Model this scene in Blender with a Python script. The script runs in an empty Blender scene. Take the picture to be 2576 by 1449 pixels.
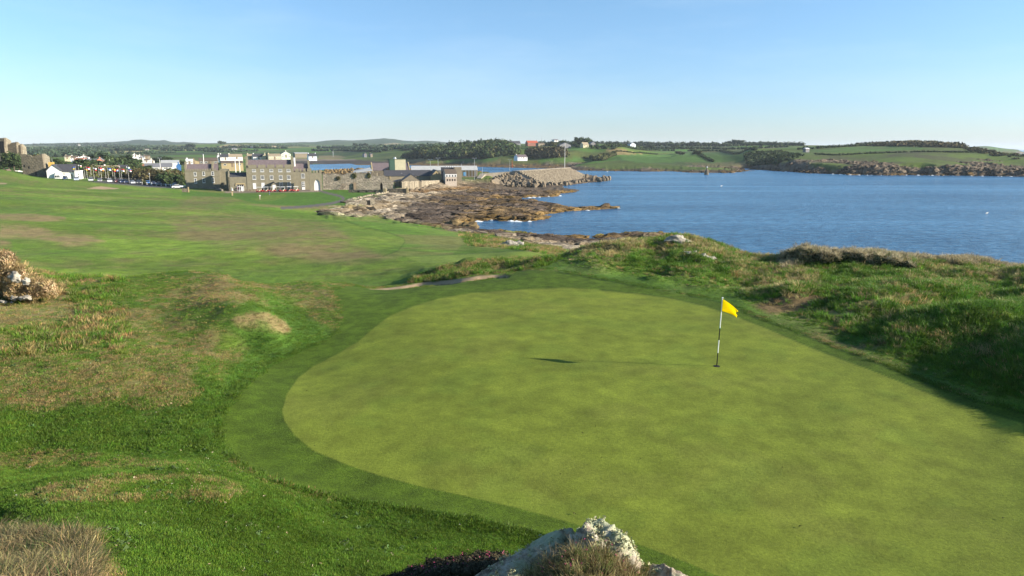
import bpy, bmesh, math, random
import numpy as np
from mathutils import Vector, Matrix, Euler

# ------------------------------------------------------------------ camera
CAM_Z = 20.0
PITCH = math.radians(11.5)
FPX = 683.0                                   # focal length in pixels of the 1024 px wide picture
cp, sp = math.cos(PITCH), math.sin(PITCH)
scene = bpy.context.scene
COL = scene.collection
cam_d = bpy.data.cameras.new("camera")
cam = bpy.data.objects.new("camera", cam_d)
COL.objects.link(cam)
cam.location = (0, 0, CAM_Z)
cam.rotation_euler = (math.radians(90) - PITCH, 0, 0)
cam_d.sensor_width = 36.0
cam_d.lens = FPX / 1024 * 36.0
cam_d.clip_start = 0.1
cam_d.clip_end = 90000
scene.camera = cam

# ------------------------------------------------------------------ light
SUN_EL = math.radians(19.5)
SUN_AZ = math.radians(98)                     # clockwise from +Y: from the right, a little behind the camera
sun_dir = Vector((math.sin(SUN_AZ) * math.cos(SUN_EL), math.cos(SUN_AZ) * math.cos(SUN_EL), math.sin(SUN_EL)))
sd = bpy.data.lights.new("sun", 'SUN')
sd.energy = 5.0
sd.angle = math.radians(0.5)
sd.color = (1.0, 0.90, 0.76)
sun = bpy.data.objects.new("sun", sd)
COL.objects.link(sun)
sun.rotation_euler = sun_dir.to_track_quat('Z', 'Y').to_euler()
sun.location = (60, -10, 60)

world = bpy.data.worlds.new("World")
scene.world = world
world.use_nodes = True
wn, wl = world.node_tree.nodes, world.node_tree.links
wn.clear()
wo = wn.new("ShaderNodeOutputWorld")
bg = wn.new("ShaderNodeBackground")
sky = wn.new("ShaderNodeTexSky")
sky.sky_type = 'NISHITA'
sky.sun_disc = False
sky.sun_elevation = SUN_EL
sky.sun_rotation = SUN_AZ
sky.altitude = 20
sky.air_density = 1.0
sky.dust_density = 0.3
sky.ozone_density = 2.6
bg.inputs["Strength"].default_value = 0.075
# clear maritime air: the low sky is pale cyan rather than yellow
tc = wn.new("ShaderNodeTexCoord"); sx = wn.new("ShaderNodeSeparateXYZ"); wl.new(tc.outputs["Generated"], sx.inputs[0])
rp = wn.new("ShaderNodeValToRGB"); wl.new(sx.outputs["Z"], rp.inputs["Fac"])
rp.color_ramp.elements[0].position = 0.0; rp.color_ramp.elements[0].color = (.66, .79, 1.10, 1)
rp.color_ramp.elements[1].position = .30; rp.color_ramp.elements[1].color = (.88, 1.07, 1.10, 1)
vmw = wn.new("ShaderNodeVectorMath"); vmw.operation = 'MULTIPLY'
wl.new(sky.outputs[0], vmw.inputs[0]); wl.new(rp.outputs[0], vmw.inputs[1])
# barely visible high cirrus
cn_ = wn.new("ShaderNodeTexNoise"); cn_.inputs["Scale"].default_value = 2.2; cn_.inputs["Detail"].default_value = 7; cn_.inputs["Roughness"].default_value = .6
cm_ = wn.new("ShaderNodeMapping"); cm_.inputs["Scale"].default_value = (1.0, .8, 5.0); cm_.inputs["Rotation"].default_value = (0, .25, .3)
wl.new(tc.outputs["Generated"], cm_.inputs["Vector"]); wl.new(cm_.outputs[0], cn_.inputs["Vector"])
cr_ = wn.new("ShaderNodeMapRange"); cr_.inputs["From Min"].default_value = .48; cr_.inputs["From Max"].default_value = .75; cr_.inputs["To Max"].default_value = .16; wl.new(cn_.outputs["Fac"], cr_.inputs["Value"])
cx_ = wn.new("ShaderNodeMix"); cx_.data_type = 'RGBA'; wl.new(cr_.outputs[0], cx_.inputs[0]); wl.new(vmw.outputs[0], cx_.inputs[6]); cx_.inputs[7].default_value = (5.2, 6.0, 6.6, 1)
wl.new(cx_.outputs[2], bg.inputs["Color"])
wl.new(bg.outputs[0], wo.inputs["Surface"])

scene.view_settings.view_transform = 'Standard'
scene.view_settings.look = 'None'
scene.view_settings.gamma = 1
scene.view_settings.use_curve_mapping = False
scene.view_settings.exposure = 1.32
scene.render.engine = 'CYCLES'
scene.cycles.max_bounces = 6
scene.cycles.diffuse_bounces = 2
scene.cycles.volume_bounces = 0
scene.cycles.transparent_max_bounces = 8

# ------------------------------------------------------------------ projection helpers (survey of the place)
def zA(x, y): return (x / 14.71, 125 + y / 14.71)
def zB(x, y): return (162.5 + x / 14.71, 125 + y / 14.71)
def zC(x, y): return (312.5 + x / 14.71, 125 + y / 14.71)
def zD(x, y): return (462.5 + x / 14.71, 125 + y / 14.71)
def zE(x, y): return (612.5 + x / 14.71, 125 + y / 14.71)
def zF(x, y): return (749 + x / 9.364, 125 + y / 9.364)
def zG(x, y): return (312.5 + x / 7.926, 187.5 + y / 7.926)
def zH(x, y): return (x / 8.587, 237.5 + y / 8.587)
def zL(x, y): return (x / 7.93, 425 + y / 7.93)
def zQ(x, y): return (675 + x / 7.38, 237.5 + y / 7.38)
def zR(x, y): return (375 + x / 7.36, 487.5 + y / 7.36)
def zS(x, y): return (450 + x / 9.367, 225 + y / 9.367)
def zT(x, y): return (325 + x / 14.72, 185 + y / 14.72)
def zU(x, y): return (x / 15.26, 220 + y / 15.26)
def O(x, y): return (x * .3975, y * .3975)

def ray(px, py):
    """direction of a view ray per metre of forward distance: (dX/dY, dDrop/dY)"""
    dx, dy = px - 512.0, py - 288.0
    fy = FPX * cp - dy * sp
    return dx / fy, (FPX * sp + dy * cp) / fy
def atY(p, Y):
    tx, td = ray(*p)
    return (tx * Y, Y, CAM_Z - td * Y)
def atZ(p, z):
    tx, td = ray(*p)
    Y = (CAM_Z - z) / td
    return (tx * Y, Y, z)
def proj(X, Y, Z):
    dz = Z - CAM_Z
    d = Y * cp - dz * sp
    u = Y * sp + dz * cp
    return 512 + FPX * X / d, 288 - FPX * u / d
def z_for(X, Y, py):
    """height at which the vertical through (X, Y) appears at row py"""
    k = (288 - py) / FPX                     # u/d
    # Y sp + dz cp = k (Y cp - dz sp)
    dz = Y * (k * cp - sp) / (cp + k * sp)
    return CAM_Z + dz

# ------------------------------------------------------------------ numpy noise
def _hash(ix, iy, seed):
    h = (ix.astype(np.int64) * 374761393 + iy.astype(np.int64) * 668265263 + seed * 1442695041) & 0xffffffff
    h = ((h ^ (h >> 13)) * 1274126177) & 0xffffffff
    return ((h ^ (h >> 16)) & 0xffff) / 65535.0
_TAB = np.random.RandomState(11).rand(512, 512).astype(np.float32).ravel()
def vnoise(x, y, seed=0):
    x = x + seed * 37.7; y = y + seed * 91.3
    x0, y0 = np.floor(x), np.floor(y)
    fx, fy = x - x0, y - y0
    ix = x0.astype(np.int32) & 511; iy = (y0.astype(np.int32) & 511) << 9
    ix1 = (ix + 1) & 511; iy1 = (iy + 512) & 262143
    fx = fx * fx * (3 - 2 * fx); fy = fy * fy * (3 - 2 * fy)
    a, b = _TAB.take(iy + ix), _TAB.take(iy + ix1)
    c, d = _TAB.take(iy1 + ix), _TAB.take(iy1 + ix1)
    a += (b - a) * fx; c += (d - c) * fx
    return a + (c - a) * fy
def fbm(x, y, seed=0, oct=4, gain=.5):
    x = np.asarray(x, np.float32); y = np.asarray(y, np.float32)
    s = 0; a = 1.0; t = 0
    for o in range(oct):
        ca, sa = math.cos(.7 * o + .3), math.sin(.7 * o + .3)
        s = s + a * vnoise((x * ca - y * sa) * 2 ** o + 17.3 * o, (x * sa + y * ca) * 2 ** o - 9.1 * o, seed + o)
        t += a; a *= gain
    return s / t
def sstep(a, b, x):
    t = np.clip((x - a) / (b - a), 0, 1)
    return t * t * (3 - 2 * t)

def poly_sdf(px, py, poly):
    """signed distance to a polygon, positive inside"""
    P = np.asarray(poly, float)
    d2 = np.full(px.shape, 1e18); inside = np.zeros(px.shape, bool)
    n = len(P)
    for i in range(n):
        ax, ay = P[i]; bx, by = P[(i + 1) % n]
        ex, ey = bx - ax, by - ay
        L = ex * ex + ey * ey + 1e-12
        t = np.clip(((px - ax) * ex + (py - ay) * ey) / L, 0, 1)
        dx, dy = px - ax - t * ex, py - ay - t * ey
        np.minimum(d2, dx * dx + dy * dy, out=d2)
        if ay != by:
            c = ((ay > py) != (by > py)) & (px < (bx - ax) * (py - ay) / (by - ay) + ax)
            inside ^= c
    d = np.sqrt(d2)
    return np.where(inside, d, -d)

def poly_sdf_big(px, py, poly):
    """poly_sdf for very many points in grid order: far segments are pruned block by block"""
    P = np.asarray(poly, float); Q = np.roll(P, -1, 0)
    sh = px.shape
    if px.ndim < 2 or px.size < 20000: return poly_sdf(px, py, poly)
    out = np.empty(sh)
    for i in range(0, sh[0], 24):
        for j in range(0, sh[1], 48):
            bx, by = px[i:i + 24, j:j + 48], py[i:i + 24, j:j + 48]
            cx, cy = bx.mean(), by.mean(); rad = math.sqrt((np.hypot(bx - cx, by - cy) ** 2).max())
            e = Q - P; L2 = (e ** 2).sum(1) + 1e-12
            t = np.clip(((cx - P[:, 0]) * e[:, 0] + (cy - P[:, 1]) * e[:, 1]) / L2, 0, 1)
            d = np.hypot(cx - P[:, 0] - t * e[:, 0], cy - P[:, 1] - t * e[:, 1])
            k = np.nonzero(d <= d.min() + 2 * rad)[0]
            d2 = np.full(bx.shape, 1e18)
            for s_ in k:
                ax, ay = P[s_]; ex, ey = e[s_]
                tt = np.clip(((bx - ax) * ex + (by - ay) * ey) / L2[s_], 0, 1)
                np.minimum(d2, (bx - ax - tt * ex) ** 2 + (by - ay - tt * ey) ** 2, out=d2)
            dd = np.sqrt(d2)
            if d.min() > rad:
                c = ((P[:, 1] > cy) != (Q[:, 1] > cy)) & (cx < (Q[:, 0] - P[:, 0]) * (cy - P[:, 1]) / np.where(Q[:, 1] == P[:, 1], 1, Q[:, 1] - P[:, 1]) + P[:, 0])
                out[i:i + 24, j:j + 48] = dd if c.sum() % 2 else -dd
            else:
                ins = np.zeros(bx.shape, bool)
                for (ax, ay), (qx, qy) in zip(P, Q):
                    if ay != qy: ins ^= ((ay > by) != (qy > by)) & (bx < (qx - ax) * (by - ay) / (qy - ay) + ax)
                out[i:i + 24, j:j + 48] = np.where(ins, dd, -dd)
    return out

def line_dist(px, py, pts):
    P = np.asarray(pts, float)
    d2 = np.full(np.shape(px), 1e18)
    for (ax, ay), (bx, by) in zip(P[:-1], P[1:]):
        ex, ey = bx - ax, by - ay
        t = np.clip(((px - ax) * ex + (py - ay) * ey) / (ex * ex + ey * ey + 1e-12), 0, 1)
        d2 = np.minimum(d2, (px - ax - t * ex) ** 2 + (py - ay - t * ey) ** 2)
    return np.sqrt(d2)

# ------------------------------------------------------------------ shoreline (traced at sea level)
def shore(pts): return [atZ(p, 0)[:2] for p in pts]
SEA = shore([zG(1165, 280), zG(1300, 268), zG(1440, 255), zG(1520, 268), zG(1640, 268), zG(1760, 262), zG(1880, 243), zG(1760, 244),
    zG(1690, 233), zG(1800, 220), zG(1900, 205), zG(1990, 192), zG(2060, 182), zG(2200, 178), zG(2400, 166), zG(2450, 158), zG(2380, 157),
    zG(2200, 164), zG(2100, 168), zG(2010, 180), zG(1990, 160), zG(1900, 140), zG(1830, 126), zG(1700, 110), zG(1550, 101), zG(1450, 104),
    zG(1400, 113), zG(1330, 121), zG(1300, 118), zG(1380, 101), zG(1500, 88), zG(1650, 82), zG(1850, 75), zG(1960, 68), zG(1950, 58), zG(1925, 48), zG(2050, 42),
    zG(2115, 26), zG(2080, 14), zG(2000, 4), zD(1450, 895), zD(1850, 850), zD(2100, 828), zD(2190, 800), zD(2000, 770), zD(1800, 745),
    # back of the breakwater and the harbour
    (575, 173.2), (553, 171.6), (515, 173.6), (497, 174.0), (484, 173.2), (478, 171.5), (470, 170.0), (430, 169.0), (385, 168.8), (368, 168.6), zC(700, 640),
    zC(300, 655), zC(0, 668), (300, 171.5), (285, 172), (270, 171), (262, 168), (290, 164.6), zC(0, 580), zC(300, 577), zC(560, 570), zC(640, 592), zC(880, 590), zC(900, 578), (400, 165.2),
    (440, 166.0), zD(230, 615), zD(690, 628), zD(1200, 640), zD(1650, 668), zD(2100, 676), zD(2574, 680), zE(400, 686), zE(860, 680), zE(1050, 690), zE(1130, 700),
    zE(1700, 703), zE(1790, 690), zE(1960, 680), zE(1980, 668), zE(1830, 655), zE(1700, 652), zE(1560, 662), zE(1400, 655), zE(1390, 645), zE(2020, 636),
    zE(2080, 655), zF(60, 415), zF(280, 430), zF(600, 450), zF(950, 465), zF(1300, 470), zF(1600, 467), zF(1700, 471), zF(2100, 475),
    zF(2574, 482), (1120, 176.5), (1300, 178), (2300, 179)]) + [(3000, 100), (300, 60)] + shore([(1200, 325), (1024, 296), (900, 280), (800, 268), (755, 262), (720, 251), (700, 244.5), (690, 240), (668, 234.8), (655, 232.8), zG(2560, 366), zG(2400, 374), zG(2260, 380),
    zG(2250, 403), zG(2340, 418), zG(2250, 446), zG(2165, 445), zG(2185, 412), zG(2100, 395), zG(1950, 390), zG(1880, 400), zG(1750, 376),
    zG(1600, 366), zG(1500, 352), zG(1430, 362), zG(1300, 350), zG(1200, 336), zG(1180, 320), zG(1190, 290)])
_b = [(1.35, 575), (1.0, 585), (.86, 610), (.78, 650), (.735, 720), (.70, 820), (.66, 1000), (.64, 1500), (.62, 2700), (.68, 2950), (.733, 3000),
      (.74, 3150), (.70, 3600), (.5, 5000), (.4, 9000), (.35, 30000), (1.6, 30000), (1.6, 575)]
SEA2 = [(t * Y, Y) for t, Y in _b]
_rock_islets = [[zG(1212, 318), zG(1225, 303), zG(1250, 300), zG(1272, 312), zG(1265, 327), zG(1225, 327)]]

# ------------------------------------------------------------------ terrain survey points
CTRL = []
def cY(p, Y, dz=0):
    X, Yy, Z = atY(p, Y); CTRL.append((X / Yy, Yy, Z + dz))
def cZ(p, z):
    X, Y, Z = atZ(p, z); CTRL.append((X / Y, Y, Z))
def cT(t, Y, z): CTRL.append((t, Y, z))
# mound under the photographer
for t in (-1.1, -.6, 0, .6, 1.1): cT(t, 1.2, 18.35)
for t, z in ((-1.1, 18.0), (-.6, 17.9), (-.2, 17.9), (.12, 17.75), (.45, 17.5), (.8, 17.2), (1.1, 17.1)): cT(t, 2.4, z)
for t, z in ((-1.1, 17.2), (-.75, 17.0), (-.4, 16.9), (-.12, 17.2), (.12, 17.25), (.27, 16.9), (.5, 15.9), (.8, 15.4), (1.1, 15.4)): cT(t, 3.8, z)
for t, z in ((-.15, 15.6), (.1, 15.8), (.3, 15.3), (.6, 14.0), (1.0, 13.8)): cT(t, 5.3, z)
for t, z in ((-.1, 13.6), (.1, 13.4), (.3, 13.1), (.6, 12.85), (1.0, 12.9)): cT(t, 8.0, z)
# left foreground
cY((0, 576), 6.4); cY((60, 531), 7.6); cY((100, 560), 6.8); cY((250, 576), 8.2); cY((380, 560), 9.6); cY((160, 545), 8.0)
cT(-.85, 9.3, 14.5); cY((57, 483), 11.2); cY((113, 477), 11.4); cY((176, 473.5), 11.7); cY((214, 477), 11.8); cY((252, 491), 11.3); cY((285, 505), 11.0)
cY((130, 510), 9.6); cY((0, 500), 10.4); cY((200, 515), 9.9)
for p in ((0, 462), (57, 461), (130, 460), (200, 462)): cZ(p, 13.0)
cY((300, 540), 10.2)
cZ((330, 515), 12.95)
cZ((0, 420), 13.2); cZ((100, 420), 13.1); cZ((200, 415), 12.95); cZ((0, 370), 13.4); cZ((110, 360), 13.3); cZ((200, 365), 13.1)
# brown mound with a steep side at the middle left
cY(zH(2280, 640), 27.8); cY(zH(2050, 690), 26.8); cZ(zH(2100, 860), 12.7); cZ(zH(2450, 850), 12.55); cZ(zH(1500, 800), 13.0)
cT(ray(*zH(2280, 640))[0], 29.8, 12.9)
cY(zH(2250, 480), 32.0); cY(zH(1500, 500), 31.0); cZ(zH(2480, 580), 12.6)
cY(zH(1500, 310), 35.0); cY(zH(900, 345), 34.6); cY(zH(1880, 318), 35.6); cZ(zH(2180, 430), 12.75)
cZ((0, 320), 13.6); cZ((60, 300), 13.5); cY((0, 262), 36.0); cY((40, 285), 33)
for t in (-.62, -.5, -.4, -.3): cT(t, 43, 11.6)
cT(-.8, 44, 12.2); cT(-.9, 36, 13.6)
# putting green and fringe
for p in ((540, 500), (700, 560), (960, 560), (1024, 480), (700, 450), (450, 440), (560, 400), (717, 366), (850, 430), (1000, 430)): cZ(p, 12.7)
cZ((350, 400), 12.65); cZ((300, 430), 12.72); cZ((430, 330), 12.68); cZ((550, 290), 12.72); cZ((640, 292), 12.72); cZ((600, 340), 12.68); cZ((720, 312), 12.74)
cZ((240, 430), 12.8); cZ((260, 470), 12.82); cZ((400, 505), 12.82); cZ((480, 527), 12.85)
cZ((320, 305), 12.55); cZ((330, 290), 12.5); cY((369, 290.5), 37.6); cY((420, 285), 38.6); cY((470, 279.5), 39.6); cY((505, 275.5), 40.5); cY((533, 269.8), 41.5); cY((575, 277), 38.5)
cZ((480, 292), 12.6)
# steep drop behind the fringe to the lower fairway
cT(-.27, 42, 11.9); cT(-.2, 41.5, 11.5); cT(-.12, 42, 11.6); cT(-.05, 43.5, 12.1)
cT(-.3, 50, 9.6); cT(-.5, 52, 9.6); cT(-.75, 52, 10.0); cT(-.14, 50, 9.9)
# rough strip between bunker and second green
cY(zG(820, 740), 47.0); cY(zG(1000, 640), 53.0); cY(zG(1350, 580), 56.0); cY(zG(1650, 575), 58.0); cY(zG(1500, 680), 46.0); cY(zG(1850, 580), 52)
# second green and its slope
cZ(zG(800, 590), 9.2); cZ(zG(1100, 560), 9.2); cZ(zG(1500, 530), 9.1); cZ(zG(1750, 525), 9.0); cZ(zG(700, 540), 9.0); cZ(zG(1300, 470), 8.0)
# long fairway
cZ((0, 255), 9.6); cZ((100, 262), 9.2); cZ((220, 268), 9.0); cZ((330, 268), 8.9); cZ((0, 235), 9.2); cZ((120, 240), 8.4); cZ((250, 240), 8.2); cZ((370, 238), 8.0)
cZ((60, 225), 8.6); cZ((200, 222), 7.2); cZ((320, 222), 6.8); cZ((0, 214), 8.4); cZ((120, 212), 7.2); cZ((380, 228), 7.0); cZ((430, 236), 6.8); cZ((450, 245), 7.2)
cZ((0, 196), 8.4); cZ((80, 200), 7.2); cZ((150, 203), 6.4); cZ((230, 207), 5.6); cZ((270, 209), 5.1); cZ((300, 213), 4.9); cZ((340, 217), 4.8); cZ((400, 224), 5.2)
cZ(zA(500, 765), 8.4); cZ((0, 180), 9.2); cZ((68, 181), 7.6); cZ((109, 186), 6.2); cZ((150, 188), 5.3); cZ((100, 192), 6.4); cZ((180, 194), 5.0); cZ((220, 198), 4.6)
cZ((187, 187.5), 4.6); cZ((230, 190.5), 4.1); cZ((260, 192.5), 4.1); cZ((310, 190.5), 4.1); cZ((260, 198), 4.1); cZ((310, 198), 3.9); cZ((350, 196), 3.8); cZ((330, 205), 3.9); cZ((290, 204), 4.1)
cZ((380, 191), 4.0); cZ((390, 198), 3.5); cZ((360, 207), 3.6); cZ((400, 190), 4.2)
# coastal strip, rocky foreshore
cZ(zT(1000, 80), 3.2); cZ(zT(600, 300), 3.0); cZ(zT(1200, 200), 2.4); cZ(zT(1100, 330), 2.0); cZ(zT(1800, 250), 1.3); cZ(zT(1300, 420), 1.9); cZ(zT(1800, 420), 1.2)
cZ(zT(1750, 120), 1.8); cZ(zT(2300, 120), 1.3); cZ(zT(2300, 350), 1.0); cZ(zT(2200, 450), 1.0); cZ(zT(1600, 560), 2.2); cZ(zT(1850, 600), 1.6); cZ(zT(700, 450), 2.8); cZ(zT(1000, 500), 2.9)
cZ(zC(1500, 950), 3.6); cZ(zC(2000, 820), 4.8); cZ(zC(2000, 940), 2.4); cZ(zC(2500, 790), 4.8); cZ(zC(2500, 900), 1.8); cZ(zD(500, 870), 1.5)
cZ(zG(1700, 140), 1.1); cZ(zG(1700, 200), .9); cZ(zG(1300, 220), 1.3); cZ(zG(1750, 40), .9)
cZ(zG(1250, 400), 4.5); cZ(zG(1400, 400), 3.8); cZ(zG(1500, 460), 5.8); cZ(zG(1700, 450), 3.6); cZ(zG(1900, 480), 3.4); cZ(zG(1180, 400), 6.2)
cZ(zS(560, 110), 2.0); cZ(zS(750, 130), 1.8); cZ(zS(1000, 160), 1.5); cZ(zS(900, 200), 2.6); cZ(zS(1450, 105), 1.6); cZ(zS(1700, 100), 2.2)
cZ(zS(1050, 240), 6.0)
# dunes on the right of the green
cZ((675, 295), 12.75); cZ((620, 283), 12.8); cZ((575, 270), 12.85); cZ((740, 306), 12.8)
cY((600, 252), 44.5); cY((583, 247.6), 48); cY((605, 243.3), 49); cY((631, 239.4), 50); cY((663, 236.8), 51); cY((682, 235.6), 51);  cY((560, 262), 44); cY((640, 247), 46.5); cY((700, 240), 50); cY((660, 250), 46.5); cY((722, 246), 50); cY((738, 252.5), 48.5); cY((760, 258), 47); cY((780, 262.5), 45); cY((700, 265), 41.5); cY((620, 266), 41.5)
cY((650, 275), 38.2); cY((760, 275), 39.5); cY((790, 264), 43); cY((740, 290), 36)
cZ((830, 284), 12.45); cZ((870, 280), 12.6); cY(zQ(850, 402), 33.0); cY(zQ(1000, 425), 33.0); cZ(zQ(720, 480), 12.75); cZ(zQ(600, 550), 12.75)
cY(zQ(1300, 480), 29.6); cY(zQ(1600, 430), 30.0); cY(zQ(1900, 388), 31.5); cZ(zQ(1150, 650), 12.8); cY(zQ(1500, 640), 27.2, .0)
cY((800, 252), 47); cY((850, 255), 47); cY((905, 257.5), 46); cY((960, 262), 44); cY((1023, 270), 42); cY((1000, 288), 34); cY((930, 282), 37)
cZ((919, 384), 12.8); cZ((1010, 411), 12.8); cZ((850, 352), 12.78); cZ((790, 330), 12.76)
cY(zQ(1700, 605), 26.0); cY(zQ(2000, 560), 25.8); cY(zQ(2300, 515), 25.6); cY(zQ(2450, 545), 25); cY((1024, 318), 24.3); cT(.78, 20, 13.5); cT(.88, 20, 14.4); cT(1.0, 20, 14.9); cT(1.12, 20, 15.0); cT(.90, 16, 13.1); cT(1.0, 16, 13.6); cT(1.12, 15.5, 14.0); cZ((1040, 425), 12.78); cT(.85, 14.5, 12.8); cT(.8, 17.2, 12.85)
cY((985, 352), 22.3, .0); cY((1020, 380), 19.3, .0); cY((930, 350), 23.2, 0)
cT(.62, 29, 13.0); cT(.72, 29, 13.2); cT(.83, 28, 13.7)
for t in (-.02, .1, .2, .3, .4, .5, .65, .8, 1.0): cT(t, 62, 8.0 if t > .05 else 9.3)
for t in (.3, .5, .8): cT(t, 90, 3.0)
# village plain and inland
cZ((3, 170), 11.5); cT(-.75, 420, 12); cT(-.6, 420, 8); cT(-.55, 500, 8); cT(-.4, 420, 5); cT(-.3, 420, 5.0); cT(-.2, 420, 3.6); cT(-.15, 380, 4.0)
cT(-.1, 330, 4.4); cT(-.12, 300, 4.2); cT(-.05, 400, 3.6); cT(-.22, 340, 4)
cZ((100, 162), 8.5); cZ((60, 160), 11); cZ((170, 163), 6.0); cZ((230, 161), 5.0); cZ((280, 161.5), 4.0)
cZ(zC(100, 500), 4.5); cZ(zC(400, 480), 5); cZ(zC(700, 510), 4); cZ(zC(300, 540), 1.5); cZ(zC(800, 550), 1.3)
cZ(zC(1500, 520), 4.0); cZ(zC(1900, 530), 4.0); cZ(zC(2400, 500), 7.0); cZ(zC(2400, 560), 2.4)
for px, y, Y in ((0, 151, 1500), (80, 151.5, 1500), (160, 151, 1500), (240, 151, 1500), (310, 151, 1500), (370, 151.5, 1300), (430, 153, 1000)): cY((px, y), Y)
for px, y, Y in ((20, 147, 2800), (130, 147, 3000), (240, 147, 2500), (310, 147, 2800), (400, 147, 2800)): cY((px, y), Y)
cY(zB(850, 285), 2300); cY(zB(1250, 270), 2600)
# wooded hill and grassy bank of the far shore
cY((500, 146.5), 1000); cY((470, 146.5), 1000); cY((440, 150), 960); cY((540, 147), 1050); cZ((480, 158.5), 7.0); cZ(zD(1000, 520), 6.0); cZ(zD(1800, 530), 5.0)
cY(zD(1000, 340), 900); cY(zD(1500, 330), 920); cY(zD(2300, 330), 950); cY(zD(600, 290), 960)
cY(zE(200, 420), 820); cY(zE(500, 440), 815); cY(zE(650, 435), 820); cZ(zE(300, 540), 4.5); cZ(zE(700, 560), 3.5); cY(zE(950, 410), 850); cZ(zE(1200, 540), 4.0); cZ(zE(1700, 540), 4.0)
cY(zE(1400, 410), 880); cY(zE(1900, 400), 900); cY(zE(2300, 390), 860); cZ(zE(2100, 580), 4.0); cY(zF(450, 270), 760); cY(zF(300, 300), 720)
for px, y, Y in ((540, 143.3, 2200), (620, 143.4, 2200), (667, 144.6, 2200), (700, 144.6, 2200), (749, 144.5, 2000), (787, 145.2, 1800), (813, 145.2, 1600)): cY((px, y), Y)
for px, y, Y in ((560, 149, 1300), (640, 149, 1300), (720, 149.5, 1250)): cY((px, y), Y)
# headland
cY(zF(800, 290), 690); cY(zF(1450, 300), 620); cY(zF(800, 230), 800); cY(zF(1300, 200), 860); cY(zF(1450, 170), 900); cY(zF(1700, 174), 860); cY(zF(2000, 198), 780)
cY(zF(2200, 240), 700); cY(zF(2350, 275), 655); cY(zF(2574, 320), 600); cY(zF(2500, 390), 570); cY(zF(1900, 320), 600); cY(zF(1100, 350), 610); cY(zF(2200, 330), 610)
cT(.9, 575, 7); cT(1.1, 560, 5)
# skyline of the distant hills
SKYL = [(-60, 147)] + [zA(330, 292), zA(800, 276), zA(1200, 270), zA(1600, 266), zA(1900, 243), zA(1990, 225), zA(2080, 219), zA(2200, 236), zA(2330, 238), zA(2440, 234), zA(2530, 262),
        zB(230, 268), zB(310, 256), zB(380, 272), zB(480, 274), zB(620, 297), zB(900, 290), zB(1250, 275), zB(1700, 292), zB(1950, 270), zC(0, 270), zC(80, 262), zC(240, 235), zC(380, 230),
        zC(560, 243), zC(760, 233), zC(900, 218), zC(1060, 208), zC(1200, 218), zC(1400, 251), zC(1500, 250), zC(1650, 240), zC(1870, 250), zC(2100, 275), (500, 146), (560, 147)]
for p in SKYL: cY(p, 4800)
for t in (-1.1, -.9): cT(t, 4800, 30)
for t in (-1.1, -.8, -.5, -.3, -.1, .1, .3): cT(t, 7500, -20 if t > 0 else 0)
for t in (-1.1, -.9): cT(t, 1500, 14); cT(t, 300, 9); cT(t, 120, 9.5); cT(t, 60, 10.5)
cT(.42, 3000, 20); cT(.3, 3500, 18); cT(.1, 3500, 20); cT(.5, 2200, 18)
cT(.685, 3150, 33); cT(.66, 3150, 30); cT(.70, 3150, 24)

CT = np.array(CTRL)
# merge near-duplicates
_k = np.column_stack([CT[:, 0], np.log(CT[:, 1])])
keep = []
for i in range(len(_k)):
    if all(np.hypot(*(_k[i] - _k[j])) > .012 for j in keep): keep.append(i)
CT = CT[keep]; _k = _k[keep]
_S = np.array([1.0, 0.55])                  # metric: bearings count more than log distance
KX = _k * _S
def _phi(r2): return np.sqrt(r2 + np.float32(4e-4))       # near-linear kernel: local, no overshoot
def _solve():
    n = len(KX)
    d2 = ((KX[:, None, :] - KX[None, :, :]) ** 2).sum(-1)
    lam = 0.0008
    A = np.zeros((n + 3, n + 3))
    A[:n, :n] = _phi(d2) - lam * 1.0 * np.eye(n)
    A[:n, n] = 1; A[:n, n + 1:] = KX; A[n, :n] = 1; A[n + 1:, :n] = KX.T
    return np.linalg.solve(A, np.concatenate([CT[:, 2], [0, 0, 0]]))
WGT = _solve()
def land_base(X, Y):
    sh = np.shape(X)
    X = np.ravel(X).astype(float); Y = np.ravel(Y).astype(float)
    u = X / Y * _S[0]; v = np.log(Y) * _S[1]
    out = np.empty_like(u)
    n = len(KX); CH = 3000; kx = KX
    for s in range(0, len(u), CH):
        uu, vv = u[s:s + CH, None], v[s:s + CH, None]
        d2 = (uu - kx[None, :, 0]) ** 2 + (vv - kx[None, :, 1]) ** 2
        out[s:s + CH] = _phi(d2) @ WGT[:n] + WGT[n] + uu[:, 0] * WGT[n + 1] + vv[:, 0] * WGT[n + 2]
    return out.reshape(sh)

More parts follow.
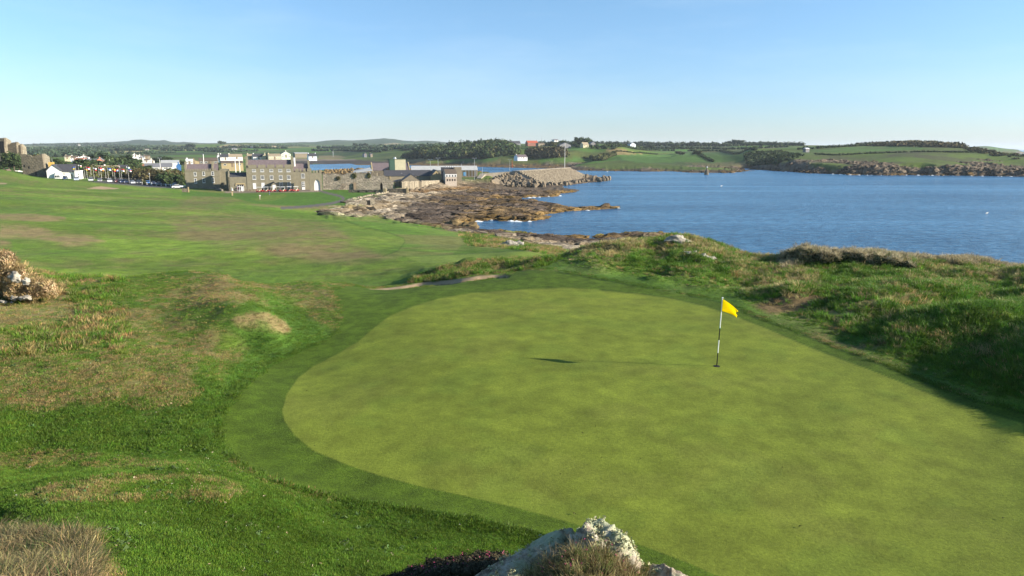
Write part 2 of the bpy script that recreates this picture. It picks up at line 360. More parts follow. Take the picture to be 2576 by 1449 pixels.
# polygons used both for relief and for colour, in the surveyor's picture plane
GREEN = [O(*p) for p in [(1430, 724), (1300, 728), (1180, 738), (1100, 752), (1040, 770), (980, 795), (940, 825), (900, 860), (850, 890), (790, 920), (750, 950), (722, 990), (710, 1030),
        (715, 1060), (740, 1095), (790, 1135), (860, 1165), (950, 1195), (1060, 1225), (1180, 1250), (1300, 1278), (1400, 1305), (1500, 1335), (1620, 1375), (1740, 1420), (1850, 1470), (2100, 1600), (3000, 1700)]] + \
        [(1250, 520), (1024, 423), (973, 408.2), (918.9, 389.3), (864.7, 367.6), (810.5, 347.3), (770, 329.6), (729, 313.4), (700, 304.5), (675, 299), (640, 293.5), (600, 290)]
FRINGE = [O(*p) for p in [(1340, 679), (1300, 682), (1280, 696), (1240, 704), (1150, 712), (1080, 722), (1000, 728), (940, 728), (870, 720), (835, 735), (853, 770), (862, 805), (845, 840), (800, 868), (740, 893),
        (680, 920), (610, 975), (562, 1030), (543, 1080), (556, 1130), (600, 1170), (660, 1205), (760, 1235), (900, 1265), (1050, 1288), (1200, 1312), (1350, 1345), (1500, 1385), (1640, 1440), (1750, 1500), (2000, 1640), (3000, 1760)]] + \
        [(1250, 500), (1024, 412.3), (973, 400), (919, 379.8), (878, 363.5), (837.6, 348.6), (783.4, 327), (756.3, 317.4), (722.4, 302.5), (690, 296.3), (650, 288.5), (600, 279.5), (556, 271.5)]
BUNK = [zG(450, 806), zG(560, 800), zG(700, 784), zG(840, 757), zG(1000, 742), zG(1180, 722), zG(1330, 700), zG(1450, 692), zG(1540, 690), zG(1566, 700), zG(1545, 715), zG(1400, 722), zG(1230, 742), zG(1100, 768), zG(900, 782), zG(740, 798), zG(600, 812)]

def in_range(X, Y, pxx, pyy, poly, y0, y1, fill=-99.):
    w = (Y > y0) & (Y < y1)
    out = np.full(np.shape(Y), fill)
    if w.any(): out[w] = poly_sdf(pxx[w], pyy[w], poly)
    return out
def rocky_mask(X, Y, pxx, pyy):
    """foreshore of bare rock around the near bay"""
    m = in_range(X, Y, pxx, pyy, ROCKS, 135, 520)
    m2 = in_range(X, Y, pxx, pyy, ROCKS2, 100, 175)
    n = (fbm(X / 7, Y / 7, 5, 3) - .5) * 3.5
    a = sstep(-.8, .8, m + n * .6) * (Y > 140) * (Y < 520)
    b = sstep(-.8, .8, m2 + n) * (Y > 105) * (Y < 170)
    return np.maximum(a, b)
ROCKS = [zT(0, 365), zT(300, 330), zT(560, 310), zT(330, 265), zT(340, 240), zT(600, 190), zT(900, 130), zT(1080, 60), zT(1220, 40), zC(1900, 925), zC(2300, 870), zD(330, 830), zD(400, 700), (575, 166), (625, 178), (650, 206), (600, 215), (470, 236),
         zG(1130, 345), zG(980, 310), zG(780, 275), zG(690, 268), zG(640, 255), zG(560, 222), zG(340, 226), zG(120, 214), zG(60, 200)]
ROCKS2 = [zS(370, 60), zS(850, 90), zS(1280, 100), zS(1750, 70), zS(2150, 70), zS(1900, 110), zS(1500, 170), zS(1250, 195), zS(1150, 240), zS(1000, 250), zS(900, 210), zS(700, 170), zS(540, 125), zS(440, 95)]

PLAT = [atZ(p, 4.5)[:2] for p in [zC(1290, 935), zC(1440, 915), zC(1650, 888), zC(1960, 842), zC(2200, 812), zC(2574, 793), zD(300, 788), zD(420, 740), zD(400, 700), zC(2440, 690), (455, 170.9), (400, 170.6), zC(900, 700), zC(1200, 760)]]
_skt = np.array([ray(*p)[0] for p in SKYL]); _skz = np.array([atY(p, 4800)[2] for p in SKYL])
def height(X, Y, detail=True):
    X = np.asarray(X, float); Y = np.asarray(Y, float)
    z = land_base(X, Y)
    t = X / Y
    farr = sstep(3300, 4700, Y) * sstep(7400, 5000, Y)
    hz_ = np.interp(t, _skt, _skz) + (fbm(t * 90, Y / 3000, 66, 4) - .5) * 9
    z = np.where(farr > 0, z * (1 - farr) + np.minimum(hz_, 200) * farr, z)
    pl = poly_sdf_big(X, Y, PLAT) if X.ndim == 2 else poly_sdf(X, Y, PLAT)
    z = z + (4.5 - z) * sstep(-5, 1, pl)
    # shoreline
    s1 = -poly_sdf_big(X, Y, SEA)
    s2 = np.where(Y > 480, -poly_sdf_big(X, Y, SEA2), 1e4)
    s = np.minimum(s1, s2)
    for isl in _rock_islets:
        q = poly_sdf_big(X, Y, shore(isl)); s = np.where(q > -1, np.maximum(s, q), s)
    head = sstep(.30, .42, t) * sstep(430, 480, Y)
    near = sstep(150, 105, Y)
    slope = .10 + head * .42 + near * .30
    pxx, pyy = proj(X, Y, np.maximum(z, 0))
    wob = (fbm(X / 14, Y / 14, 3, 4) - .5) * (5 * sstep(120, 200, Y) + head * 16)
    wob2 = np.where(np.abs(s) < 40, wob, 0) * sstep(-12, 8, s)
    zs = .25 + (s + wob2) * slope
    k = .5 + head * 1.5
    h = np.clip(.5 + .5 * (zs - z) / k, 0, 1)
    zl = zs + (z - zs) * h - k * h * (1 - h)      # smooth min
    zl = np.where(s > 0, np.maximum(zl, .03 + .02 * s.clip(0, 5)), -.25 + s * .25)
    zl = np.maximum(zl, -6)
    if not detail: return zl
    rk = rocky_mask(X, Y, pxx, pyy)
    rk = np.maximum(rk, sstep(4.2 + head * 4, 2.2, zl) * sstep(330, 420, Y) * sstep(-.2, -.05, t))
    # tilted rock slabs
    u = X * .8 + Y * .6; v = -X * .6 + Y * .8
    sl = np.abs(fbm(u / 9, v / 3.2, 21, 4) - .5) * 2
    sl2 = fbm(u / 2.6, v / 1.2, 33, 3)
    far = sstep(400, 600, Y)
    amp = (1.1 + head * 2.2 + far * .5)
    zr = zl + rk * ((.42 - sl) * amp + (sl2 - .5) * .5 * (1 + 1.2 * head))
    if True:
        gl = np.abs(fbm(X / 26 + 3, Y / 90, 60, 3) - .5)      # gullies in the headland cliffs
        zr = zr - head * sstep(.07, .0, gl) * 3.0 * sstep(9, 3, zl) * rk
    edge = np.where(s > 0, sstep(0, 4 + 3 * head, s), 1)
    zr = zl + (zr - zl) * (.35 + .65 * edge)
    zl = np.where(rk > 0, zr, zl)
    zl = np.where((s > 1.5) & (zl < .12), .12 + .1 * fbm(X, Y, 2, 2), zl)
    # low swell of the links, tussocks of the dunes
    gr = in_range(X, Y, pxx, pyy, FRINGE, 0, 85)
    nearw = sstep(80, 55, Y)
    rough = sstep(-1, 14, -gr) * nearw * (1 - sstep(6, 4.5, Y) * .6)
    duney = sstep(520, 640, pxx) * sstep(26, 34, Y) + sstep(860, 960, pxx) * sstep(330, 300, pyy)
    duney = np.clip(duney, 0, 1) * nearw
    bump = (fbm(X / 2.2, Y / 2.2, 8, 4) - .5) * .34 + (fbm(X / .7, Y / .7, 9, 2) - .5) * .07
    hum = (fbm(X / 3.6, Y / 4.2, 14, 2) - .5) * 1.25 + (fbm(X / 1.5, Y / 1.8, 15, 2) - .5) * .45
    zl = zl + rough * bump * (1 + .5 * duney) + sstep(2, 16, -gr) * duney * hum * (1 - .75 * sstep(43, 48, Y))
    strip = in_range(X, Y, pxx, pyy, [zG(800, 745), zG(900, 680), zG(1080, 622), zG(1300, 575), zG(1700, 570), zG(1950, 570), zG(1800, 625), zG(1500, 680), zG(1300, 690)], 42, 67)
    zl = zl + sstep(-1, 2, strip) * (Y > 43) * (Y < 66) * ((fbm(X / 2.5, Y / 2.5, 18, 3) - .3) * .9)
    mid = sstep(50, 70, Y) * sstep(260, 200, Y) * (1 - rk) * sstep(3.5, 5, zl)
    zl = zl + mid * (fbm(X / 16, Y / 16, 12, 3) - .5) * 1.1
    # bunker behind the fringe: scooped floor, steep back face
    bk = in_range(X, Y, pxx, pyy, BUNK, 33, 45)
    zl = zl - sstep(-.5, 2.5, bk) * (Y > 34) * (Y < 44) * (.30 + .75 * sstep(455, 485, pxx))
    return zl
# ------------------------------------------------------------------ the ground grid (denser where it is near)
def make_axes():
    c = .0017
    tin = np.arange(-.84, .84, c)
    tl = -.84 - np.cumsum(np.linspace(.003, .012, 34)); tr = .84 + np.cumsum(np.linspace(.003, .012, 34))
    T = np.concatenate([tl[::-1], tin, tr])
    Ys = [1.2]
    while Ys[-1] < 9000:
        Y = Ys[-1]
        h = np.interp(Y, [4, 9, 35, 60, 150, 300, 600, 2000], [3, 6.5, 7, 11, 16, 17, 18, 14])
        st = Y * Y / (FPX * h) * 1.35
        st = max(st, .02)
        cap = 3.2 if 485 < Y < 620 else .019 * Y if Y > 60 else .0085 * Y
        if 28 < Y < 50: cap = .006 * Y
        Ys.append(Y + min(st, cap))
    return T, np.array(Ys)
T_AX, Y_AX = make_axes()
NT, NY = len(T_AX), len(Y_AX)
TT, YY = np.meshgrid(T_AX, Y_AX)            # rows: Y
XX = TT * YY
ZZ = height(XX, YY)
PXX, PYY = proj(XX, YY, ZZ)
print("grid", NT, NY, NT * NY)

def zg(X, Y):
    """ground height by bilinear lookup"""
    X = np.asarray(X, float); Y = np.asarray(Y, float)
    ti = np.interp(X / Y, T_AX, np.arange(NT)); yi = np.interp(Y, Y_AX, np.arange(NY))
    i0 = np.clip(np.floor(yi).astype(int), 0, NY - 2); j0 = np.clip(np.floor(ti).astype(int), 0, NT - 2)
    fy, ft = yi - i0, ti - j0
    return (ZZ[i0, j0] * (1 - fy) * (1 - ft) + ZZ[i0 + 1, j0] * fy * (1 - ft) + ZZ[i0, j0 + 1] * (1 - fy) * ft + ZZ[i0 + 1, j0 + 1] * fy * ft)
def lookup(A, X, Y):
    ti = np.rint(np.interp(np.asarray(X) / np.asarray(Y), T_AX, np.arange(NT))).astype(int)
    yi = np.rint(np.interp(Y, Y_AX, np.arange(NY))).astype(int)
    return A[yi, ti]
def gz(X, Y): return float(zg(np.array([X]), np.array([Y]))[0])
def ground_hit(px, py, y0=2.0, y1=8000):
    """first point of the ground seen along a view ray"""
    tx, td = ray(px, py)
    Y = np.exp(np.linspace(math.log(y0), math.log(y1), 1500))
    d = (CAM_Z - td * Y) - zg(tx * Y, Y)
    k = np.nonzero(d < 0)[0]
    if len(k) == 0: return None
    k = k[0]
    if k == 0: y = Y[0]
    else:
        a = d[k - 1] / (d[k - 1] - d[k]); y = Y[k - 1] + (Y[k] - Y[k - 1]) * a
    return (tx * y, y, CAM_Z - td * y)

# ------------------------------------------------------------------ paint the ground: albedo per vertex
def L(r, g, b):                              # sRGB 0-255 -> linear
    f = lambda c: c / 255 / 12.92 if c < 10 else ((c / 255 + .055) / 1.055) ** 2.4
    return np.array([f(r), f(g), f(b)])
colr = np.zeros((NY, NT, 3)); rgh = np.zeros((NY, NT))
def mixc(mask, c):
    global colr
    m = mask[..., None]
    colr = colr * (1 - m) + np.asarray(c) * m
def mixv(mask, arr):
    global colr
    colr = colr * (1 - mask[..., None]) + arr * mask[..., None]
def pmask(poly, y0, y1, soft=1.2, wob=0., scale=2.0, seed=1):
    P = np.asarray(poly); m = np.zeros((NY, NT))
    pad = soft + wob + 3
    w = (YY > y0) & (YY < y1) & (PXX > P[:, 0].min() - pad) & (PXX < P[:, 0].max() + pad) & (PYY > P[:, 1].min() - pad) & (PYY < P[:, 1].max() + pad)
    if not w.any(): return m
    d = poly_sdf(PXX[w], PYY[w], P)
    if wob: d = d + (fbm(XX[w] / scale, YY[w] / scale, seed, 4) - .5) * 2 * wob
    m[w] = sstep(-soft, soft, d)
    return m
lnY = np.log(YY)
# two base tones of turf
G_LUSH = np.array([.056, .122, .013]); G_MID = np.array([.090, .134, .019]); G_OLIVE = np.array([.085, .105, .026])
DRY = np.array([.180, .142, .060]); STRAW = np.array([.26, .215, .10]); BROWN = np.array([.12, .078, .042])
n1 = fbm(XX / 9, YY / 9, 40, 5); n2 = fbm(XX / 2.3, YY / 2.3, 41, 5); n3 = fbm(XX / .6, YY / .6, 42, 3)
n4 = fbm(XX / .22, YY / .22, 44, 2); nf = fbm(XX / 60, YY / 60, 43, 4)
base = G_MID + (G_LUSH - G_MID) * sstep(.35, .6, n2)[..., None]
colr[:] = base
# ---- left rough: strongly mixed green and parched
nearL = sstep(60, 48, YY)
dry = sstep(.47, .62, n1 * .4 + n2 * .35 + n3 * .25)
mixc(dry * nearL * .8, DRY * .85)
def dryspot(poly, y0, y1, k=.9, wob=6, c=DRY, scale=1.5, soft=6):
    m = pmask(poly, y0, y1, soft, wob, scale, 77)
    m = m * sstep(.34, .60, n2 * .45 + n3 * .3 + n4 * .25 + .04)
    mixc(np.clip(m * k, 0, 1), c)
def greenspot(poly, y0, y1, k=.85, c=G_LUSH, wob=7, scale=1.5, soft=6):
    mixc(pmask(poly, y0, y1, soft, wob, scale, 78) * k, c)
greenspot([(-200, 418), (120, 405), (215, 390), (245, 350), (215, 318), (270, 290), (330, 330), (330, 420), (270, 430), (230, 440), (215, 470), (300, 500), (540, 560), (560, 620), (-300, 620), (-300, 500)], 5, 33, .93)
greenspot([(-200, 350), (60, 352), (170, 350), (165, 375), (80, 392), (-200, 392)], 8, 30, .55, G_MID)
dryspot([(20, 498), (55, 486), (112, 478), (176, 474), (216, 478), (245, 488), (230, 498), (150, 500), (110, 508), (60, 506)], 8, 12.6, 1.0, 5, DRY * 1.1, soft=3)
dryspot([(-200, 455), (60, 450), (140, 458), (200, 466), (120, 470), (-200, 462)], 8, 20, .5, 4, DRY, soft=4)
dryspot([(-200, 320), (60, 318), (160, 312), (205, 322), (215, 345), (190, 380), (200, 395), (150, 415), (60, 400), (-200, 415)], 14, 36, .62, 8, DRY * .72 + G_OLIVE * .2)
dryspot([zH(1850, 700), zH(2080, 660), zH(2300, 640), zH(2440, 720), zH(2500, 810), zH(2420, 830), zH(2250, 790), zH(2100, 770)], 22, 36, 1.0, 2, DRY * 1.1, soft=2)
dryspot([zH(2050, 480), zH(2250, 485), zH(2450, 570), zH(2420, 610), zH(2260, 590)], 26, 40, 1.0, 2, DRY, soft=2)
dryspot([zH(1250, 500), zH(1700, 455), zH(2100, 470), zH(2050, 520), zH(1500, 530)], 26, 40, .9, 2, DRY, soft=2)
dryspot([zH(1450, 380), zH(1800, 400), zH(1950, 320), zH(2000, 440), zH(1700, 450)], 26, 40, .8, 2, DRY, soft=2)
dryspot([zH(500, 400), zH(700, 365), zH(900, 375), zH(820, 410)], 26, 40, .9, 2, DRY, soft=2)
dryspot([(-200, 290), (20, 262), (50, 270), (75, 300), (100, 320), (40, 330), (-200, 330)], 20, 44, .8, 5, STRAW * .8)
dryspot([(-100, 536), (40, 528), (70, 536), (110, 560), (120, 640), (-100, 640)], 4, 9.5, .9, 6, BROWN * 1.3)
# ---- lower fairway
fair = sstep(46, 54, YY) * sstep(300, 260, YY)
mixv(fair, (G_MID * np.array([1.18, 1.22, 1.0]))[None, None] * (.72 + .4 * n1[..., None] + .3 * n2[..., None]) * (.84 + .34 * sstep(.38, .62, fbm(XX / 26, YY / 12, 57, 5)))[..., None])
strk = fbm(XX / 30, YY / 9, 51, 4)
mixc(fair * sstep(.46, .66, strk * .5 + n2 * .5) * .5, DRY * .85)
mixc(fair * sstep(.55, .4, fbm(XX / 22, YY / 22, 52, 4)) * .5, G_LUSH)
def patch(poly, y0, y1, c, k=.7, soft=4, wob=3, scale=12): mixc(np.clip(pmask(poly, y0, y1, soft + 1.5, wob, scale, 79) * k * (.45 + .85 * sstep(.32, .62, n2 * .45 + strk * .3 + n3 * .25)), 0, 1), c)
FW = DRY * .95
patch([O(420, 545), O(600, 540), O(800, 555), O(900, 600), O(820, 640), O(600, 630), O(450, 600)], 60, 220, FW, .62)
patch([O(650, 600), O(900, 620), O(1000, 650), O(880, 665), O(700, 650)], 60, 220, FW, .75)
patch([O(860, 560), O(1000, 580), O(1040, 610), O(960, 640), O(880, 600)], 60, 200, G_MID * 1.15, .6, 1.5)
patch([O(1080, 580), O(1200, 590), O(1150, 620), O(1060, 615)], 60, 200, DRY, .6, 2)
patch([zU(0, 60), zU(300, 70), zU(600, 120), zU(900, 230), zU(1400, 250), zU(1600, 330), zU(1000, 380), zU(600, 290), zU(0, 250)], 60, 200, DRY * 1.15, 1.2, 2, 2.5, 4)
patch([zU(0, 310), zU(150, 340), zU(170, 390), zU(0, 400)], 60, 200, DRY, 1.1, 1)
patch([O(0, 540), O(80, 538), O(160, 548), O(100, 556), O(0, 552)], 60, 260, DRY * 1.1, 1.3, 1.0)
patch([O(520, 470), O(620, 480), O(660, 490), O(560, 520), O(430, 525)], 150, 300, DRY * .8, .5, 2)
patch([O(0, 505), O(60, 508), O(60, 517), O(0, 520)], 100, 300, np.array([.11, .16, .015]), .9, 1.5)
patch([zB(0, 910), zB(200, 930), zB(270, 1000), zB(250, 1020), zB(0, 950)], 150, 300, np.array([.09, .17, .015]), .9, 1.0)
patch([zA(700, 870), zA(1300, 845), zA(1800, 850), zA(1900, 880), zA(1300, 890), zA(800, 900)], 200, 320, G_MID * 1.25, .9, .8)
# mown line between fairway and semi-rough near the shore
cutline = [zG(0, 205), zG(200, 245), zG(420, 318), zG(600, 355), zG(720, 400), zG(735, 430), zG(680, 500), zG(560, 545)]
semi = pmask(cutline + [zG(1100, 540), zG(1200, 440), zG(1160, 345), zG(900, 290), zG(600, 235), zG(300, 215)], 65, 250, .8)
mixv(semi * .75, (G_LUSH * .9 + G_MID * .35)[None, None] * (.75 + .5 * n2[..., None]))
mixc(semi * sstep(.5, .62, strk) * .5, DRY * .85)
dl = np.where((YY > 65) & (YY < 260), line_dist(PXX, PYY, cutline), 99)
mixc(sstep(.9, .2, dl) * .5, G_LUSH * .45)
# lawn in front of the clubhouse
lawn = pmask([zB(860, 1000), zB(1200, 990), zB(2300, 955), zC(600, 930), zC(1250, 930), zC(1050, 1010), zC(500, 1110), zC(700, 1190), zC(100, 1230), zB(1900, 1220), zB(1400, 1160), zB(1000, 1060), zB(280, 1040), zB(290, 960)], 150, 330, .8)
mixc(lawn * .9, G_LUSH * 1.05)
mixc(pmask([zB(1300, 1100), zB(1500, 1035), zB(1820, 1020), zB(1830, 1050), zB(1650, 1110), zB(1450, 1125)], 150, 300, .5) * .9, G_MID * 1.15)
mixc(pmask([zC(0, 1195), zC(300, 1180), zC(450, 1190), zC(100, 1240), zC(-300, 1230), zC(-900, 1180), zC(-1000, 1160), zC(-500, 1180)], 120, 300, .6, .6, 6) * .8, DRY)
# second green
G2 = [zG(715, 546), zG(1000, 538), zG(1300, 522), zG(1600, 503), zG(1700, 508), zG(1850, 530), zG(1500, 562), zG(1150, 590), zG(950, 604), zG(850, 595)]
g2 = pmask(G2, 55, 95, .5)
mixv(g2, (np.array([.125, .175, .030]))[None, None] * (.93 + .14 * n2[..., None]))
d2l = np.where((YY > 60) & (YY < 95), line_dist(PXX, PYY, G2[:6]), 99)
mixc(sstep(.8, .1, d2l) * .45, G_LUSH * .4)
# ---- coastal dune grass
bank = pmask([zG(1150, 340), zG(1400, 365), zG(1700, 430), zG(1950, 480), zG(2000, 515), zG(1850, 525), zG(1640, 490), zG(1300, 470), zG(1210, 440)], 70, 150, .8, .8, 3)
mixc(bank, G_MID * .9)
mixc(bank * sstep(.42, .58, fbm(XX / 3, YY / 6, 61, 3)) * .9, STRAW * .85)
strip = pmask([zG(780, 745), zG(850, 690), zG(1080, 618), zG(1300, 572), zG(1700, 565), zG(1980, 550), zG(1850, 620), zG(1500, 685), zG(1300, 695), zG(900, 755)], 43, 66, .8, .5, 2)
mixc(strip, G_MID * .75)
mixc(strip * sstep(.45, .6, fbm(XX / 1.3, YY / 2.5, 62, 4)) * .75, STRAW * .7)
dune = sstep(515, 560, PXX) * sstep(60, 52, YY) * sstep(25, 30, YY) * (1 - pmask(FRINGE, 20, 60, 1.0))
mixv(dune, G_MID[None, None] * (.75 + .5 * n2[..., None]))
mixc(dune * sstep(.5, .62, fbm(XX / 2.2, YY / 2.2, 63, 4)) * .5, STRAW * .8)
mixc(dune * sstep(.56, .66, fbm(XX / 1.4, YY / 1.4, 64, 4)) * .35, BROWN * .7)
nearfr = np.where((YY > 20) & (YY < 45), poly_sdf(PXX, PYY, FRINGE), -99)
mixc(dune * sstep(-22, -3, nearfr) * .75, G_LUSH)
straw_top = pmask([(560, 250), (600, 238), (700, 232), (790, 250), (790, 262), (720, 256), (650, 250), (590, 258)], 40, 62, 4, 3, 2)
mixc(straw_top * .7, STRAW * .62)
mixc(pmask([zQ(450, 190), zQ(900, 190), zQ(1050, 250), zQ(1040, 320), zQ(800, 380), zQ(500, 330)], 30, 60, 8, 8, 1.5) * .55, STRAW)
dryspot([zQ(450, 375), zQ(560, 385), zQ(620, 410), zQ(520, 400)], 25, 45, 1.0, 1, DRY, soft=1.5)
rmnd = pmask([zQ(560, 490), zQ(870, 400), zQ(1100, 420), zQ(1110, 470), zQ(900, 560), zQ(700, 560)], 22, 36, 3, 3, 1)
mixc(rmnd * .9, BROWN * 1.0)
dryspot([zQ(1080, 560), zQ(1300, 480), zQ(1600, 415), zQ(1960, 380), zQ(1900, 420), zQ(1500, 500), zQ(1300, 590), zQ(1180, 610)], 17, 36, 1.1, 2, DRY, soft=2)
mixc(pmask([zQ(1700, 620), zQ(2300, 510), zQ(2574, 600), zQ(2574, 1100), zQ(2200, 900)], 12, 24, 12, 12, 1) * .5, BROWN * .6)
greenspot([(280, 500), (420, 500), (560, 528), (600, 560), (560, 640), (240, 640)], 5, 14, .92)
# ---- putting green and fringe
fr = pmask(FRINGE, 4, 46, .9, .5, .7)
mixv(fr, np.array([.057, .095, .007])[None, None] * (.78 + .44 * n3[..., None]) * (.92 + .2 * n1[..., None]))
gn = pmask(GREEN, 4, 44, .7, .4, .6)
gcol = np.array([.128, .160, .018])
vari = fbm(XX / 3.2, YY / 3.2, 71, 5); vari2 = fbm(XX / 1.1 + YY * .1, YY / 1.1, 72, 4); mow = .5 + .5 * np.sin((XX * .55 + YY * .83) * 2 * math.pi / 4.2)
garr = gcol[None, None] * (.90 + 0.20 * (vari[..., None] - .5) + .28 * (vari2[..., None] - .5) + .30 * (n3[..., None] - .5) + .09 * mow[..., None] + .08)
mixv(gn, garr)
mixc(gn * sstep(.54, .68, fbm(XX / 2.0, YY / 2.0, 73, 5)) * .13, np.array([.135, .125, .035]))
mixc(gn * sstep(.56, .70, fbm(XX / 1.6, YY / 1.6, 74, 5)) * .20, np.array([.085, .145, .018]))
for pl, kk, ww in ((GREEN[:13], .16, .7), (GREEN[13:27], .22, .8), (GREEN[29:], .55, .8), (FRINGE[42:], .8, 1.0), (FRINGE[33:42], .8, 1.3)):  # shadow of the longer grass step, painted along the mown edges
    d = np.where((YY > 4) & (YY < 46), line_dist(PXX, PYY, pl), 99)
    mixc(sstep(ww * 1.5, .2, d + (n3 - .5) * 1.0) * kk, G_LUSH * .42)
# bunkers
SAND = np.array([.30, .215, .13])
bk = pmask(BUNK, 34, 46, .5)
mixc(bk, SAND * 1.05)
bunk2 = pmask([zA(1280, 938), zA(1400, 910), zA(1480, 902), zA(1600, 915), zA(1760, 932), zA(1700, 942), zA(1500, 947)], 120, 330, .35)
mixc(bunk2, SAND * 1.1)
bunk3 = pmask([zA(-60, 855), zA(60, 852), zA(105, 862), zA(90, 872), zA(-60, 872)], 120, 330, .35); mixc(bunk3, SAND)
path1 = np.where((YY > 150) & (YY < 330), line_dist(PXX, PYY, [zB(2290, 960), zC(250, 1010), zC(400, 1040), zC(460, 1080), zC(440, 1110), zC(300, 1150), zC(0, 1190), zB(1900, 1215), zB(1750, 1222)]), 99)
pathm = sstep(1.5, .9, path1 + .25 * (PYY < 196))
mixc(pathm, (.105, .095, .085))
terrace = pmask([zB(900, 975), zB(1200, 965), zB(2330, 940), zC(100, 968), zB(2300, 985), zB(1100, 1000), zB(930, 1000)], 200, 330, .6); mixc(terrace, (.22, .17, .13))
carpark = pmask([(88, 181.8), (109, 180), (150, 181.5), (175, 186), (183, 189), (150, 187.2), (108, 183.6)], 200, 330, .5); mixc(carpark, (.09, .085, .08))
quay = pmask([zC(1500, 850), zC(2100, 822), zC(2574, 795), zD(480, 780), zD(480, 740), zD(300, 700), (440, 170), (380, 172)], 240, 480, .5); mixc(quay, (.2, .18, .15))
# ---- rocks
rk = np.where((YY > 100) & (YY < 520), rocky_mask(XX, YY, PXX, PYY), 0)
u_, v_ = XX * .8 + YY * .6, -XX * .6 + YY * .8
rn = fbm(u_ / 5, v_ / 1.6, 81, 4); rn2 = fbm(XX / 12, YY / 12, 82, 4); rn3 = fbm(u_ / 1.6, v_ / .9, 83, 3)
DKR = np.array([.075, .058, .045]); GREY = np.array([.30, .255, .19]); GOLD = np.array([.20, .125, .035]); KELP = np.array([.115, .075, .028]); PURP = np.array([.10, .072, .062])
inland = sstep(1.6, 2.9, ZZ + (rn2 - .5) * 2.2)
rc = DKR[None, None] * (.7 + .8 * rn[..., None])
rc = rc + (GREY * .9 - rc) * (inland * sstep(.3, .55, rn + .12))[..., None]
rc = rc + (GOLD * .9 - rc) * (sstep(.50, .62, rn2) * inland * .35)[..., None]
low = sstep(1.0, .35, ZZ + (rn - .5) * .5)
rc = rc + (GOLD - rc) * (low * .8)[..., None]
rc = rc + (KELP - rc) * (sstep(.45, .6, rn2) * (1 - low) * (1 - inland) * .7)[..., None]
rc = rc * (.7 + .6 * rn3[..., None])
mixv(rk, rc)
mixc(rk * sstep(.74, .82, rn3) * inland, np.array([.45, .40, .32]))
# boulder slope below the harbour buildings
emb = pmask([zC(1440, 930), zC(1460, 900), zC(1900, 830), zC(2200, 815), zC(2574, 790), zD(420, 800), zD(520, 880), zD(100, 940), zC(2000, 960), zC(1600, 1010), zC(1350, 1000)], 230, 420, .8)
ec = np.array([.235, .185, .125])[None, None] * (.6 + .8 * rn3[..., None])
mixv(emb, ec)
mixc(emb * pmask([zC(1400, 985), zC(1900, 940), zC(2574, 880), zD(300, 860), zD(100, 960), zC(1600, 1030)], 230, 420, 1.5), np.array([.19, .115, .05]))
# ---- far ground
farw = sstep(330, 380, YY)
far_g = G_MID[None, None] * (.75 + .5 * nf[..., None])
mixv(farw, far_g * np.array([.85, .85, .9]))
# patchwork fields (cells with their own crop colour)
rs = np.random.RandomState(5)
cw = 150.0
cu, cv = (XX * .93 + YY * .36) / cw, (-XX * .36 + YY * .93) / (cw * .62)
ci, cj = np.floor(cu), np.floor(cv + .35 * _hash(np.floor(cu), np.floor(cu) * 0, 9))
hv = _hash(ci, cj, 91)
fc = np.zeros((NY, NT, 3))
pal = [(G_MID * 1.0, .0), (G_LUSH * 1.25, .28), (G_OLIVE * .9, .46), (DRY * 1.25, .62), (G_MID * .6, .72), (STRAW * 1.1, .9), (G_LUSH * 1.1, .93)]
for c, t0 in pal: fc[hv >= t0] = c
hedge = np.minimum(np.abs(cu - np.rint(cu)) * cw, 99)
inl = sstep(600, 800, YY) * (1 - sstep(.33, .36, TT) * (YY < 1100))
mixv(inl, fc)
mixc(inl * sstep(.55, .7, fbm(XX / 130, YY / 130, 92, 3)) * .8, np.array([.028, .045, .018]))
hillw = sstep(2600, 3800, YY)
mixv(hillw * .85, (np.array([.032, .055, .030])[None, None] * (.5 + 1.0 * fbm(XX / 160, YY / 300, 99, 4))[..., None]))
# named fields
def field(poly, c, y0=430, y1=4000, soft=.35): mixc(pmask(poly, y0, y1, soft), c)
BRG = np.array([.066, .135, .024])
field([zA(1600, 400), zA(1750, 385), zA(2110, 383), zA(2060, 400), zA(1640, 418)], STRAW * 1.15)
field([zA(2300, 375), zA(2574, 365), zB(840, 372), zB(960, 368), zB(960, 376), zA(2400, 384)], STRAW * 1.1)
field([zB(840, 310), zB(960, 282), zB(1300, 295), zB(1220, 322), zB(830, 335)], STRAW * 1.15)
field([zB(1320, 308), zB(1700, 302), zB(2160, 292), zB(2140, 312), zB(1400, 322)], STRAW * 1.1)
field([zB(1860, 365), zB(2000, 340), zB(2250, 345), zB(2340, 380), zB(2000, 385)], BRG * .9)
field([zB(2170, 295), zC(400, 300), zC(760, 345), zC(200, 330)], BRG * .8)
field([zC(0, 345), zC(110, 350), zC(130, 378), zC(0, 380)], BRG * .9)
field([zC(140, 345), zC(800, 360), zC(1000, 395), zC(500, 375), zC(180, 375)], BRG * .8)
field([zC(960, 290), zC(1200, 262), zC(1400, 285), zC(1200, 300)], STRAW * .9)
field([zC(1150, 355), zC(1270, 342), zC(1540, 335), zC(1400, 350)], STRAW * .9)
field([zC(80, 455), zC(400, 450), zC(500, 480), zC(300, 492), zC(90, 488)], STRAW * .6)
field([zC(1700, 530), zC(2000, 515), zC(2200, 490), zC(2574, 475), zD(520, 490), zD(520, 530), zD(0, 545), zC(1900, 545)], BRG)
field([zD(950, 500), zD(1700, 485), zD(2050, 525), zD(1900, 545), zD(1200, 545), zD(980, 530)], BRG)
field([zD(1950, 545), zD(2300, 460), zD(2574, 420), zE(650, 440), zE(1150, 400), zE(1400, 540), zE(500, 560), zE(0, 510)], BRG * .8)
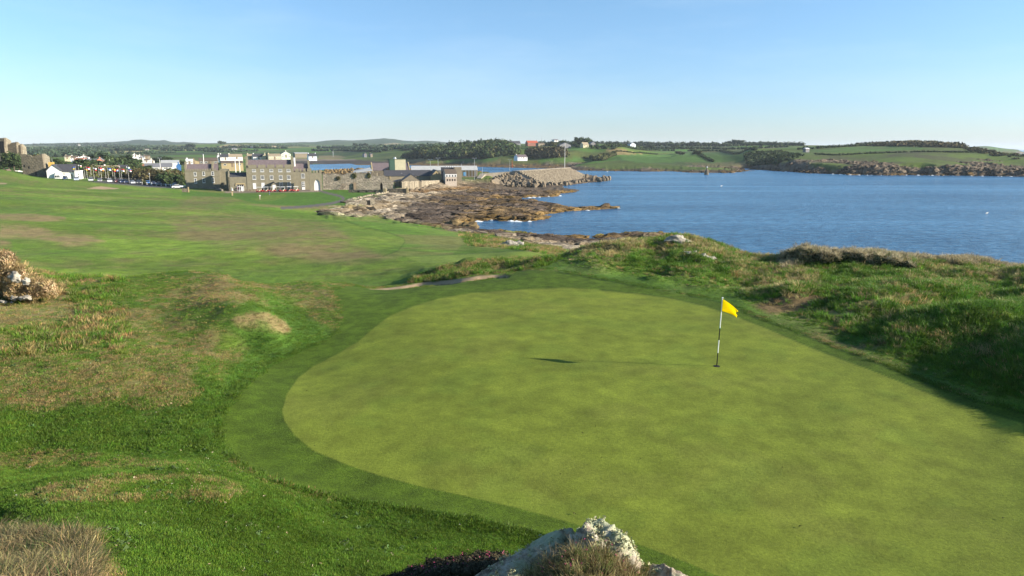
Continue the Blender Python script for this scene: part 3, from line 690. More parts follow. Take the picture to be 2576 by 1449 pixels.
field([zD(420, 295), zD(600, 288), zD(1060, 305), zD(700, 312), zD(430, 310)], BRG * .85)
field([zD(700, 335), zD(1000, 330), zD(1900, 345), zD(2574, 395), zE(1200, 385), zE(900, 410), zD(1500, 370), zD(900, 350)], BRG * 1.05)
field([zE(0, 345), zE(1000, 350), zE(1400, 372), zE(400, 360)], BRG)
field([zE(1500, 360), zE(2000, 345), zE(2574, 300), zF(250, 185), zF(250, 215), zE(2000, 352)], np.array([.13, .12, .05]))
field([zF(230, 220), zF(900, 188), zF(940, 196), zF(500, 222)], BRG * .9)
field([zF(550, 235), zF(1200, 190), zF(1500, 195), zF(1700, 225), zF(1200, 250), zF(600, 262)], BRG * .95)
field([zF(0, 235), zF(450, 240), zF(900, 262), zF(600, 275), zF(0, 245)], np.array([.085, .125, .03]))
field([zE(1300, 410), zE(2050, 395), zE(2090, 440), zE(1900, 548), zE(1500, 548)], BRG * .65)
headg = sstep(.40, .46, TT) * (YY > 480) * (YY < 1100)
mixc(headg * .55 * sstep(.4, .6, fbm(XX / 30, YY / 30, 95, 4)), np.array([.075, .085, .03]))
mixc(headg * sstep(.52, .62, fbm(XX / 24, YY / 30, 96, 4)) * .7 * (1 - pmask([zF(550, 235), zF(1200, 190), zF(1500, 195), zF(1700, 225), zF(1200, 250), zF(600, 262)], 500, 1200, 1)), np.array([.06, .055, .03]))
# cliffs and shore rock of the far side
hd = sstep(.30, .42, TT)
rh = 2.6 + hd * 5.5 + (fbm(XX / 30, YY / 50, 97, 4) - .5) * (4 + 9 * hd)
frk = sstep(rh, rh - 1.2, ZZ) * sstep(420, 470, YY) * (TT > -.27)
fcr = np.array([.150, .118, .082])[None, None] * (.35 + 1.2 * fbm(XX / 7 + ZZ / 5, YY / 14 + ZZ / 3, 98, 4)[..., None])
fcr = fcr + (DKR * .6 - fcr) * (sstep(2.2, 1.0, ZZ + (rn2 - .5) * 2))[..., None]
fcr = fcr + (GOLD * .8 - fcr) * (sstep(.9, .3, ZZ) * .6)[..., None]
mixv(frk, fcr)
# mud flats behind the harbour
mixc(pmask([zC(-300, 500), zC(600, 480), zC(640, 512), zC(600, 530), zC(-300, 530)], 500, 1100, .4), (.16, .13, .10))
mixc(pmask([zC(-300, 535), zC(700, 515), zC(1150, 545), zC(900, 575), zC(0, 580), zC(-300, 580)], 450, 1100, .3), (.05, .04, .033))
lowrk = sstep(3.9, 3.0, ZZ) * (YY > 330) * (YY < 520) * (TT > -.12)
mixv(lowrk, DKR[None, None] * (.6 + 1.0 * rn3[..., None]) + np.array([.05, .035, .01]) * rn2[..., None])
rk = np.maximum(rk, lowrk)
rockall = np.clip(np.maximum(rk, np.maximum(frk, emb)), 0, 1)
colr = np.clip(colr, .004, .8)
rghv = np.where(gn > .5, 0.15, np.where(fr > .5, .45, 1.0)) * (1 - bk)

# ------------------------------------------------------------------ split the sheet into its named surfaces
region = np.zeros((NY, NT), int)
names = ["ground", "putting_green", "green_fringe", "sand_bunker", "shore_rocks", "path", "second_putting_green", "far_land", "sand_bunker", "sand_bunker", "car_park"]
region[(YY > 330)] = 7
region[rockall > .5] = 4
region[pathm > .5] = 5
region[g2 > .5] = 6
region[fr > .5] = 2
region[gn > .5] = 1
region[bk > .5] = 3
region[bunk2 > .5] = 8
region[bunk3 > .5] = 9
region[carpark > .5] = 10

def new_mat(name):
    m = bpy.data.materials.new(name); m.use_nodes = True
    n = m.node_tree.nodes; n.clear()
    out = n.new("ShaderNodeOutputMaterial"); b = n.new("ShaderNodeBsdfPrincipled")
    m.node_tree.links.new(b.outputs[0], out.inputs["Surface"])
    return m, n, m.node_tree.links, b
def node(n, t, **kw):
    x = n.new(t)
    for k, v in kw.items():
        if k.startswith("in_"): x.inputs[k[3:]].default_value = v
        else: setattr(x, k, v)
    return x
def ground_material(name, grain, bumpd, detail_scale):
    m, n, l, b = new_mat(name)
    at = node(n, "ShaderNodeAttribute", attribute_name="albedo")
    geo = n.new("ShaderNodeNewGeometry")
    nz = node(n, "ShaderNodeTexNoise"); nz.inputs["Scale"].default_value = detail_scale; nz.inputs["Detail"].default_value = 7; nz.inputs["Roughness"].default_value = .8
    nz2 = node(n, "ShaderNodeTexNoise"); nz2.inputs["Scale"].default_value = detail_scale / 9; nz2.inputs["Detail"].default_value = 4; nz2.inputs["Roughness"].default_value = .6
    l.new(geo.outputs["Position"], nz.inputs["Vector"]); l.new(geo.outputs["Position"], nz2.inputs["Vector"])
    mr = n.new("ShaderNodeMapRange"); mr.inputs["From Min"].default_value = .3; mr.inputs["From Max"].default_value = .7
    mr.inputs["To Min"].default_value = 1 - grain; mr.inputs["To Max"].default_value = 1 + grain
    l.new(nz.outputs["Fac"], mr.inputs["Value"])
    mr2 = n.new("ShaderNodeMapRange"); mr2.inputs["From Min"].default_value = .3; mr2.inputs["From Max"].default_value = .7
    mr2.inputs["To Min"].default_value = 1 - grain * .6; mr2.inputs["To Max"].default_value = 1 + grain * .6
    l.new(nz2.outputs["Fac"], mr2.inputs["Value"])
    mu = node(n, "ShaderNodeMath", operation='MULTIPLY'); l.new(mr.outputs[0], mu.inputs[0]); l.new(mr2.outputs[0], mu.inputs[1])
    vm = node(n, "ShaderNodeVectorMath", operation='SCALE'); l.new(at.outputs["Color"], vm.inputs[0]); l.new(mu.outputs[0], vm.inputs["Scale"])
    l.new(vm.outputs[0], b.inputs["Base Color"])
    b.inputs["Roughness"].default_value = .95; b.inputs["Specular IOR Level"].default_value = .15
    bp = n.new("ShaderNodeBump"); bp.inputs["Strength"].default_value = 1.0; bp.inputs["Distance"].default_value = bumpd
    l.new(nz.outputs["Fac"], bp.inputs["Height"]); l.new(bp.outputs[0], b.inputs["Normal"])
    return m
M_TURF = ground_material("turf", .5, .08, 6)
M_GREEN = ground_material("mown_green", .34, .014, 14)
M_FRINGE = ground_material("mown_fringe", .50, .035, 16)
M_SAND = ground_material("sand", .15, .02, 20)
M_ROCK = ground_material("shore_rock", .6, .9, .9)
M_PATH = ground_material("tarmac", .15, .01, 8)
M_FAR = ground_material("far_turf", .35, .6, .25)
MATS = {"ground": M_TURF, "putting_green": M_GREEN, "green_fringe": M_FRINGE, "sand_bunker": M_SAND, "shore_rocks": M_ROCK, "path": M_PATH, "second_putting_green": M_GREEN, "far_land": M_FAR, "car_park": M_PATH}

vidx = np.arange(NY * NT).reshape(NY, NT)
q = np.stack([vidx[:-1, :-1], vidx[:-1, 1:], vidx[1:, 1:], vidx[1:, :-1]], -1).reshape(-1, 4)
qreg = region[:-1, :-1].ravel()
zmax = np.maximum(np.maximum(ZZ[:-1, :-1], ZZ[:-1, 1:]), np.maximum(ZZ[1:, 1:], ZZ[1:, :-1])).ravel()
vis = zmax > -1.2
VCO = np.stack([XX, YY, ZZ], -1).reshape(-1, 3)
VCL = colr.reshape(-1, 3)
def mesh_from(name, co, quads, smooth=True, colors=None, nside=4):
    me = bpy.data.meshes.new(name)
    me.vertices.add(len(co)); me.vertices.foreach_set("co", np.ascontiguousarray(co, dtype=np.float32).ravel())
    nf_ = len(quads)
    me.loops.add(nf_ * nside); me.loops.foreach_set("vertex_index", np.ascontiguousarray(quads, dtype=np.int32).ravel())
    me.polygons.add(nf_)
    me.polygons.foreach_set("loop_start", np.arange(0, nf_ * nside, nside, dtype=np.int32))
    me.polygons.foreach_set("loop_total", np.full(nf_, nside, dtype=np.int32))
    me.polygons.foreach_set("use_smooth", np.full(nf_, smooth, dtype=bool))
    if colors is not None:
        a = me.attributes.new("albedo", 'FLOAT_COLOR', 'POINT')
        c4 = np.ones((len(co), 4), dtype=np.float32); c4[:, :3] = colors
        a.data.foreach_set("color", c4.ravel())
    me.update(calc_edges=True)
    return me
ntri = 0
for r, nm in enumerate(names):
    w = (qreg == r) & vis
    if not w.any(): continue
    qq = q[w]
    used, inv = np.unique(qq, return_inverse=True)
    me = mesh_from(nm, VCO[used], inv.reshape(-1, 4), True, VCL[used])
    # keep shading continuous over the seams: normals of the whole sheet
    me.materials.append(MATS[nm])
    o = bpy.data.objects.new(nm, me); COL.objects.link(o); o["kind"] = "structure"
    ntri += 2 * len(qq)
print("ground tris", ntri)

# ------------------------------------------------------------------ sea
m, n, l, b = new_mat("sea_water")
geo = n.new("ShaderNodeNewGeometry")
mp = n.new("ShaderNodeMapping"); mp.inputs["Scale"].default_value = (.5, 1.0, 1.0); mp.inputs["Rotation"].default_value = (0, 0, math.radians(18))
l.new(geo.outputs["Position"], mp.inputs["Vector"])
w1 = node(n, "ShaderNodeTexNoise"); w1.inputs["Scale"].default_value = .42; w1.inputs["Detail"].default_value = 6; w1.inputs["Roughness"].default_value = .62
w2 = node(n, "ShaderNodeTexNoise"); w2.inputs["Scale"].default_value = .012; w2.inputs["Detail"].default_value = 5; w2.inputs["Roughness"].default_value = .6
mp2 = n.new("ShaderNodeMapping"); mp2.inputs["Scale"].default_value = (.35, 1.6, 1.0); mp2.inputs["Rotation"].default_value = (0, 0, math.radians(12))
l.new(geo.outputs["Position"], mp2.inputs["Vector"])
l.new(mp.outputs[0], w1.inputs["Vector"]); l.new(mp2.outputs[0], w2.inputs["Vector"])
bp = n.new("ShaderNodeBump"); bp.inputs["Strength"].default_value = 1.0; bp.inputs["Distance"].default_value = 1.9
l.new(w1.outputs["Fac"], bp.inputs["Height"])
l.new(bp.outputs[0], b.inputs["Normal"])
cr = n.new("ShaderNodeValToRGB")
cr.color_ramp.elements[0].position = .25; cr.color_ramp.elements[0].color = (.006, .062, .150, 1)
cr.color_ramp.elements[1].position = .80; cr.color_ramp.elements[1].color = (.075, .21, .37, 1)
w3 = node(n, "ShaderNodeTexNoise"); w3.inputs["Scale"].default_value = .016; w3.inputs["Detail"].default_value = 3; mp3 = n.new("ShaderNodeMapping"); mp3.inputs["Scale"].default_value = (.12, 2.6, 1); mp3.inputs["Rotation"].default_value = (0, 0, math.radians(24)); l.new(geo.outputs["Position"], mp3.inputs["Vector"]); l.new(mp3.outputs[0], w3.inputs["Vector"])
a1 = node(n, "ShaderNodeMath", operation='MULTIPLY_ADD'); l.new(w1.outputs["Fac"], a1.inputs[0]); a1.inputs[1].default_value = .9; a1.inputs[2].default_value = -.45  # paler and darker ripple facets: sky reflection painted into the base colour
lane = n.new("ShaderNodeMapRange"); lane.inputs["From Min"].default_value = .60; lane.inputs["From Max"].default_value = .72; lane.inputs["To Max"].default_value = .30; l.new(w3.outputs["Fac"], lane.inputs["Value"])
a2 = node(n, "ShaderNodeMath", operation='ADD'); l.new(a1.outputs[0], a2.inputs[0]); l.new(w2.outputs["Fac"], a2.inputs[1])
a3 = node(n, "ShaderNodeMath", operation='ADD'); l.new(a2.outputs[0], a3.inputs[0]); l.new(lane.outputs[0], a3.inputs[1])
l.new(a3.outputs[0], cr.inputs["Fac"]); l.new(cr.outputs[0], b.inputs["Base Color"])
b.inputs["Roughness"].default_value = .22; b.inputs["IOR"].default_value = 1.33; b.inputs["Specular IOR Level"].default_value = .28
M_SEA = m
rr = [20, 40, 80, 160, 320, 640, 1280, 2600, 5200, 10000, 20000, 30000]
sv = [(t * y, y, 0) for y in rr for t in np.linspace(-1.6, 1.6, 25)]
sf = [(i * 25 + j, i * 25 + j + 1, (i + 1) * 25 + j + 1, (i + 1) * 25 + j) for i in range(len(rr) - 1) for j in range(24)]
me = mesh_from("sea", np.array(sv), np.array(sf), False)
me.materials.append(M_SEA)
o = bpy.data.objects.new("sea", me); COL.objects.link(o); o["kind"] = "structure"
# ------------------------------------------------------------------ helpers for things
def tag(o, label=None, cat=None, group=None, kind=None):
    if label: o["label"] = label
    if cat: o["category"] = cat
    if group: o["group"] = group
    if kind: o["kind"] = kind
    return o
def empty(name, loc, rz=0.0, label=None, cat=None, group=None, rot=None):
    o = bpy.data.objects.new(name, None); COL.objects.link(o)
    o.empty_display_size = .5; o.location = loc; o.rotation_euler = rot or (0, 0, rz)
    return tag(o, label, cat, group)
def link(name, me, parent=None, loc=None, rot=None, scale=None):
    o = bpy.data.objects.new(name, me); COL.objects.link(o)
    if parent: o.parent = parent
    if loc is not None: o.location = loc
    if rot is not None: o.rotation_euler = rot
    if scale is not None: o.scale = scale
    return o
def kids(o): return [c for c in bpy.data.objects if c.parent == o]
def copy_tree(o, tree, parent=None):
    c = o.copy(); COL.objects.link(c); c.parent = parent
    for ch, sub in tree: copy_tree(ch, sub, c)
    return c
def tree_of(o, allo=None):
    allo = allo if allo is not None else [x for x in bpy.data.objects if x.parent]
    return [(c, tree_of(c, allo)) for c in allo if c.parent == o]
def dup(o, loc, rz, label=None, group=None, scale=None, tree=None):
    c = copy_tree(o, tree if tree is not None else tree_of(o)); c.location = loc; c.rotation_euler = (0, 0, rz)
    if scale: c.scale = scale
    if label: c["label"] = label
    if group: c["group"] = group
    return c
class MB:
    def __init__(self): self.v = []; self.f = []
    def add(self, vs, fs):
        n = len(self.v); self.v += [tuple(p) for p in vs]; self.f += [tuple(i + n for i in f) for f in fs]; return self
    def box(self, x0, x1, y0, y1, z0, z1):
        return self.add([(x0, y0, z0), (x1, y0, z0), (x1, y1, z0), (x0, y1, z0), (x0, y0, z1), (x1, y0, z1), (x1, y1, z1), (x0, y1, z1)],
                        [(0, 3, 2, 1), (4, 5, 6, 7), (0, 1, 5, 4), (1, 2, 6, 5), (2, 3, 7, 6), (3, 0, 4, 7)])
    def extr(self, poly, y0, y1):
        """polygon in x-z, extruded along y"""
        n = len(poly)
        vs = [(x, y0, z) for x, z in poly] + [(x, y1, z) for x, z in poly]
        return self.add(vs, [tuple(range(n)), tuple(range(2 * n - 1, n - 1, -1))] + [(i, i + n, (i + 1) % n + n, (i + 1) % n) for i in range(n)])
    def extrx(self, poly, x0, x1):
        """polygon in y-z, extruded along x"""
        n = len(poly)
        vs = [(x0, y, z) for y, z in poly] + [(x1, y, z) for y, z in poly]
        return self.add(vs, [tuple(range(n - 1, -1, -1)), tuple(range(n, 2 * n))] + [(i, (i + 1) % n, (i + 1) % n + n, i + n) for i in range(n)])
    def tube(self, p0, p1, r0, r1=None, n=8):
        r1 = r0 if r1 is None else r1
        p0, p1 = Vector(p0), Vector(p1); d = (p1 - p0).normalized()
        a = d.orthogonal().normalized(); b_ = d.cross(a)
        vs = [p0 + (a * math.cos(t) + b_ * math.sin(t)) * r0 for t in [2 * math.pi * i / n for i in range(n)]]
        vs += [p1 + (a * math.cos(t) + b_ * math.sin(t)) * r1 for t in [2 * math.pi * i / n for i in range(n)]]
        return self.add(vs, [(i, (i + 1) % n, (i + 1) % n + n, i + n) for i in range(n)] + [tuple(range(n - 1, -1, -1)), tuple(range(n, 2 * n))])
    def mesh(self, name, mat):
        me = bpy.data.meshes.new(name); me.from_pydata(self.v, [], self.f); me.update()
        if mat: me.materials.append(mat)
        return me
    def build(self, name, mat, parent=None, **k):
        return link(name, self.mesh(name, mat), parent, **k)

_mc = {}
def plain(name, col, rough=.8, var=.15, scale=2.0, metal=0.0, spec=.3, bump=0.0, var2=None):
    """procedural material: base colour broken up by noise at two scales"""
    if name in _mc: return _mc[name]
    m, n, l, b = new_mat(name)
    tc = n.new("ShaderNodeNewGeometry")
    nz = node(n, "ShaderNodeTexNoise"); nz.inputs["Scale"].default_value = scale; nz.inputs["Detail"].default_value = 6; nz.inputs["Roughness"].default_value = .65
    l.new(tc.outputs["Position"], nz.inputs["Vector"])
    mr = n.new("ShaderNodeMapRange"); mr.inputs["From Min"].default_value = .32; mr.inputs["From Max"].default_value = .68
    l.new(nz.outputs["Fac"], mr.inputs["Value"])
    mx = node(n, "ShaderNodeMix", data_type='RGBA')
    c = np.asarray(col, float); c2 = np.asarray(var2, float) if var2 is not None else c * (1 + var)
    mx.inputs[6].default_value = (*np.clip(c * (1 - var), 0, 1), 1); mx.inputs[7].default_value = (*np.clip(c2, 0, 1), 1)
    l.new(mr.outputs[0], mx.inputs[0]); l.new(mx.outputs[2], b.inputs["Base Color"])
    b.inputs["Roughness"].default_value = rough; b.inputs["Metallic"].default_value = metal; b.inputs["Specular IOR Level"].default_value = spec
    if bump:
        bp = n.new("ShaderNodeBump"); bp.inputs["Distance"].default_value = bump; bp.inputs["Strength"].default_value = 1
        l.new(nz.outputs["Fac"], bp.inputs["Height"]); l.new(bp.outputs[0], b.inputs["Normal"])
    _mc[name] = m; return m
def rubble(name, col, mortar, scale=1.2, bump=.12):
    """rubble masonry too far away to pick its stones apart"""
    if name in _mc: return _mc[name]
    m, n, l, b = new_mat(name)
    g = n.new("ShaderNodeNewGeometry"); mp = n.new("ShaderNodeMapping"); mp.inputs["Scale"].default_value = (1, 1, 1.8)
    l.new(g.outputs["Position"], mp.inputs["Vector"])
    vo = node(n, "ShaderNodeTexVoronoi", feature='F1'); vo.inputs["Scale"].default_value = scale; l.new(mp.outputs[0], vo.inputs["Vector"])
    nz = node(n, "ShaderNodeTexNoise"); nz.inputs["Scale"].default_value = .35; nz.inputs["Detail"].default_value = 6; l.new(g.outputs["Position"], nz.inputs["Vector"])
    sc = node(n, "ShaderNodeSeparateColor"); l.new(vo.outputs["Color"], sc.inputs[0])
    mx = node(n, "ShaderNodeMix", data_type='RGBA'); c = np.asarray(col)
    mx.inputs[6].default_value = (*(c * .62), 1); mx.inputs[7].default_value = (*(c * 1.35), 1); l.new(sc.outputs[0], mx.inputs[0])
    mr = n.new("ShaderNodeMapRange"); mr.inputs["From Min"].default_value = .42; mr.inputs["From Max"].default_value = .62; l.new(nz.outputs["Fac"], mr.inputs["Value"])
    mx2 = node(n, "ShaderNodeMix", data_type='RGBA'); l.new(mr.outputs[0], mx2.inputs[0]); l.new(mx.outputs[2], mx2.inputs[6]); mx2.inputs[7].default_value = (*mortar, 1)
    l.new(mx2.outputs[2], b.inputs["Base Color"]); b.inputs["Roughness"].default_value = .95
    bp = n.new("ShaderNodeBump"); bp.inputs["Distance"].default_value = bump; l.new(vo.outputs["Distance"], bp.inputs["Height"]); bp.invert = True; l.new(bp.outputs[0], b.inputs["Normal"])
    _mc[name] = m; return m
M_STONE = plain("grey_render", (.19, .170, .115), .95, .12, .8, bump=.02, var2=(.225, .203, .142))
M_RUBBLE = rubble("rubble_stone", (.235, .20, .155), (.17, .15, .11))
M_RUBBLE2 = rubble("dark_rubble", (.15, .125, .085), (.12, .10, .07))
M_SLATE = plain("purple_slate", (.135, .105, .108), .75, .2, 1.5)
M_DSLATE = plain("dark_slate", (.055, .055, .062), .7, .2, 1.5)
M_BSLATE = plain("brown_tiles", (.12, .09, .065), .85, .2, 1.5)
M_WHITE = plain("white_render", (.68, .67, .64), .8, .06, .5)
M_CREAM = plain("cream_render", (.50, .45, .30), .85, .08, .5)
M_YEL = plain("ochre_render", (.34, .27, .15), .9, .1, .6)
M_BEIGE = plain("beige_render", (.24, .20, .14), .9, .1, .6)
M_GLASS = plain("window_glass", (.02, .025, .03), .12, .1, 1, spec=.6)
M_FRAME = plain("white_frames", (.62, .62, .60), .5, .03, 3)
M_DARK = plain("dark_opening", (.015, .014, .013), .9, .1, 2)
M_METAL = plain("galvanised_metal", (.42, .43, .44), .45, .08, 2, metal=.4)
M_SHEET = plain("pale_sheet_roof", (.40, .40, .38), .7, .12, .5)
M_WOOD = plain("weathered_wood", (.20, .15, .10), .9, .2, 6)
M_CONC = plain("weathered_concrete", (.25, .215, .165), .95, .18, .7, bump=.05)
M_RUBBER = plain("tyre_rubber", (.02, .02, .02), .9, .1, 10)

def foliage(name, col, var=.35):
    if name in _mc: return _mc[name]
    m, n, l, b = new_mat(name)
    at = node(n, "ShaderNodeAttribute", attribute_name="albedo")
    g = n.new("ShaderNodeNewGeometry"); nz = node(n, "ShaderNodeTexNoise"); nz.inputs["Scale"].default_value = .6; nz.inputs["Detail"].default_value = 4
    l.new(g.outputs["Position"], nz.inputs["Vector"])
    mr = n.new("ShaderNodeMapRange"); mr.inputs["From Min"].default_value = .3; mr.inputs["From Max"].default_value = .7; mr.inputs["To Min"].default_value = 1 - var; mr.inputs["To Max"].default_value = 1 + var
    l.new(nz.outputs["Fac"], mr.inputs["Value"])
    mx = node(n, "ShaderNodeVectorMath", operation='MULTIPLY'); l.new(at.outputs["Color"], mx.inputs[0]); mx.inputs[1].default_value = tuple(col)
    sc = node(n, "ShaderNodeVectorMath", operation='SCALE'); l.new(mx.outputs[0], sc.inputs[0]); l.new(mr.outputs[0], sc.inputs["Scale"])
    l.new(sc.outputs[0], b.inputs["Base Color"]); b.inputs["Roughness"].default_value = .85; b.inputs["Specular IOR Level"].default_value = .15
    _mc[name] = m; return m
M_LEAF = foliage("dark_foliage", (.038, .062, .020))
M_LEAF2 = foliage("olive_foliage", (.075, .085, .028))
M_LEAF3 = foliage("blue_green_foliage", (.045, .075, .040))
M_GORSE = foliage("gorse_scrub", (.080, .072, .030))
M_CORE = plain("inner_branches", (.022, .030, .012), .95, .2, 1)
M_BARK = plain("bark", (.09, .07, .05), .95, .2, 3)

_ICO_V = None
def ico():
    global _ICO_V
    if _ICO_V is None:
        b_ = bmesh.new(); bmesh.ops.create_icosphere(b_, subdivisions=1, radius=1)
        _ICO_V = (np.array([v.co[:] for v in b_.verts]), np.array([[v.index for v in f.verts] for f in b_.faces])); b_.free()
    return _ICO_V
def leaf_arrays(cent, rad, nleaf, size, rng, flat=.8):
    """cent (n,3), rad (n,3): leaf triangles spread over the shells of ellipsoids"""
    n = len(cent)
    d = rng.randn(n, nleaf, 3); d[..., 2] = d[..., 2] * .9 + .25; d /= np.linalg.norm(d, axis=-1, keepdims=True)
    r = .72 + .36 * rng.rand(n, nleaf, 1)
    p = (cent[:, None] + d * rad[:, None] * r).reshape(-1, 3)
    nrm = d.reshape(-1, 3) + rng.randn(n * nleaf, 3) * .55; nrm /= np.linalg.norm(nrm, axis=-1, keepdims=True)
    a = np.cross(nrm, rng.randn(n * nleaf, 3)); a /= np.linalg.norm(a, axis=-1, keepdims=True) + 1e-9
    b_ = np.cross(nrm, a)
    s = size * (.6 + .8 * rng.rand(n * nleaf, 1)) * (np.repeat(rad.mean(1), nleaf)[:, None])
    v = np.stack([p - a * s, p + a * s * .8 + b_ * s * .4, p - a * s * .1 + b_ * s * 1.2], 1).reshape(-1, 3)
    f = np.arange(len(v)).reshape(-1, 3)
    tone = np.repeat(.65 + .65 * rng.rand(n, 1), nleaf, 1) * (.8 + .4 * rng.rand(n, nleaf))
    c = np.repeat(tone.reshape(-1), 3)[:, None] * np.array([1, 1, 1.])
    c[:, 0] *= np.repeat(.85 + .4 * rng.rand(n * nleaf), 3)
    return v, f, c
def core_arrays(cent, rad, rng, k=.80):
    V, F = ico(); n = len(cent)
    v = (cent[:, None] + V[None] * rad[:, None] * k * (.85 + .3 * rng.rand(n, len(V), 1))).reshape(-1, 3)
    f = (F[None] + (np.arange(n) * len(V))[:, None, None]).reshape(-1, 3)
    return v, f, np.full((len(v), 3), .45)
def leafy_mesh(name, cent, rad, nleaf, size, mat, seed, core=True):
    rng = np.random.RandomState(seed)
    v, f, c = leaf_arrays(cent, rad, nleaf, size, rng)
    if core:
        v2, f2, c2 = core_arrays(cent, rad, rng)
        f = np.concatenate([f, f2 + len(v)]); v = np.concatenate([v, v2]); c = np.concatenate([c, c2])
    me = mesh_from(name, v, f, False, c, 3); me.materials.append(mat)
    return me
# unit trees: crown within x,y +-.5, z 0..1
TREES = {}
def make_crowns():
    for k in range(5):
        rng = np.random.RandomState(100 + k)
        nb = 16
        u = rng.rand(nb) * 2 * math.pi; rr_ = np.sqrt(rng.rand(nb)) * .34; zz = .30 + .52 * rng.rand(nb)
        w = np.sqrt(np.clip(1 - ((zz - .5) / .52) ** 2, .1, 1))
        cent = np.stack([rr_ * w * np.cos(u), rr_ * w * np.sin(u), zz], 1)
        rad = (.13 + .09 * rng.rand(nb, 1)) * np.array([1.1, 1.1, .9])
        for mn, mat in (("dark", M_LEAF), ("olive", M_LEAF2), ("blue", M_LEAF3)):
            TREES[(k, mn)] = leafy_mesh("crown", cent, rad, 42, .30, mat, 200 + k)
    t = MB(); t.tube((0, 0, -.15), (.01, 0, .45), .035, .018, 6); t.tube((.01, 0, .25), (.14, .05, .5), .016, .008, 5); t.tube((.01, 0, .28), (-.12, -.06, .55), .015, .008, 5)
    TREES["trunk"] = t.mesh("trunk", M_BARK)
make_crowns()
TRNG = random.Random(3)
def tree(p, h, w, label, tone="dark", Y=None, group=None, name="tree", k=None, sink=0.0):
    """p: where the tree meets the ground in the survey picture, or a world point"""
    if len(p) == 3: loc = p
    elif Y: X, Yy, Z = atY(p, Y); loc = (X, Yy, gz(X, Yy) - sink)
    else:
        q_ = ground_hit(*p); 
        if q_ is None: return None
        loc = q_
    e = empty(name, loc, TRNG.random() * 6.28, label, "tree", group)
    kk = TRNG.randrange(5) if k is None else k
    link("crown", TREES[(kk, tone)], e, scale=(w, w, h))
    link("trunk", TREES["trunk"], e, scale=(w, w, h))
    return e
def thicket(name, poly, Ys, hh, rr_, n, mat, seed, label, nleaf=26, size=.34, band=None, kind="stuff", cat=None, lift=.35):
    """bushes scattered over a patch of ground given by a picture polygon and a distance range"""
    rng = np.random.RandomState(seed)
    P = np.asarray(poly, float)
    C = []; R = []
    tries = 0
    while len(C) < n and tries < 60:
        tries += 1
        m_ = n * 3
        px = rng.uniform(P[:, 0].min(), P[:, 0].max(), m_); Y = np.exp(rng.uniform(math.log(Ys[0]), math.log(Ys[1]), m_))
        t = (px - 512) / (FPX * cp + 139 * sp)
        X = t * Y; Z = zg(X, Y); qx, qy = proj(X, Y, Z)
        ok = (poly_sdf(qx, qy, P) > 0) & (Z > .6)
        for i in np.nonzero(ok)[0]:
            r = rng.uniform(*rr_); h = rng.uniform(*hh)
            C.append((X[i], Y[i], Z[i] + h * lift)); R.append((r, r, h * (1 - lift) ))
            if len(C) >= n: break
    if not C: print("empty thicket", name); return None
    me = leafy_mesh(name, np.array(C), np.array(R), nleaf, size, mat, seed)
    o = link(name, me); o["kind"] = kind; o["label"] = label
    return o
def hedge(name, pts, h, w, mat, label, seed=1, Y=None, step=None, cat="hedge", group=None, nleaf=30, size=.34, kind=None):
    """a hedge along a line of picture points (resolved on the ground) or world points"""
    W = []
    for p in pts:
        if len(p) == 3: W.append(Vector(p))
        elif Y: X, Yy, Z = atY(p, Y); W.append(Vector((X, Yy, gz(X, Yy))))
        else:
            q_ = ground_hit(*p, y0=200)
            if q_: W.append(Vector(q_))
    rng = np.random.RandomState(seed); C = []; R = []
    step = step or w * .55
    for a, b_ in zip(W[:-1], W[1:]):
        n_ = max(1, int((b_ - a).length / step))
        for i in range(n_):
            q_ = a.lerp(b_, (i + rng.rand()) / n_); x, y = q_.x + rng.randn() * w * .12, q_.y + rng.randn() * w * .12
            hh = h * (.7 + .55 * rng.rand())
            C.append((x, y, gz(x, y) + hh * .42)); R.append((w * .5 * (.8 + .5 * rng.rand()),) * 2 + (hh * .58,))
    if not C: return None
    me = leafy_mesh(name, np.array(C), np.array(R), nleaf, size, mat, seed + 7)
    o = link(name, me)
    tag(o, label, None if kind else cat, group, kind); return o
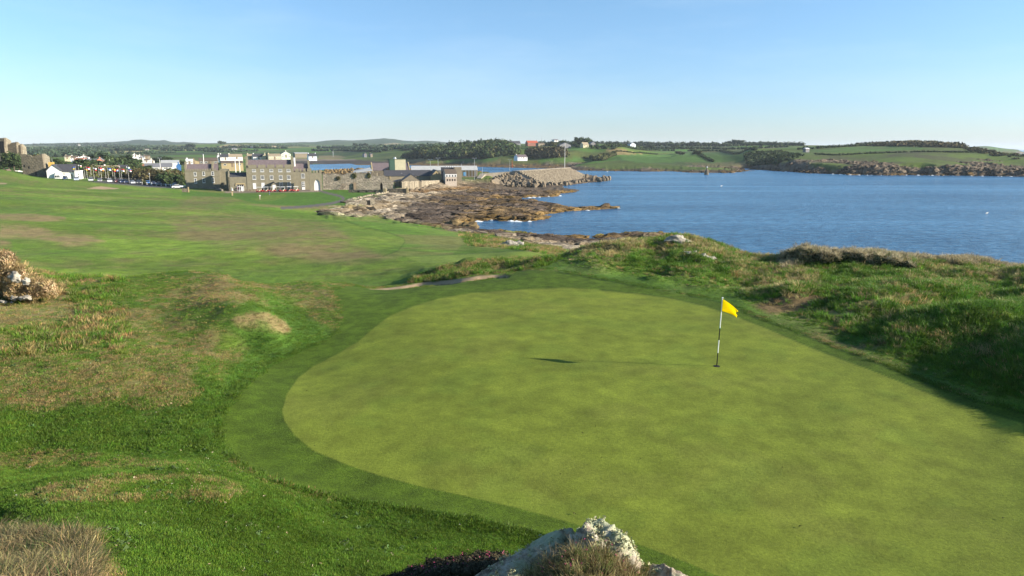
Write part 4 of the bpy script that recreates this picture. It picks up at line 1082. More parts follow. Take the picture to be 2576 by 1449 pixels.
# ------------------------------------------------------------------ buildings: frames fitted to the survey
class Fr:
    """x along the front, y into the building, z up"""
    def __init__(s, o, ang):
        s.o = Vector(o); s.a = ang; s.r = Vector((math.cos(ang), math.sin(ang), 0)); s.b = Vector((-math.sin(ang), math.cos(ang), 0))
    def uv(s, p, off=0.0):
        tx, td = ray(*p)
        Y = (off + s.o.x * s.b.x + s.o.y * s.b.y) / (tx * s.b.x + s.b.y)
        q_ = Vector((tx * Y, Y, CAM_Z - td * Y)) - s.o
        return q_.dot(s.r), q_.z
    def zat(s, u, v, py):
        q_ = s.o + s.r * u + s.b * v
        return z_for(q_.x, q_.y, py) - s.o.z
    def empty(s, name, label, cat, group=None): return empty(name, s.o, s.a, label, cat, group)
def window(parent, x0, x1, z0, z1, cols=2, rows=2, y=0.0, fr=.09, fmat=None, gmat=None, sill=True):
    f = MB(); t = .05
    f.box(x0, x0 + fr, y - t, y + .02, z0, z1); f.box(x1 - fr, x1, y - t, y + .02, z0, z1)
    f.box(x0 + fr, x1 - fr, y - t, y + .02, z1 - fr, z1); f.box(x0 + fr, x1 - fr, y - t, y + .02, z0, z0 + fr)
    b_ = fr * .55
    for i in range(1, cols):
        c = x0 + (x1 - x0) * i / cols; f.box(c - b_ / 2, c + b_ / 2, y - t * .8, y + .01, z0 + fr, z1 - fr)
    for j in range(1, rows):
        c = z0 + (z1 - z0) * j / rows; f.box(x0 + fr, x1 - fr, y - t * .7, y + .005, c - b_ / 2, c + b_ / 2)
    if sill: f.box(x0 - .08, x1 + .08, y - .14, y, z0 - .12, z0 - .003)
    w = f.build("window", fmat or M_FRAME, parent)
    MB().box(x0 + fr * .8, x1 - fr * .8, y - .02, y + .012, z0 + fr * .8, z1 - fr * .8).build("pane", gmat or M_GLASS, w)
    return w
def gable_roof(x0, x1, y0, y1, ze, zr, th=.18, over=.25, axis='x'):
    m_ = MB()
    if axis == 'x':
        ym = (y0 + y1) / 2; s_ = (zr - ze) / (ym - y0)
        ye, yf, z_ = y0 - over, y1 + over, ze - over * s_
        m_.extrx([(ye, z_), (ym, zr), (yf, z_), (yf, z_ + th), (ym, zr + th), (ye, z_ + th)], x0 - over * .4, x1 + over * .4)
    else:
        xm = (x0 + x1) / 2; s_ = (zr - ze) / (xm - x0)
        xe, xf, z_ = x0 - over, x1 + over, ze - over * s_
        m_.extr([(xe, z_), (xm, zr), (xf, z_), (xf, z_ + th), (xm, zr + th), (xe, z_ + th)][::-1], y0 - over * .4, y1 + over * .4)
    return m_
def house(label, Lx, Rx, base, eave, ridge, Y, wall, roof, gable=False, D=8.0, rot=25, wins=3, floors=1, chim=1, name="house", cat="house", group=None, door=True, z=None):
    o = atZ((Lx, base), z) if z is not None else atY((Lx, base), Y)
    F = Fr(o, math.radians(rot)); w = F.uv((Rx, base))[0]
    w = abs(w); ze = F.uv((Lx, eave))[1]; ze = max(ze, 1.8)
    e = F.empty(name, label, cat, group)
    wm = MB()
    if gable:
        zr = max(F.uv(((Lx + Rx) / 2, ridge))[1], ze + .8)
        wm.extr([(0, -2), (w, -2), (w, ze), (w / 2, zr), (0, ze)], 0, D)
        wall_o = wm.build("wall", wall, e)
        gable_roof(0, w, 0, D, ze + .02, zr + .02, axis='y').build("roof", roof, e)
    else:
        zr = max(F.uv(((Lx + Rx) / 2, ridge), D / 2)[1], ze + .8)
        wm.extrx([(0, -2), (D, -2), (D, ze), (D / 2, zr), (0, ze)], 0, w)
        wm.build("wall", wall, e)
        gable_roof(0, w, 0, D, ze + .02, zr + .02).build("roof", roof, e)
    for k in range(chim):
        cx = (.6 if k == 0 else w - .6) if not gable else w / 2
        cy = D / 2 if not gable else (.9 if k == 0 else D - .9)
        ch = MB().box(cx - .32, cx + .32, cy - .28, cy + .28, zr - .6, zr + .65); ch.box(cx - .37, cx + .37, cy - .33, cy + .33, zr + .653, zr + .75)
        ch.build("chimney", wall, e)
    fh = ze / floors
    for fl in range(floors):
        for i in range(wins):
            c = w * (i + .5) / wins; ww = min(.65, w / wins * .3)
            if door and fl == 0 and i == wins // 2:
                d_ = MB().box(c - .5, c + .5, -.05, .02, 0, 2.05).build("door", M_WOOD, e); continue
            window(e, c - ww, c + ww, fl * fh + fh * .38, fl * fh + fh * .8, 2, 1, fr=.1, sill=False)
    return e

# ================================================================== the stone clubhouse
base_z = 4.1
pL = Vector(atZ(zB(1252, 968), base_z)); pR = Vector(atZ(zB(2190, 951), base_z))
CA = math.atan2(pR.y - pL.y, pR.x - pL.x)
F = Fr(pL, CA)
club = F.empty("clubhouse", "long grey three storey stone clubhouse with purple slate roofs and battlements", "clubhouse")
wM = F.uv(zB(1945, 955))[0]; wR = F.uv(zB(2190, 951))[0]
hp = F.uv(zB(1600, 625))[1]; hr = F.uv(zB(2060, 685))[1]
D_ = 8.5
hrM = F.uv(zB(1570, 517), D_ / 2)[1]; hrR = F.uv(zB(2040, 575), D_ / 2)[1]
MB().box(0, wM, 0, D_, -1, hp).build("wall", M_STONE, club)
MB().box(wM + .003, wR, .25, D_, -1, hr).build("wall", M_STONE, club)
gable_roof(.7, wM - .7, .9, D_, hp - .6, hrM, over=0).build("roof", M_SLATE, club)
gable_roof(wM + .02, wR - .7, 1.0, D_, hr - .6, hrR, over=0).build("roof", M_SLATE, club)
def gable_wall(x, th, zb, zt, D0, D1, steps=6, ex=1.3):
    """crow-stepped gable in the y-z plane"""
    ym = (D0 + D1) / 2; L_ = []; n_ = steps
    half = []
    for i in range(n_):
        y0 = D0 + (ym - .8 - D0) * i / n_; z = zb + (zt - zb) * (i + 1) / n_
        half.append((y0, z))
    pts = [(D0, -1)]
    z = zb
    for y0, zz in half: pts += [(y0, z), (y0, zz)]; z = zz
    pts += [(ym - .8, z), (ym - .8, z + ex), (ym + .8, z + ex), (ym + .8, z)]
    for y0, zz in reversed(half):
        pts += [(D0 + D1 - y0, zz)]
        k = half.index((y0, zz)); pts += [(D0 + D1 - y0, half[k - 1][1] if k else zb)]
    pts.append((D1, -1))
    return MB().extrx(pts[::-1] if False else pts, x, x + th)
gable_wall(-.02, .75, hp + .3, hrM + .3, .3, D_ + .1).build("gable_wall", M_STONE, club)
gable_wall(wM - .72, .75, hp + .3, hrM + .3, .3, D_ + .1).build("gable_wall", M_STONE, club)
gable_wall(wR - .72, .75, hr + .3, hrR + .3, .4, D_ + .1).build("gable_wall", M_STONE, club)
mb = MB()
xs = [F.uv(zB(q_, 600))[0] for q_ in (1262, 1395, 1405, 1528, 1540, 1658, 1670, 1785, 1797, 1942)]
zpt = F.uv(zB(1600, 583))[1]
for a_, b_ in zip(xs[0::2], xs[1::2]): mb.box(a_, b_ - .35, -.12, .3, hp + .003, zpt)
mb.box(.3, wM - .3, -.10, .3, hp - .25, hp + .002)
mb.build("parapet", M_STONE, club)
mb = MB(); zp2 = F.uv(zB(2060, 640))[1]
for a_, b_ in ((1950, 2000), (2015, 2040), (2070, 2105), (2125, 2192)): mb.box(F.uv(zB(a_, 650))[0], F.uv(zB(b_, 650))[0], .1, .6, hr + .002, zp2)
mb.build("parapet", M_STONE, club)
MB().box(wM + .4, wM + 1.0, 3.6, 4.3, hrM - 3.2, F.uv(zB(1945, 480), 4)[1]).build("chimney", M_WHITE, club)
for xs_, (t0, t1), c_, r_ in (((1345, 1465, 1600, 1732, 1852), (650, 688), 3, 2), ((1350, 1470, 1605, 1740, 1858), (740, 800), 3, 3)):
    for xc in xs_:
        a_, z1 = F.uv(zB(xc - 28, t0)); b_, z0 = F.uv(zB(xc + 28, t1)); window(club, a_, b_, z0, z1, c_, r_, fr=.11)
for xc, t0, t1 in ((1355, 855, 935), (1480, 850, 922), (1745, 842, 912), (1865, 838, 915)):
    a_, z1 = F.uv(zB(xc - 27, t0)); b_, z0 = F.uv(zB(xc + 27, t1))
    window(club, a_, b_, z0, z1, 3, 4, fr=.11, gmat=M_FRAME if xc < 1500 else None)
a_, z1 = F.uv(zB(2038, 715)); b_, z0 = F.uv(zB(2095, 780)); window(club, a_, b_, z0, z1, 3, 3, y=.25, fr=.11)
a_, z1 = F.uv(zB(2045, 835)); b_, z0 = F.uv(zB(2100, 945)); dr = MB().box(a_, b_, .15, .27, 0, z1).build("door", M_FRAME, club)
for i in (0, 1):
    for j in (0, 1, 2): MB().box(a_ + .22 + i * (b_ - a_ - .2) / 2, a_ + .22 + i * (b_ - a_ - .2) / 2 + (b_ - a_) * .28, .10, .16, z1 * (.35 + .22 * j), z1 * (.35 + .22 * j) + .45).build("pane", M_GLASS, dr)
# little porch
a_, zb_ = F.uv(zB(1592, 905), -1.8); b_ = F.uv(zB(1690, 905), -1.8)[0]; za = F.uv(zB(1640, 838), -1.8)[1]; ze_ = F.uv(zB(1592, 885), -1.8)[1]
po = MB().extr([(a_ + .2, -.5), (b_ - .2, -.5), (b_ - .2, ze_), ((a_ + b_) / 2, za - .2), (a_ + .2, ze_)], -1.7, 0).build("porch", M_STONE, club)
gable_roof(a_ + .2, b_ - .2, -1.7, 0, ze_ + .02, za, th=.15, axis='y').build("porch_roof", M_DSLATE, po)
MB().box((a_ + b_) / 2 - .55, (a_ + b_) / 2 + .55, -1.76, -1.69, 0, 2.2).build("door", M_FRAME, po)
# projecting entrance block on the left
F2 = Fr(F.o + F.r * -.01, CA)
eL = F2.uv(zB(978, 972))[0]; he = F2.uv(zB(1100, 765))[1]; hpk = F2.uv(zB(1100, 705), 4)[1]
MB().box(eL, -.03, .1, 9, -1, he).build("wall", M_STONE, club)
gable_roof(eL + .5, -.03, .6, 8.6, he - .1, hpk, over=0).build("roof", M_DSLATE, club)
gl = MB(); gl.extrx([(.1, -1), (.1, he + .2), (4.3, hpk + .9), (9, hpk + .6), (9, -1)], eL - .02, eL + .5); gl.build("gable_wall", M_STONE, club)
MB().box(eL - 1.0, eL - .03, 4.5, 14, -1, hpk + 1.2).build("wall", M_STONE, club)
a_, z1 = F.uv(zB(1092, 875)); b_, _z = F.uv(zB(1203, 970))
en = MB().box(a_, b_, 0.0, .12, 0, z1).build("entrance", M_DARK, club)
k_ = MB(); k_.box(a_ - .35, b_ + .35, -.12, .1, z1, z1 + .5); k_.box(a_ - .5, a_ - .1, -.12, .1, z1 - .6, z1 - .003); k_.box(b_ + .1, b_ + .5, -.12, .1, z1 - .6, z1 - .003); k_.build("lintel", M_YEL, en)
k_ = MB()
for t in (.0, .33, .62, .94): k_.box(a_ + (b_ - a_) * t, a_ + (b_ - a_) * t + .14, -.05, -.003, 0, z1 * .92)
k_.box(a_, b_, -.05, -.004, z1 * .62, z1 * .70); k_.box(a_ + 1.4, a_ + 2.3, -.04, -.002, .1, z1 * .6); k_.build("door_frame", M_FRAME, en)

# west wing, set further back
wz = 4.55
F3 = Fr(atZ(zB(345, 932), wz), CA)
ww_ = F3.uv(zB(860, 925))[0]; hw = F3.uv(zB(480, 672))[1]; hwr = F3.uv(zB(560, 580), 3.6)[1]
wing = F3.empty("battlemented_wing", "two storey grey stone wing with battlements behind the tall white pole", "building")
MB().box(0, ww_, 0, 7.2, -1.5, hw).build("wall", M_STONE, wing)
gable_roof(.6, ww_ - .6, .8, 7.0, hw - .3, hwr, over=0).build("roof", M_SLATE, wing)
gable_wall(-.02, .65, hw + .2, hwr + .2, .2, 7.3, 5, .9).build("gable_wall", M_STONE, wing)
gable_wall(ww_ - 3.0, .65, hw + .2, hwr + .3, .2, 7.3, 5, .9).build("gable_wall", M_STONE, wing)
mb = MB(); zt_ = F3.uv(zB(480, 645))[1]
n_ = 13
for i in range(n_): mb.box(.2 + (ww_ - 1.2) * i / n_, .2 + (ww_ - 1.2) * (i + .66) / n_, -.12, .25, hw + .002, zt_)
mb.box(.1, ww_ - .8, -.12, .2, hw - .3, hw + .001); mb.build("parapet", M_STONE, wing)
for xc, t0, t1 in ((480, 692, 750), (605, 687, 745), (738, 685, 742), (487, 785, 856), (608, 783, 850), (745, 776, 848)):
    a_, z1 = F3.uv(zB(xc - 22, t0)); b_, z0 = F3.uv(zB(xc + 22, t1)); window(wing, a_, b_, z0, z1, 1, 2, fr=.16)
MB().box(ww_ + .02, ww_ + 2.5, 1.5, 7, -1.5, hw + .5).build("wall", M_STONE, wing)

# arched gateway next to the clubhouse and the ruined wall
F4 = Fr(Vector(atZ(zC(-35, 965), base_z)), CA)
aw = F4.uv(zC(148, 960))[0]; ah = F4.uv(zC(60, 705))[1]; a0, az = F4.uv(zC(28, 950)); a1, _z = F4.uv(zC(115, 950)); at_ = F4.uv(zC(68, 800))[1]
gate = F4.empty("arched_gateway", "grey battlemented gateway wall with a pointed white arch opening", "gateway")
arc = [(a0, 0)] + [(a0, at_ * .45)]
for i in range(1, 6): t = i / 6; arc.append((a0 + (a1 - a0) * .5 * (1 - math.cos(t * math.pi / 2)), at_ * (.45 + .55 * math.sin(t * math.pi / 2))))
top_ = [((a0 + a1) / 2, at_)]
rgt = [(a0 + a1 - x, z) for x, z in reversed(arc)]
MB().extr([(0, -1), (a0, -1)] + arc + top_ + [((a0 + a1) / 2, ah), (0, ah)], 0, 1.2).build("wall", M_STONE, gate)
MB().extr([(a1, -1), (aw, -1), (aw, ah), ((a0 + a1) / 2, ah)] + top_ + rgt, 0, 1.2).build("wall", M_STONE, gate)
mb = MB(); zt_ = F4.uv(zC(60, 665))[1]
for t in (.03, .3, .55, .8): mb.box(aw * t, aw * (t + .16), -.03, .5, ah - .02, zt_)
mb.build("parapet", M_STONE, gate)
MB().extr(arc + top_ + rgt, .35, .45).build("board", M_FRAME, gate)
MB().box(a0 + .2, a1 - .2, .5, .98, 0, .9).build("bench", M_WOOD, gate)

rw0 = Vector(atZ(zC(150, 950), 4.1)); rw1 = Vector(atZ(zC(1195, 935), 4.1))
F5 = Fr(rw0, math.atan2(rw1.y - rw0.y, rw1.x - rw0.x))
ruin = F5.empty("ruined_wall", "long ruined rubble wall with ragged top and small pointed doorway", "wall")
prof = [(150, 720), (250, 735), (330, 715), (420, 745), (520, 712), (580, 700), (700, 715), (850, 712), (880, 750), (960, 752), (1050, 745), (1110, 800), (1195, 830)]
pts = [F5.uv(zC(*p)) for p in prof]
d0, _z = F5.uv(zC(997, 918)); d1, _z = F5.uv(zC(1033, 918)); dt = F5.uv(zC(1015, 838))[1]; wl_ = F5.uv(zC(1195, 930))[0]
left = [p for p in pts if p[0] < (d0 + d1) / 2]; right = [p for p in pts if p[0] >= (d0 + d1) / 2]
zm = np.interp((d0 + d1) / 2, [p[0] for p in pts], [p[1] for p in pts])
MB().extr([(0, -1.2), (d0, -1.2), (d0, dt * .6), ((d0 + d1) / 2, dt), ((d0 + d1) / 2, zm)] + left[::-1], 0, 1.3).build("wall", M_RUBBLE, ruin)
MB().extr([(d1, -1.2), (wl_, -1.2)] + right[::-1] + [((d0 + d1) / 2, zm), ((d0 + d1) / 2, dt), (d1, dt * .6)], 0, 1.3).build("wall", M_RUBBLE, ruin)
MB().extr([(d0, -1), (d1, -1), (d1, dt * .6), ((d0 + d1) / 2, dt), (d0, dt * .6)], .9, 1.0).build("doorway", M_DARK, ruin)
rng_ = random.Random(4); mb = MB(); x = 0
while x < wl_ - 1:
    w_ = rng_.uniform(.4, 1.3); zt_ = np.interp(x + w_ / 2, [p[0] for p in pts], [p[1] for p in pts])
    if rng_.random() < .75: mb.box(x, x + w_, .1 + .1 * rng_.random(), 1.1, zt_ - .3, zt_ + rng_.uniform(.1, .6))
    x += w_
mb.build("broken_top", M_RUBBLE2, ruin)["kind"] = "stuff"
for (a, b, c, d, mt, nm) in ((590, 720, 640, 785, M_LEAF2, "ivy"), (815, 712, 845, 775, M_LEAF2, "ivy"), (355, 750, 400, 820, M_GORSE, "ivy")):
    x0_, z1 = F5.uv(zC(a, b)); x1_, z0 = F5.uv(zC(c, d)); rng = np.random.RandomState(int(a))
    cc = np.stack([rng.uniform(x0_, x1_, 14), rng.uniform(-.25, -.05, 14), rng.uniform(z0, z1, 14)], 1)
    o = link(nm, leafy_mesh(nm, cc, np.full((14, 3), .45), 24, .4, mt, int(a)), ruin)
# leaning timbers against the wall
lt = empty("timber_stack", F5.o + F5.r * F5.uv(zC(470, 935))[0] - F5.b * 1.2, CA, "dark leaning timber frames against the foot of the ruined wall", "timber")
for i in range(4): MB().tube((-2.4 + i * .9, -.3, -.1), (-.3 + i * .9, .7, 2.4), .09, .07, 6).build("beam", M_WOOD, lt)
MB().box(3.6, 4.6, .2, .6, -.2, 2.6).build("post", M_WOOD, lt)

# tower fragment at the end of the ruined wall
F6 = Fr(Vector(atY(zC(865, 750), F5.o.y + 10)), CA); w6 = F6.uv(zC(1045, 745))[0]; h6 = F6.uv(zC(950, 675))[1]
tw = F6.empty("turret_ruin", "small dark broken stone turret with an arched gap at end of ruined wall", "ruin")
MB().extr([(0, -3), (w6 * .42, -3), (w6 * .42, h6 * .55), (w6 * .5, h6 * .7), (w6 * .5, h6 * 1.0), (w6 * .3, h6 * 1.0), (w6 * .25, h6 * .75), (0, h6 * .9)], 0, 1.5).build("wall", M_RUBBLE2, tw)
MB().extr([(w6 * .62, -3), (w6, -3), (w6, h6 * .95), (w6 * .85, h6 * 1.05), (w6 * .5, h6), (w6 * .5, h6 * .7), (w6 * .62, h6 * .55)], 0, 1.5).build("wall", M_RUBBLE2, tw)

# ---- harbour buildings right of the clubhouse
def building(name, label, L_, R_, z, eave, ridge, D, wall, roof, rotdeg=None, R2=None, gable=False, cat="building", over=.2, depth_from=None):
    o = Vector(atZ(L_, z)); 
    a = math.radians(rotdeg) if rotdeg is not None else CA
    F = Fr(o, a); w = F.uv(R_)[0]; ze = F.uv((L_[0], eave))[1]
    e = F.empty(name, label, cat)
    if gable:
        zr = F.uv(((L_[0] + R_[0]) / 2, ridge))[1]
        MB().extr([(0, -2), (w, -2), (w, ze), (w / 2, zr), (0, ze)], 0, D).build("wall", wall, e); gable_roof(0, w, 0, D, ze + .02, zr + .02, axis='y', over=over).build("roof", roof, e)
    else:
        zr = F.uv(((L_[0] + R_[0]) / 2, ridge), D / 2)[1]
        MB().extrx([(0, -2), (D, -2), (D, ze), (D / 2, zr), (0, ze)], 0, w).build("wall", wall, e); gable_roof(0, w, 0, D, ze + .02, zr + .02, over=over).build("roof", roof, e)
    return F, e, w, ze, zr
Fb, eb, wb, ze, zr = building("store_building", "long low ochre store with dark slate roof beside the sea wall", zC(1065, 835), zC(1755, 822), 4.8, zC(0, 752)[1], zC(0, 668)[1], 9, M_BEIGE, M_DSLATE, rotdeg=14)
for a_ in (1310, 1685):
    x_, z_ = Fb.uv(zC(a_, 720), 2.3); w_ = window(eb, x_ - .35, x_ + .35, z_ - .2, z_ + .4, 1, 1, y=1.9, sill=False); w_.name = "skylight"
for a_ in (1140, 1560): x_ = Fb.uv(zC(a_, 800))[0]; MB().box(x_ - .2, x_ + .2, -.2, -.003, -1, ze - .1).build("buttress", M_YEL, eb)
o = atZ(zC(1752, 828), 5.0); F7 = Fr(o, math.radians(14)); w7 = F7.uv(zC(1900, 825))[0]; e7 = F7.empty("gabled_store", "bright ochre gable end of the long store above the sea wall", "building")
ze7 = F7.uv(zC(1752, 745))[1]; zr7 = F7.uv(zC(1822, 665))[1]
MB().extr([(0, -2), (w7, -2), (w7, ze7), (w7 / 2, zr7), (0, ze7)], 0, 12).build("wall", M_YEL, e7); gable_roof(0, w7, 0, 12, ze7 + .02, zr7, axis='y', over=.25).build("roof", M_DSLATE, e7)
MB().box(w7 / 2 - .2, w7 / 2 + .2, -.04, .02, (ze7 + zr7) / 2 - .5, (ze7 + zr7) / 2).build("vent", M_DARK, e7)
Fb, eb, wb, ze, zr = building("open_shed", "brown open fronted shed with dark roof between ruined wall and sea wall", zC(1300, 905), zC(1605, 870), 4.4, zC(0, 835)[1], zC(0, 728)[1], 9, M_BEIGE, M_DSLATE, rotdeg=12, gable=True)
a_ = Fb.uv(zC(1205, 940), 2)[0]
MB().box(a_, -.1, 1.0, 1.35, -1.5, ze + .2).build("side_wall", M_BEIGE, eb)
MB().add([(a_ - .3, .6, ze - .1), (0.3, .2, ze + .6), (0.3, 8.6, ze + .6), (a_ - .3, 8.8, ze - .1), (a_ - .3, .6, ze + .05), (0.3, .2, ze + .78), (0.3, 8.6, ze + .78), (a_ - .3, 8.8, ze + .05)], [(0, 3, 2, 1), (4, 5, 6, 7), (0, 1, 5, 4), (1, 2, 6, 5), (2, 3, 7, 6), (3, 0, 4, 7)]).build("lean_to_roof", M_DSLATE, eb)
MB().box(a_, a_ + .25, .2, .95, -1.5, ze - .2).build("post", M_DARK, eb); MB().box(-.5, -.15, .1, .9, -1.5, ze).build("post", M_DARK, eb)
Fb, eb, wb, ze, zr = building("slate_hall", "large hall with purple slate roof behind the ruined wall", zC(888, 720), zC(1425, 720), 5.2, zC(0, 668)[1], zC(0, 562)[1], 12, M_BEIGE, M_SLATE, rotdeg=16)
MB().extrx([(-.2, -1), (-.2, ze + .3), (6, zr + .8), (12.2, ze + .3), (12.2, -1)], -.5, .05).build("gable_wall", M_YEL, eb)
MB().extrx([(-.2, -1), (-.2, ze + .3), (6, zr + .8), (12.2, ze + .3), (12.2, -1)], wb - .05, wb + .5).build("gable_wall", M_YEL, eb)
a_ = Fb.uv(zC(1060, 665))[0]; b_ = Fb.uv(zC(1220, 665))[0]; zt_ = Fb.uv(zC(1140, 618))[1]
dm = MB().extr([(a_, ze - 1.5), (b_, ze - 1.5), (b_, ze + .1), ((a_ + b_) / 2, zt_), (a_, ze + .1)], -1.0, 4).build("dormer", M_DARK, eb); gable_roof(a_, b_, -1.2, 4, ze + .1, zt_ + .1, axis='y').build("dormer_roof", M_DSLATE, dm)
# cream ice plant on top behind
o = atY(zC(1135, 565), 395); F8 = Fr(o, math.radians(15)); x1_ = F8.uv(zC(1212, 560))[0]; x2_ = F8.uv(zC(1370, 560))[0]; zt_ = F8.uv(zC(1250, 505))[1]
e8 = F8.empty("ice_plant", "cream and green box shaped harbour plant above the slate hall roof", "building")
MB().box(0, x1_, 0, 6, -4, zt_).build("end_wall", plain("green_sheet", (.05, .10, .07), .8), e8); MB().box(x1_ + .003, x2_, .0, 6, -4, zt_).build("front_wall", M_CREAM, e8)
MB().box(-.2, x2_ + .2, -.2, 6.2, zt_ + .003, zt_ + .25).build("roof", plain("green_trim", (.10, .14, .08), .8), e8)
MB().tube((x1_ + .2, 2, zt_ + .25), (x1_ + .2, 2, zt_ + 1.2), 1.0, .6, 10).build("roof_vent", M_METAL, e8)
# white two storey office and beige tower block
Fb, eb, wb, ze, zr = building("harbour_office", "white and brick two storey harbour office with tan hipped roof", zC(1955, 838), zC(2122, 825), 5.0, zC(0, 718)[1], zC(0, 655)[1], 9, plain("pink_brick", (.50, .42, .34), .9), M_BSLATE, rotdeg=12)
MB().box(-.05, wb + .05, -.08, -.003, ze * .62, ze).build("white_band", M_WHITE, eb)
for i in range(4): window(eb, wb * (.08 + .25 * i), wb * (.20 + .25 * i), ze * .60, ze * .88, 1, 1, y=-.08, sill=False); window(eb, wb * (.12 + .22 * i), wb * (.24 + .22 * i), ze * .1, ze * .38, 1, 1, y=0, sill=False, fmat=M_WOOD)
o = atZ(zC(2092, 812), 5.0); F9 = Fr(o, math.radians(10)); w9 = F9.uv(zC(2195, 810))[0]; h9 = F9.uv(zC(2092, 622))[1]
e9 = F9.empty("tower_block", "tall beige rendered block with dark flat side behind harbour office", "building")
MB().box(0, w9, 0, 5, -2, h9).build("wall", M_BEIGE, e9)
a_ = F9.uv(zC(1905, 700), 5)[0]; MB().box(a_, -.003, 5.2, 12, -2, h9 - .2).build("rear_wall", M_DSLATE, e9)
for i in range(5): MB().tube((a_ + 2 + i * 1.1, 7, h9 - .2), (a_ + 2 + i * 1.1, 7, h9 + .5), .28, .28, 8).build("roof_vent", M_METAL, e9)
# fish market shed
Fb, eb, wb, ze, zr = building("quay_warehouse", "long grey sheet roofed quay warehouse with open bays", zC(1455, 760), zC(2430, 750), 5.0, zC(0, 668)[1], zC(0, 605)[1], 10, M_BEIGE, M_SHEET, rotdeg=8)
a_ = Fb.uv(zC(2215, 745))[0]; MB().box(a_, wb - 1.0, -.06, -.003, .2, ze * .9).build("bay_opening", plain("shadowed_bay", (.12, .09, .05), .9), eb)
MB().box(a_ + .2, a_ + 1.8, -.12, -.07, .3, ze * .7).build("blue_door", plain("blue_paint", (.12, .30, .50), .6), eb)
for t in (.2, .45, .7, 1.0): MB().box(a_ + (wb - 1.2 - a_) * t, a_ + (wb - 1.2 - a_) * t + .25, -.14, -.08, 0, ze).build("post", M_METAL, eb)
# pale metal roofs behind the ruined wall
o = atY(zC(600, 722), 318); F10 = Fr(o, math.radians(18)); w10 = F10.uv(zC(885, 722))[0]; z0_ = F10.uv(zC(600, 705))[1]; z1_ = F10.uv(zC(880, 628), 10)[1]
e10 = F10.empty("sheet_roofed_shed", "low shed with pale ribbed metal roof behind ruined wall", "shed")
MB().box(0, w10, 0, 10, -4, z0_ - .1).build("wall", M_METAL, e10)
MB().add([(-.5, -.5, z0_), (w10, -.5, z0_ + .8), (w10, 10, z1_), (1.5, 10, z0_ + .8), (-.5, -.5, z0_ + .15), (w10, -.5, z0_ + .95), (w10, 10, z1_ + .15), (1.5, 10, z0_ + .95)], [(0, 3, 2, 1), (4, 5, 6, 7), (0, 1, 5, 4), (1, 2, 6, 5), (2, 3, 7, 6), (3, 0, 4, 7)]).build("roof", M_SHEET, e10)
mb = MB()
for i in range(9): x_ = w10 * (i + .5) / 9; mb.add([(x_ - .06, -.5, z0_ + .18 + .8 * i / 9), (x_ + .06, -.5, z0_ + .18 + .8 * i / 9), (x_ + .06, 10, z0_ + 1.0 + (z1_ - z0_ - .8) * i / 9), (x_ - .06, 10, z0_ + 1.0 + (z1_ - z0_ - .8) * i / 9)], [(0, 1, 2, 3)])
mb.build("ribs", M_METAL, e10)["kind"] = "stuff"
# low bank wall on the lawn
bw0 = Vector(atZ(zC(530, 995), 3.9)); bw1 = Vector(atZ(zC(1060, 1003), 3.7)); Fw = Fr(bw0, math.atan2(bw1.y - bw0.y, bw1.x - bw0.x)); ww2 = (bw1 - bw0).length
e = Fw.empty("garden_wall", "low dark retaining wall with pale end pillar on the lawn", "wall")
hh_ = Fw.uv(zC(700, 952))[1]
MB().box(0, ww2, 0, .6, -.6, hh_).build("wall", M_RUBBLE2, e); MB().box(ww2 - .5, ww2 + .6, -.25, .7, -.6, hh_ + .4).build("pillar", M_YEL, e)
for i in range(3): MB().box(ww2 * (.25 + .23 * i), ww2 * (.25 + .23 * i) + .7, -.04, .002, .05, hh_ * .5).build("recess", M_DARK, e)
MB().box(ww2 + .62, ww2 + 7.5, 3.5, 4.1, -.4, hh_ + .2).build("wall", M_RUBBLE2, e); MB().box(ww2 + 7.6, ww2 + 8.3, 3.3, 4.2, -.6, hh_ + .6).build("pillar", M_YEL, e)
# sea wall running along the shore
def wall_line(name, label, pts, hs, th, mat, z=None, cat="wall", seed=1, rough=.15, part="masonry"):
    P = [Vector(atZ(p, z)) if z is not None else Vector(ground_hit(*p, y0=100)) for p in pts]
    e = empty(name, P[0], 0, label, cat); mb = MB(); rg = random.Random(seed)
    tot = 0
    for i, (a, b) in enumerate(zip(P[:-1], P[1:])):
        L_ = (b - a).length; n_ = max(1, int(L_ / .9)); d = (b - a).normalized(); nn = Vector((-d.y, d.x, 0))
        for k in range(n_):
            s0, s1 = a.lerp(b, k / n_), a.lerp(b, (k + 1.04) / n_); h = (hs[i] + (hs[i + 1] - hs[i]) * (k + .5) / n_) * (1 + rg.uniform(-rough, rough)); j = rg.uniform(-.1, .1) * th
            q_ = [s0 + nn * (-th / 2 + j), s1 + nn * (-th / 2 + j), s1 + nn * (th / 2 + j), s0 + nn * (th / 2 + j)]
            vs = [(v - P[0] - Vector((0, 0, 1.2))) for v in q_] + [(v - P[0] + Vector((0, 0, h))) for v in q_]
            mb.add(vs, [(0, 3, 2, 1), (4, 5, 6, 7), (0, 1, 5, 4), (1, 2, 6, 5), (2, 3, 7, 6), (3, 0, 4, 7)])
    mb.build(part, mat, e)["kind"] = "stuff"
    return e
M_PALE = rubble("pale_sea_wall_stone", (.24, .205, .145), (.20, .17, .12), 1.6)
wall_line("sea_wall", "pale stone sea wall below the ochre harbour buildings", [zC(1310, 925), zC(1440, 918), zC(1650, 888), zC(1850, 858), zC(1960, 840)], [2.6, 2.6, 2.0, 1.4, 1.0], .8, M_PALE, z=4.4, rough=.05)
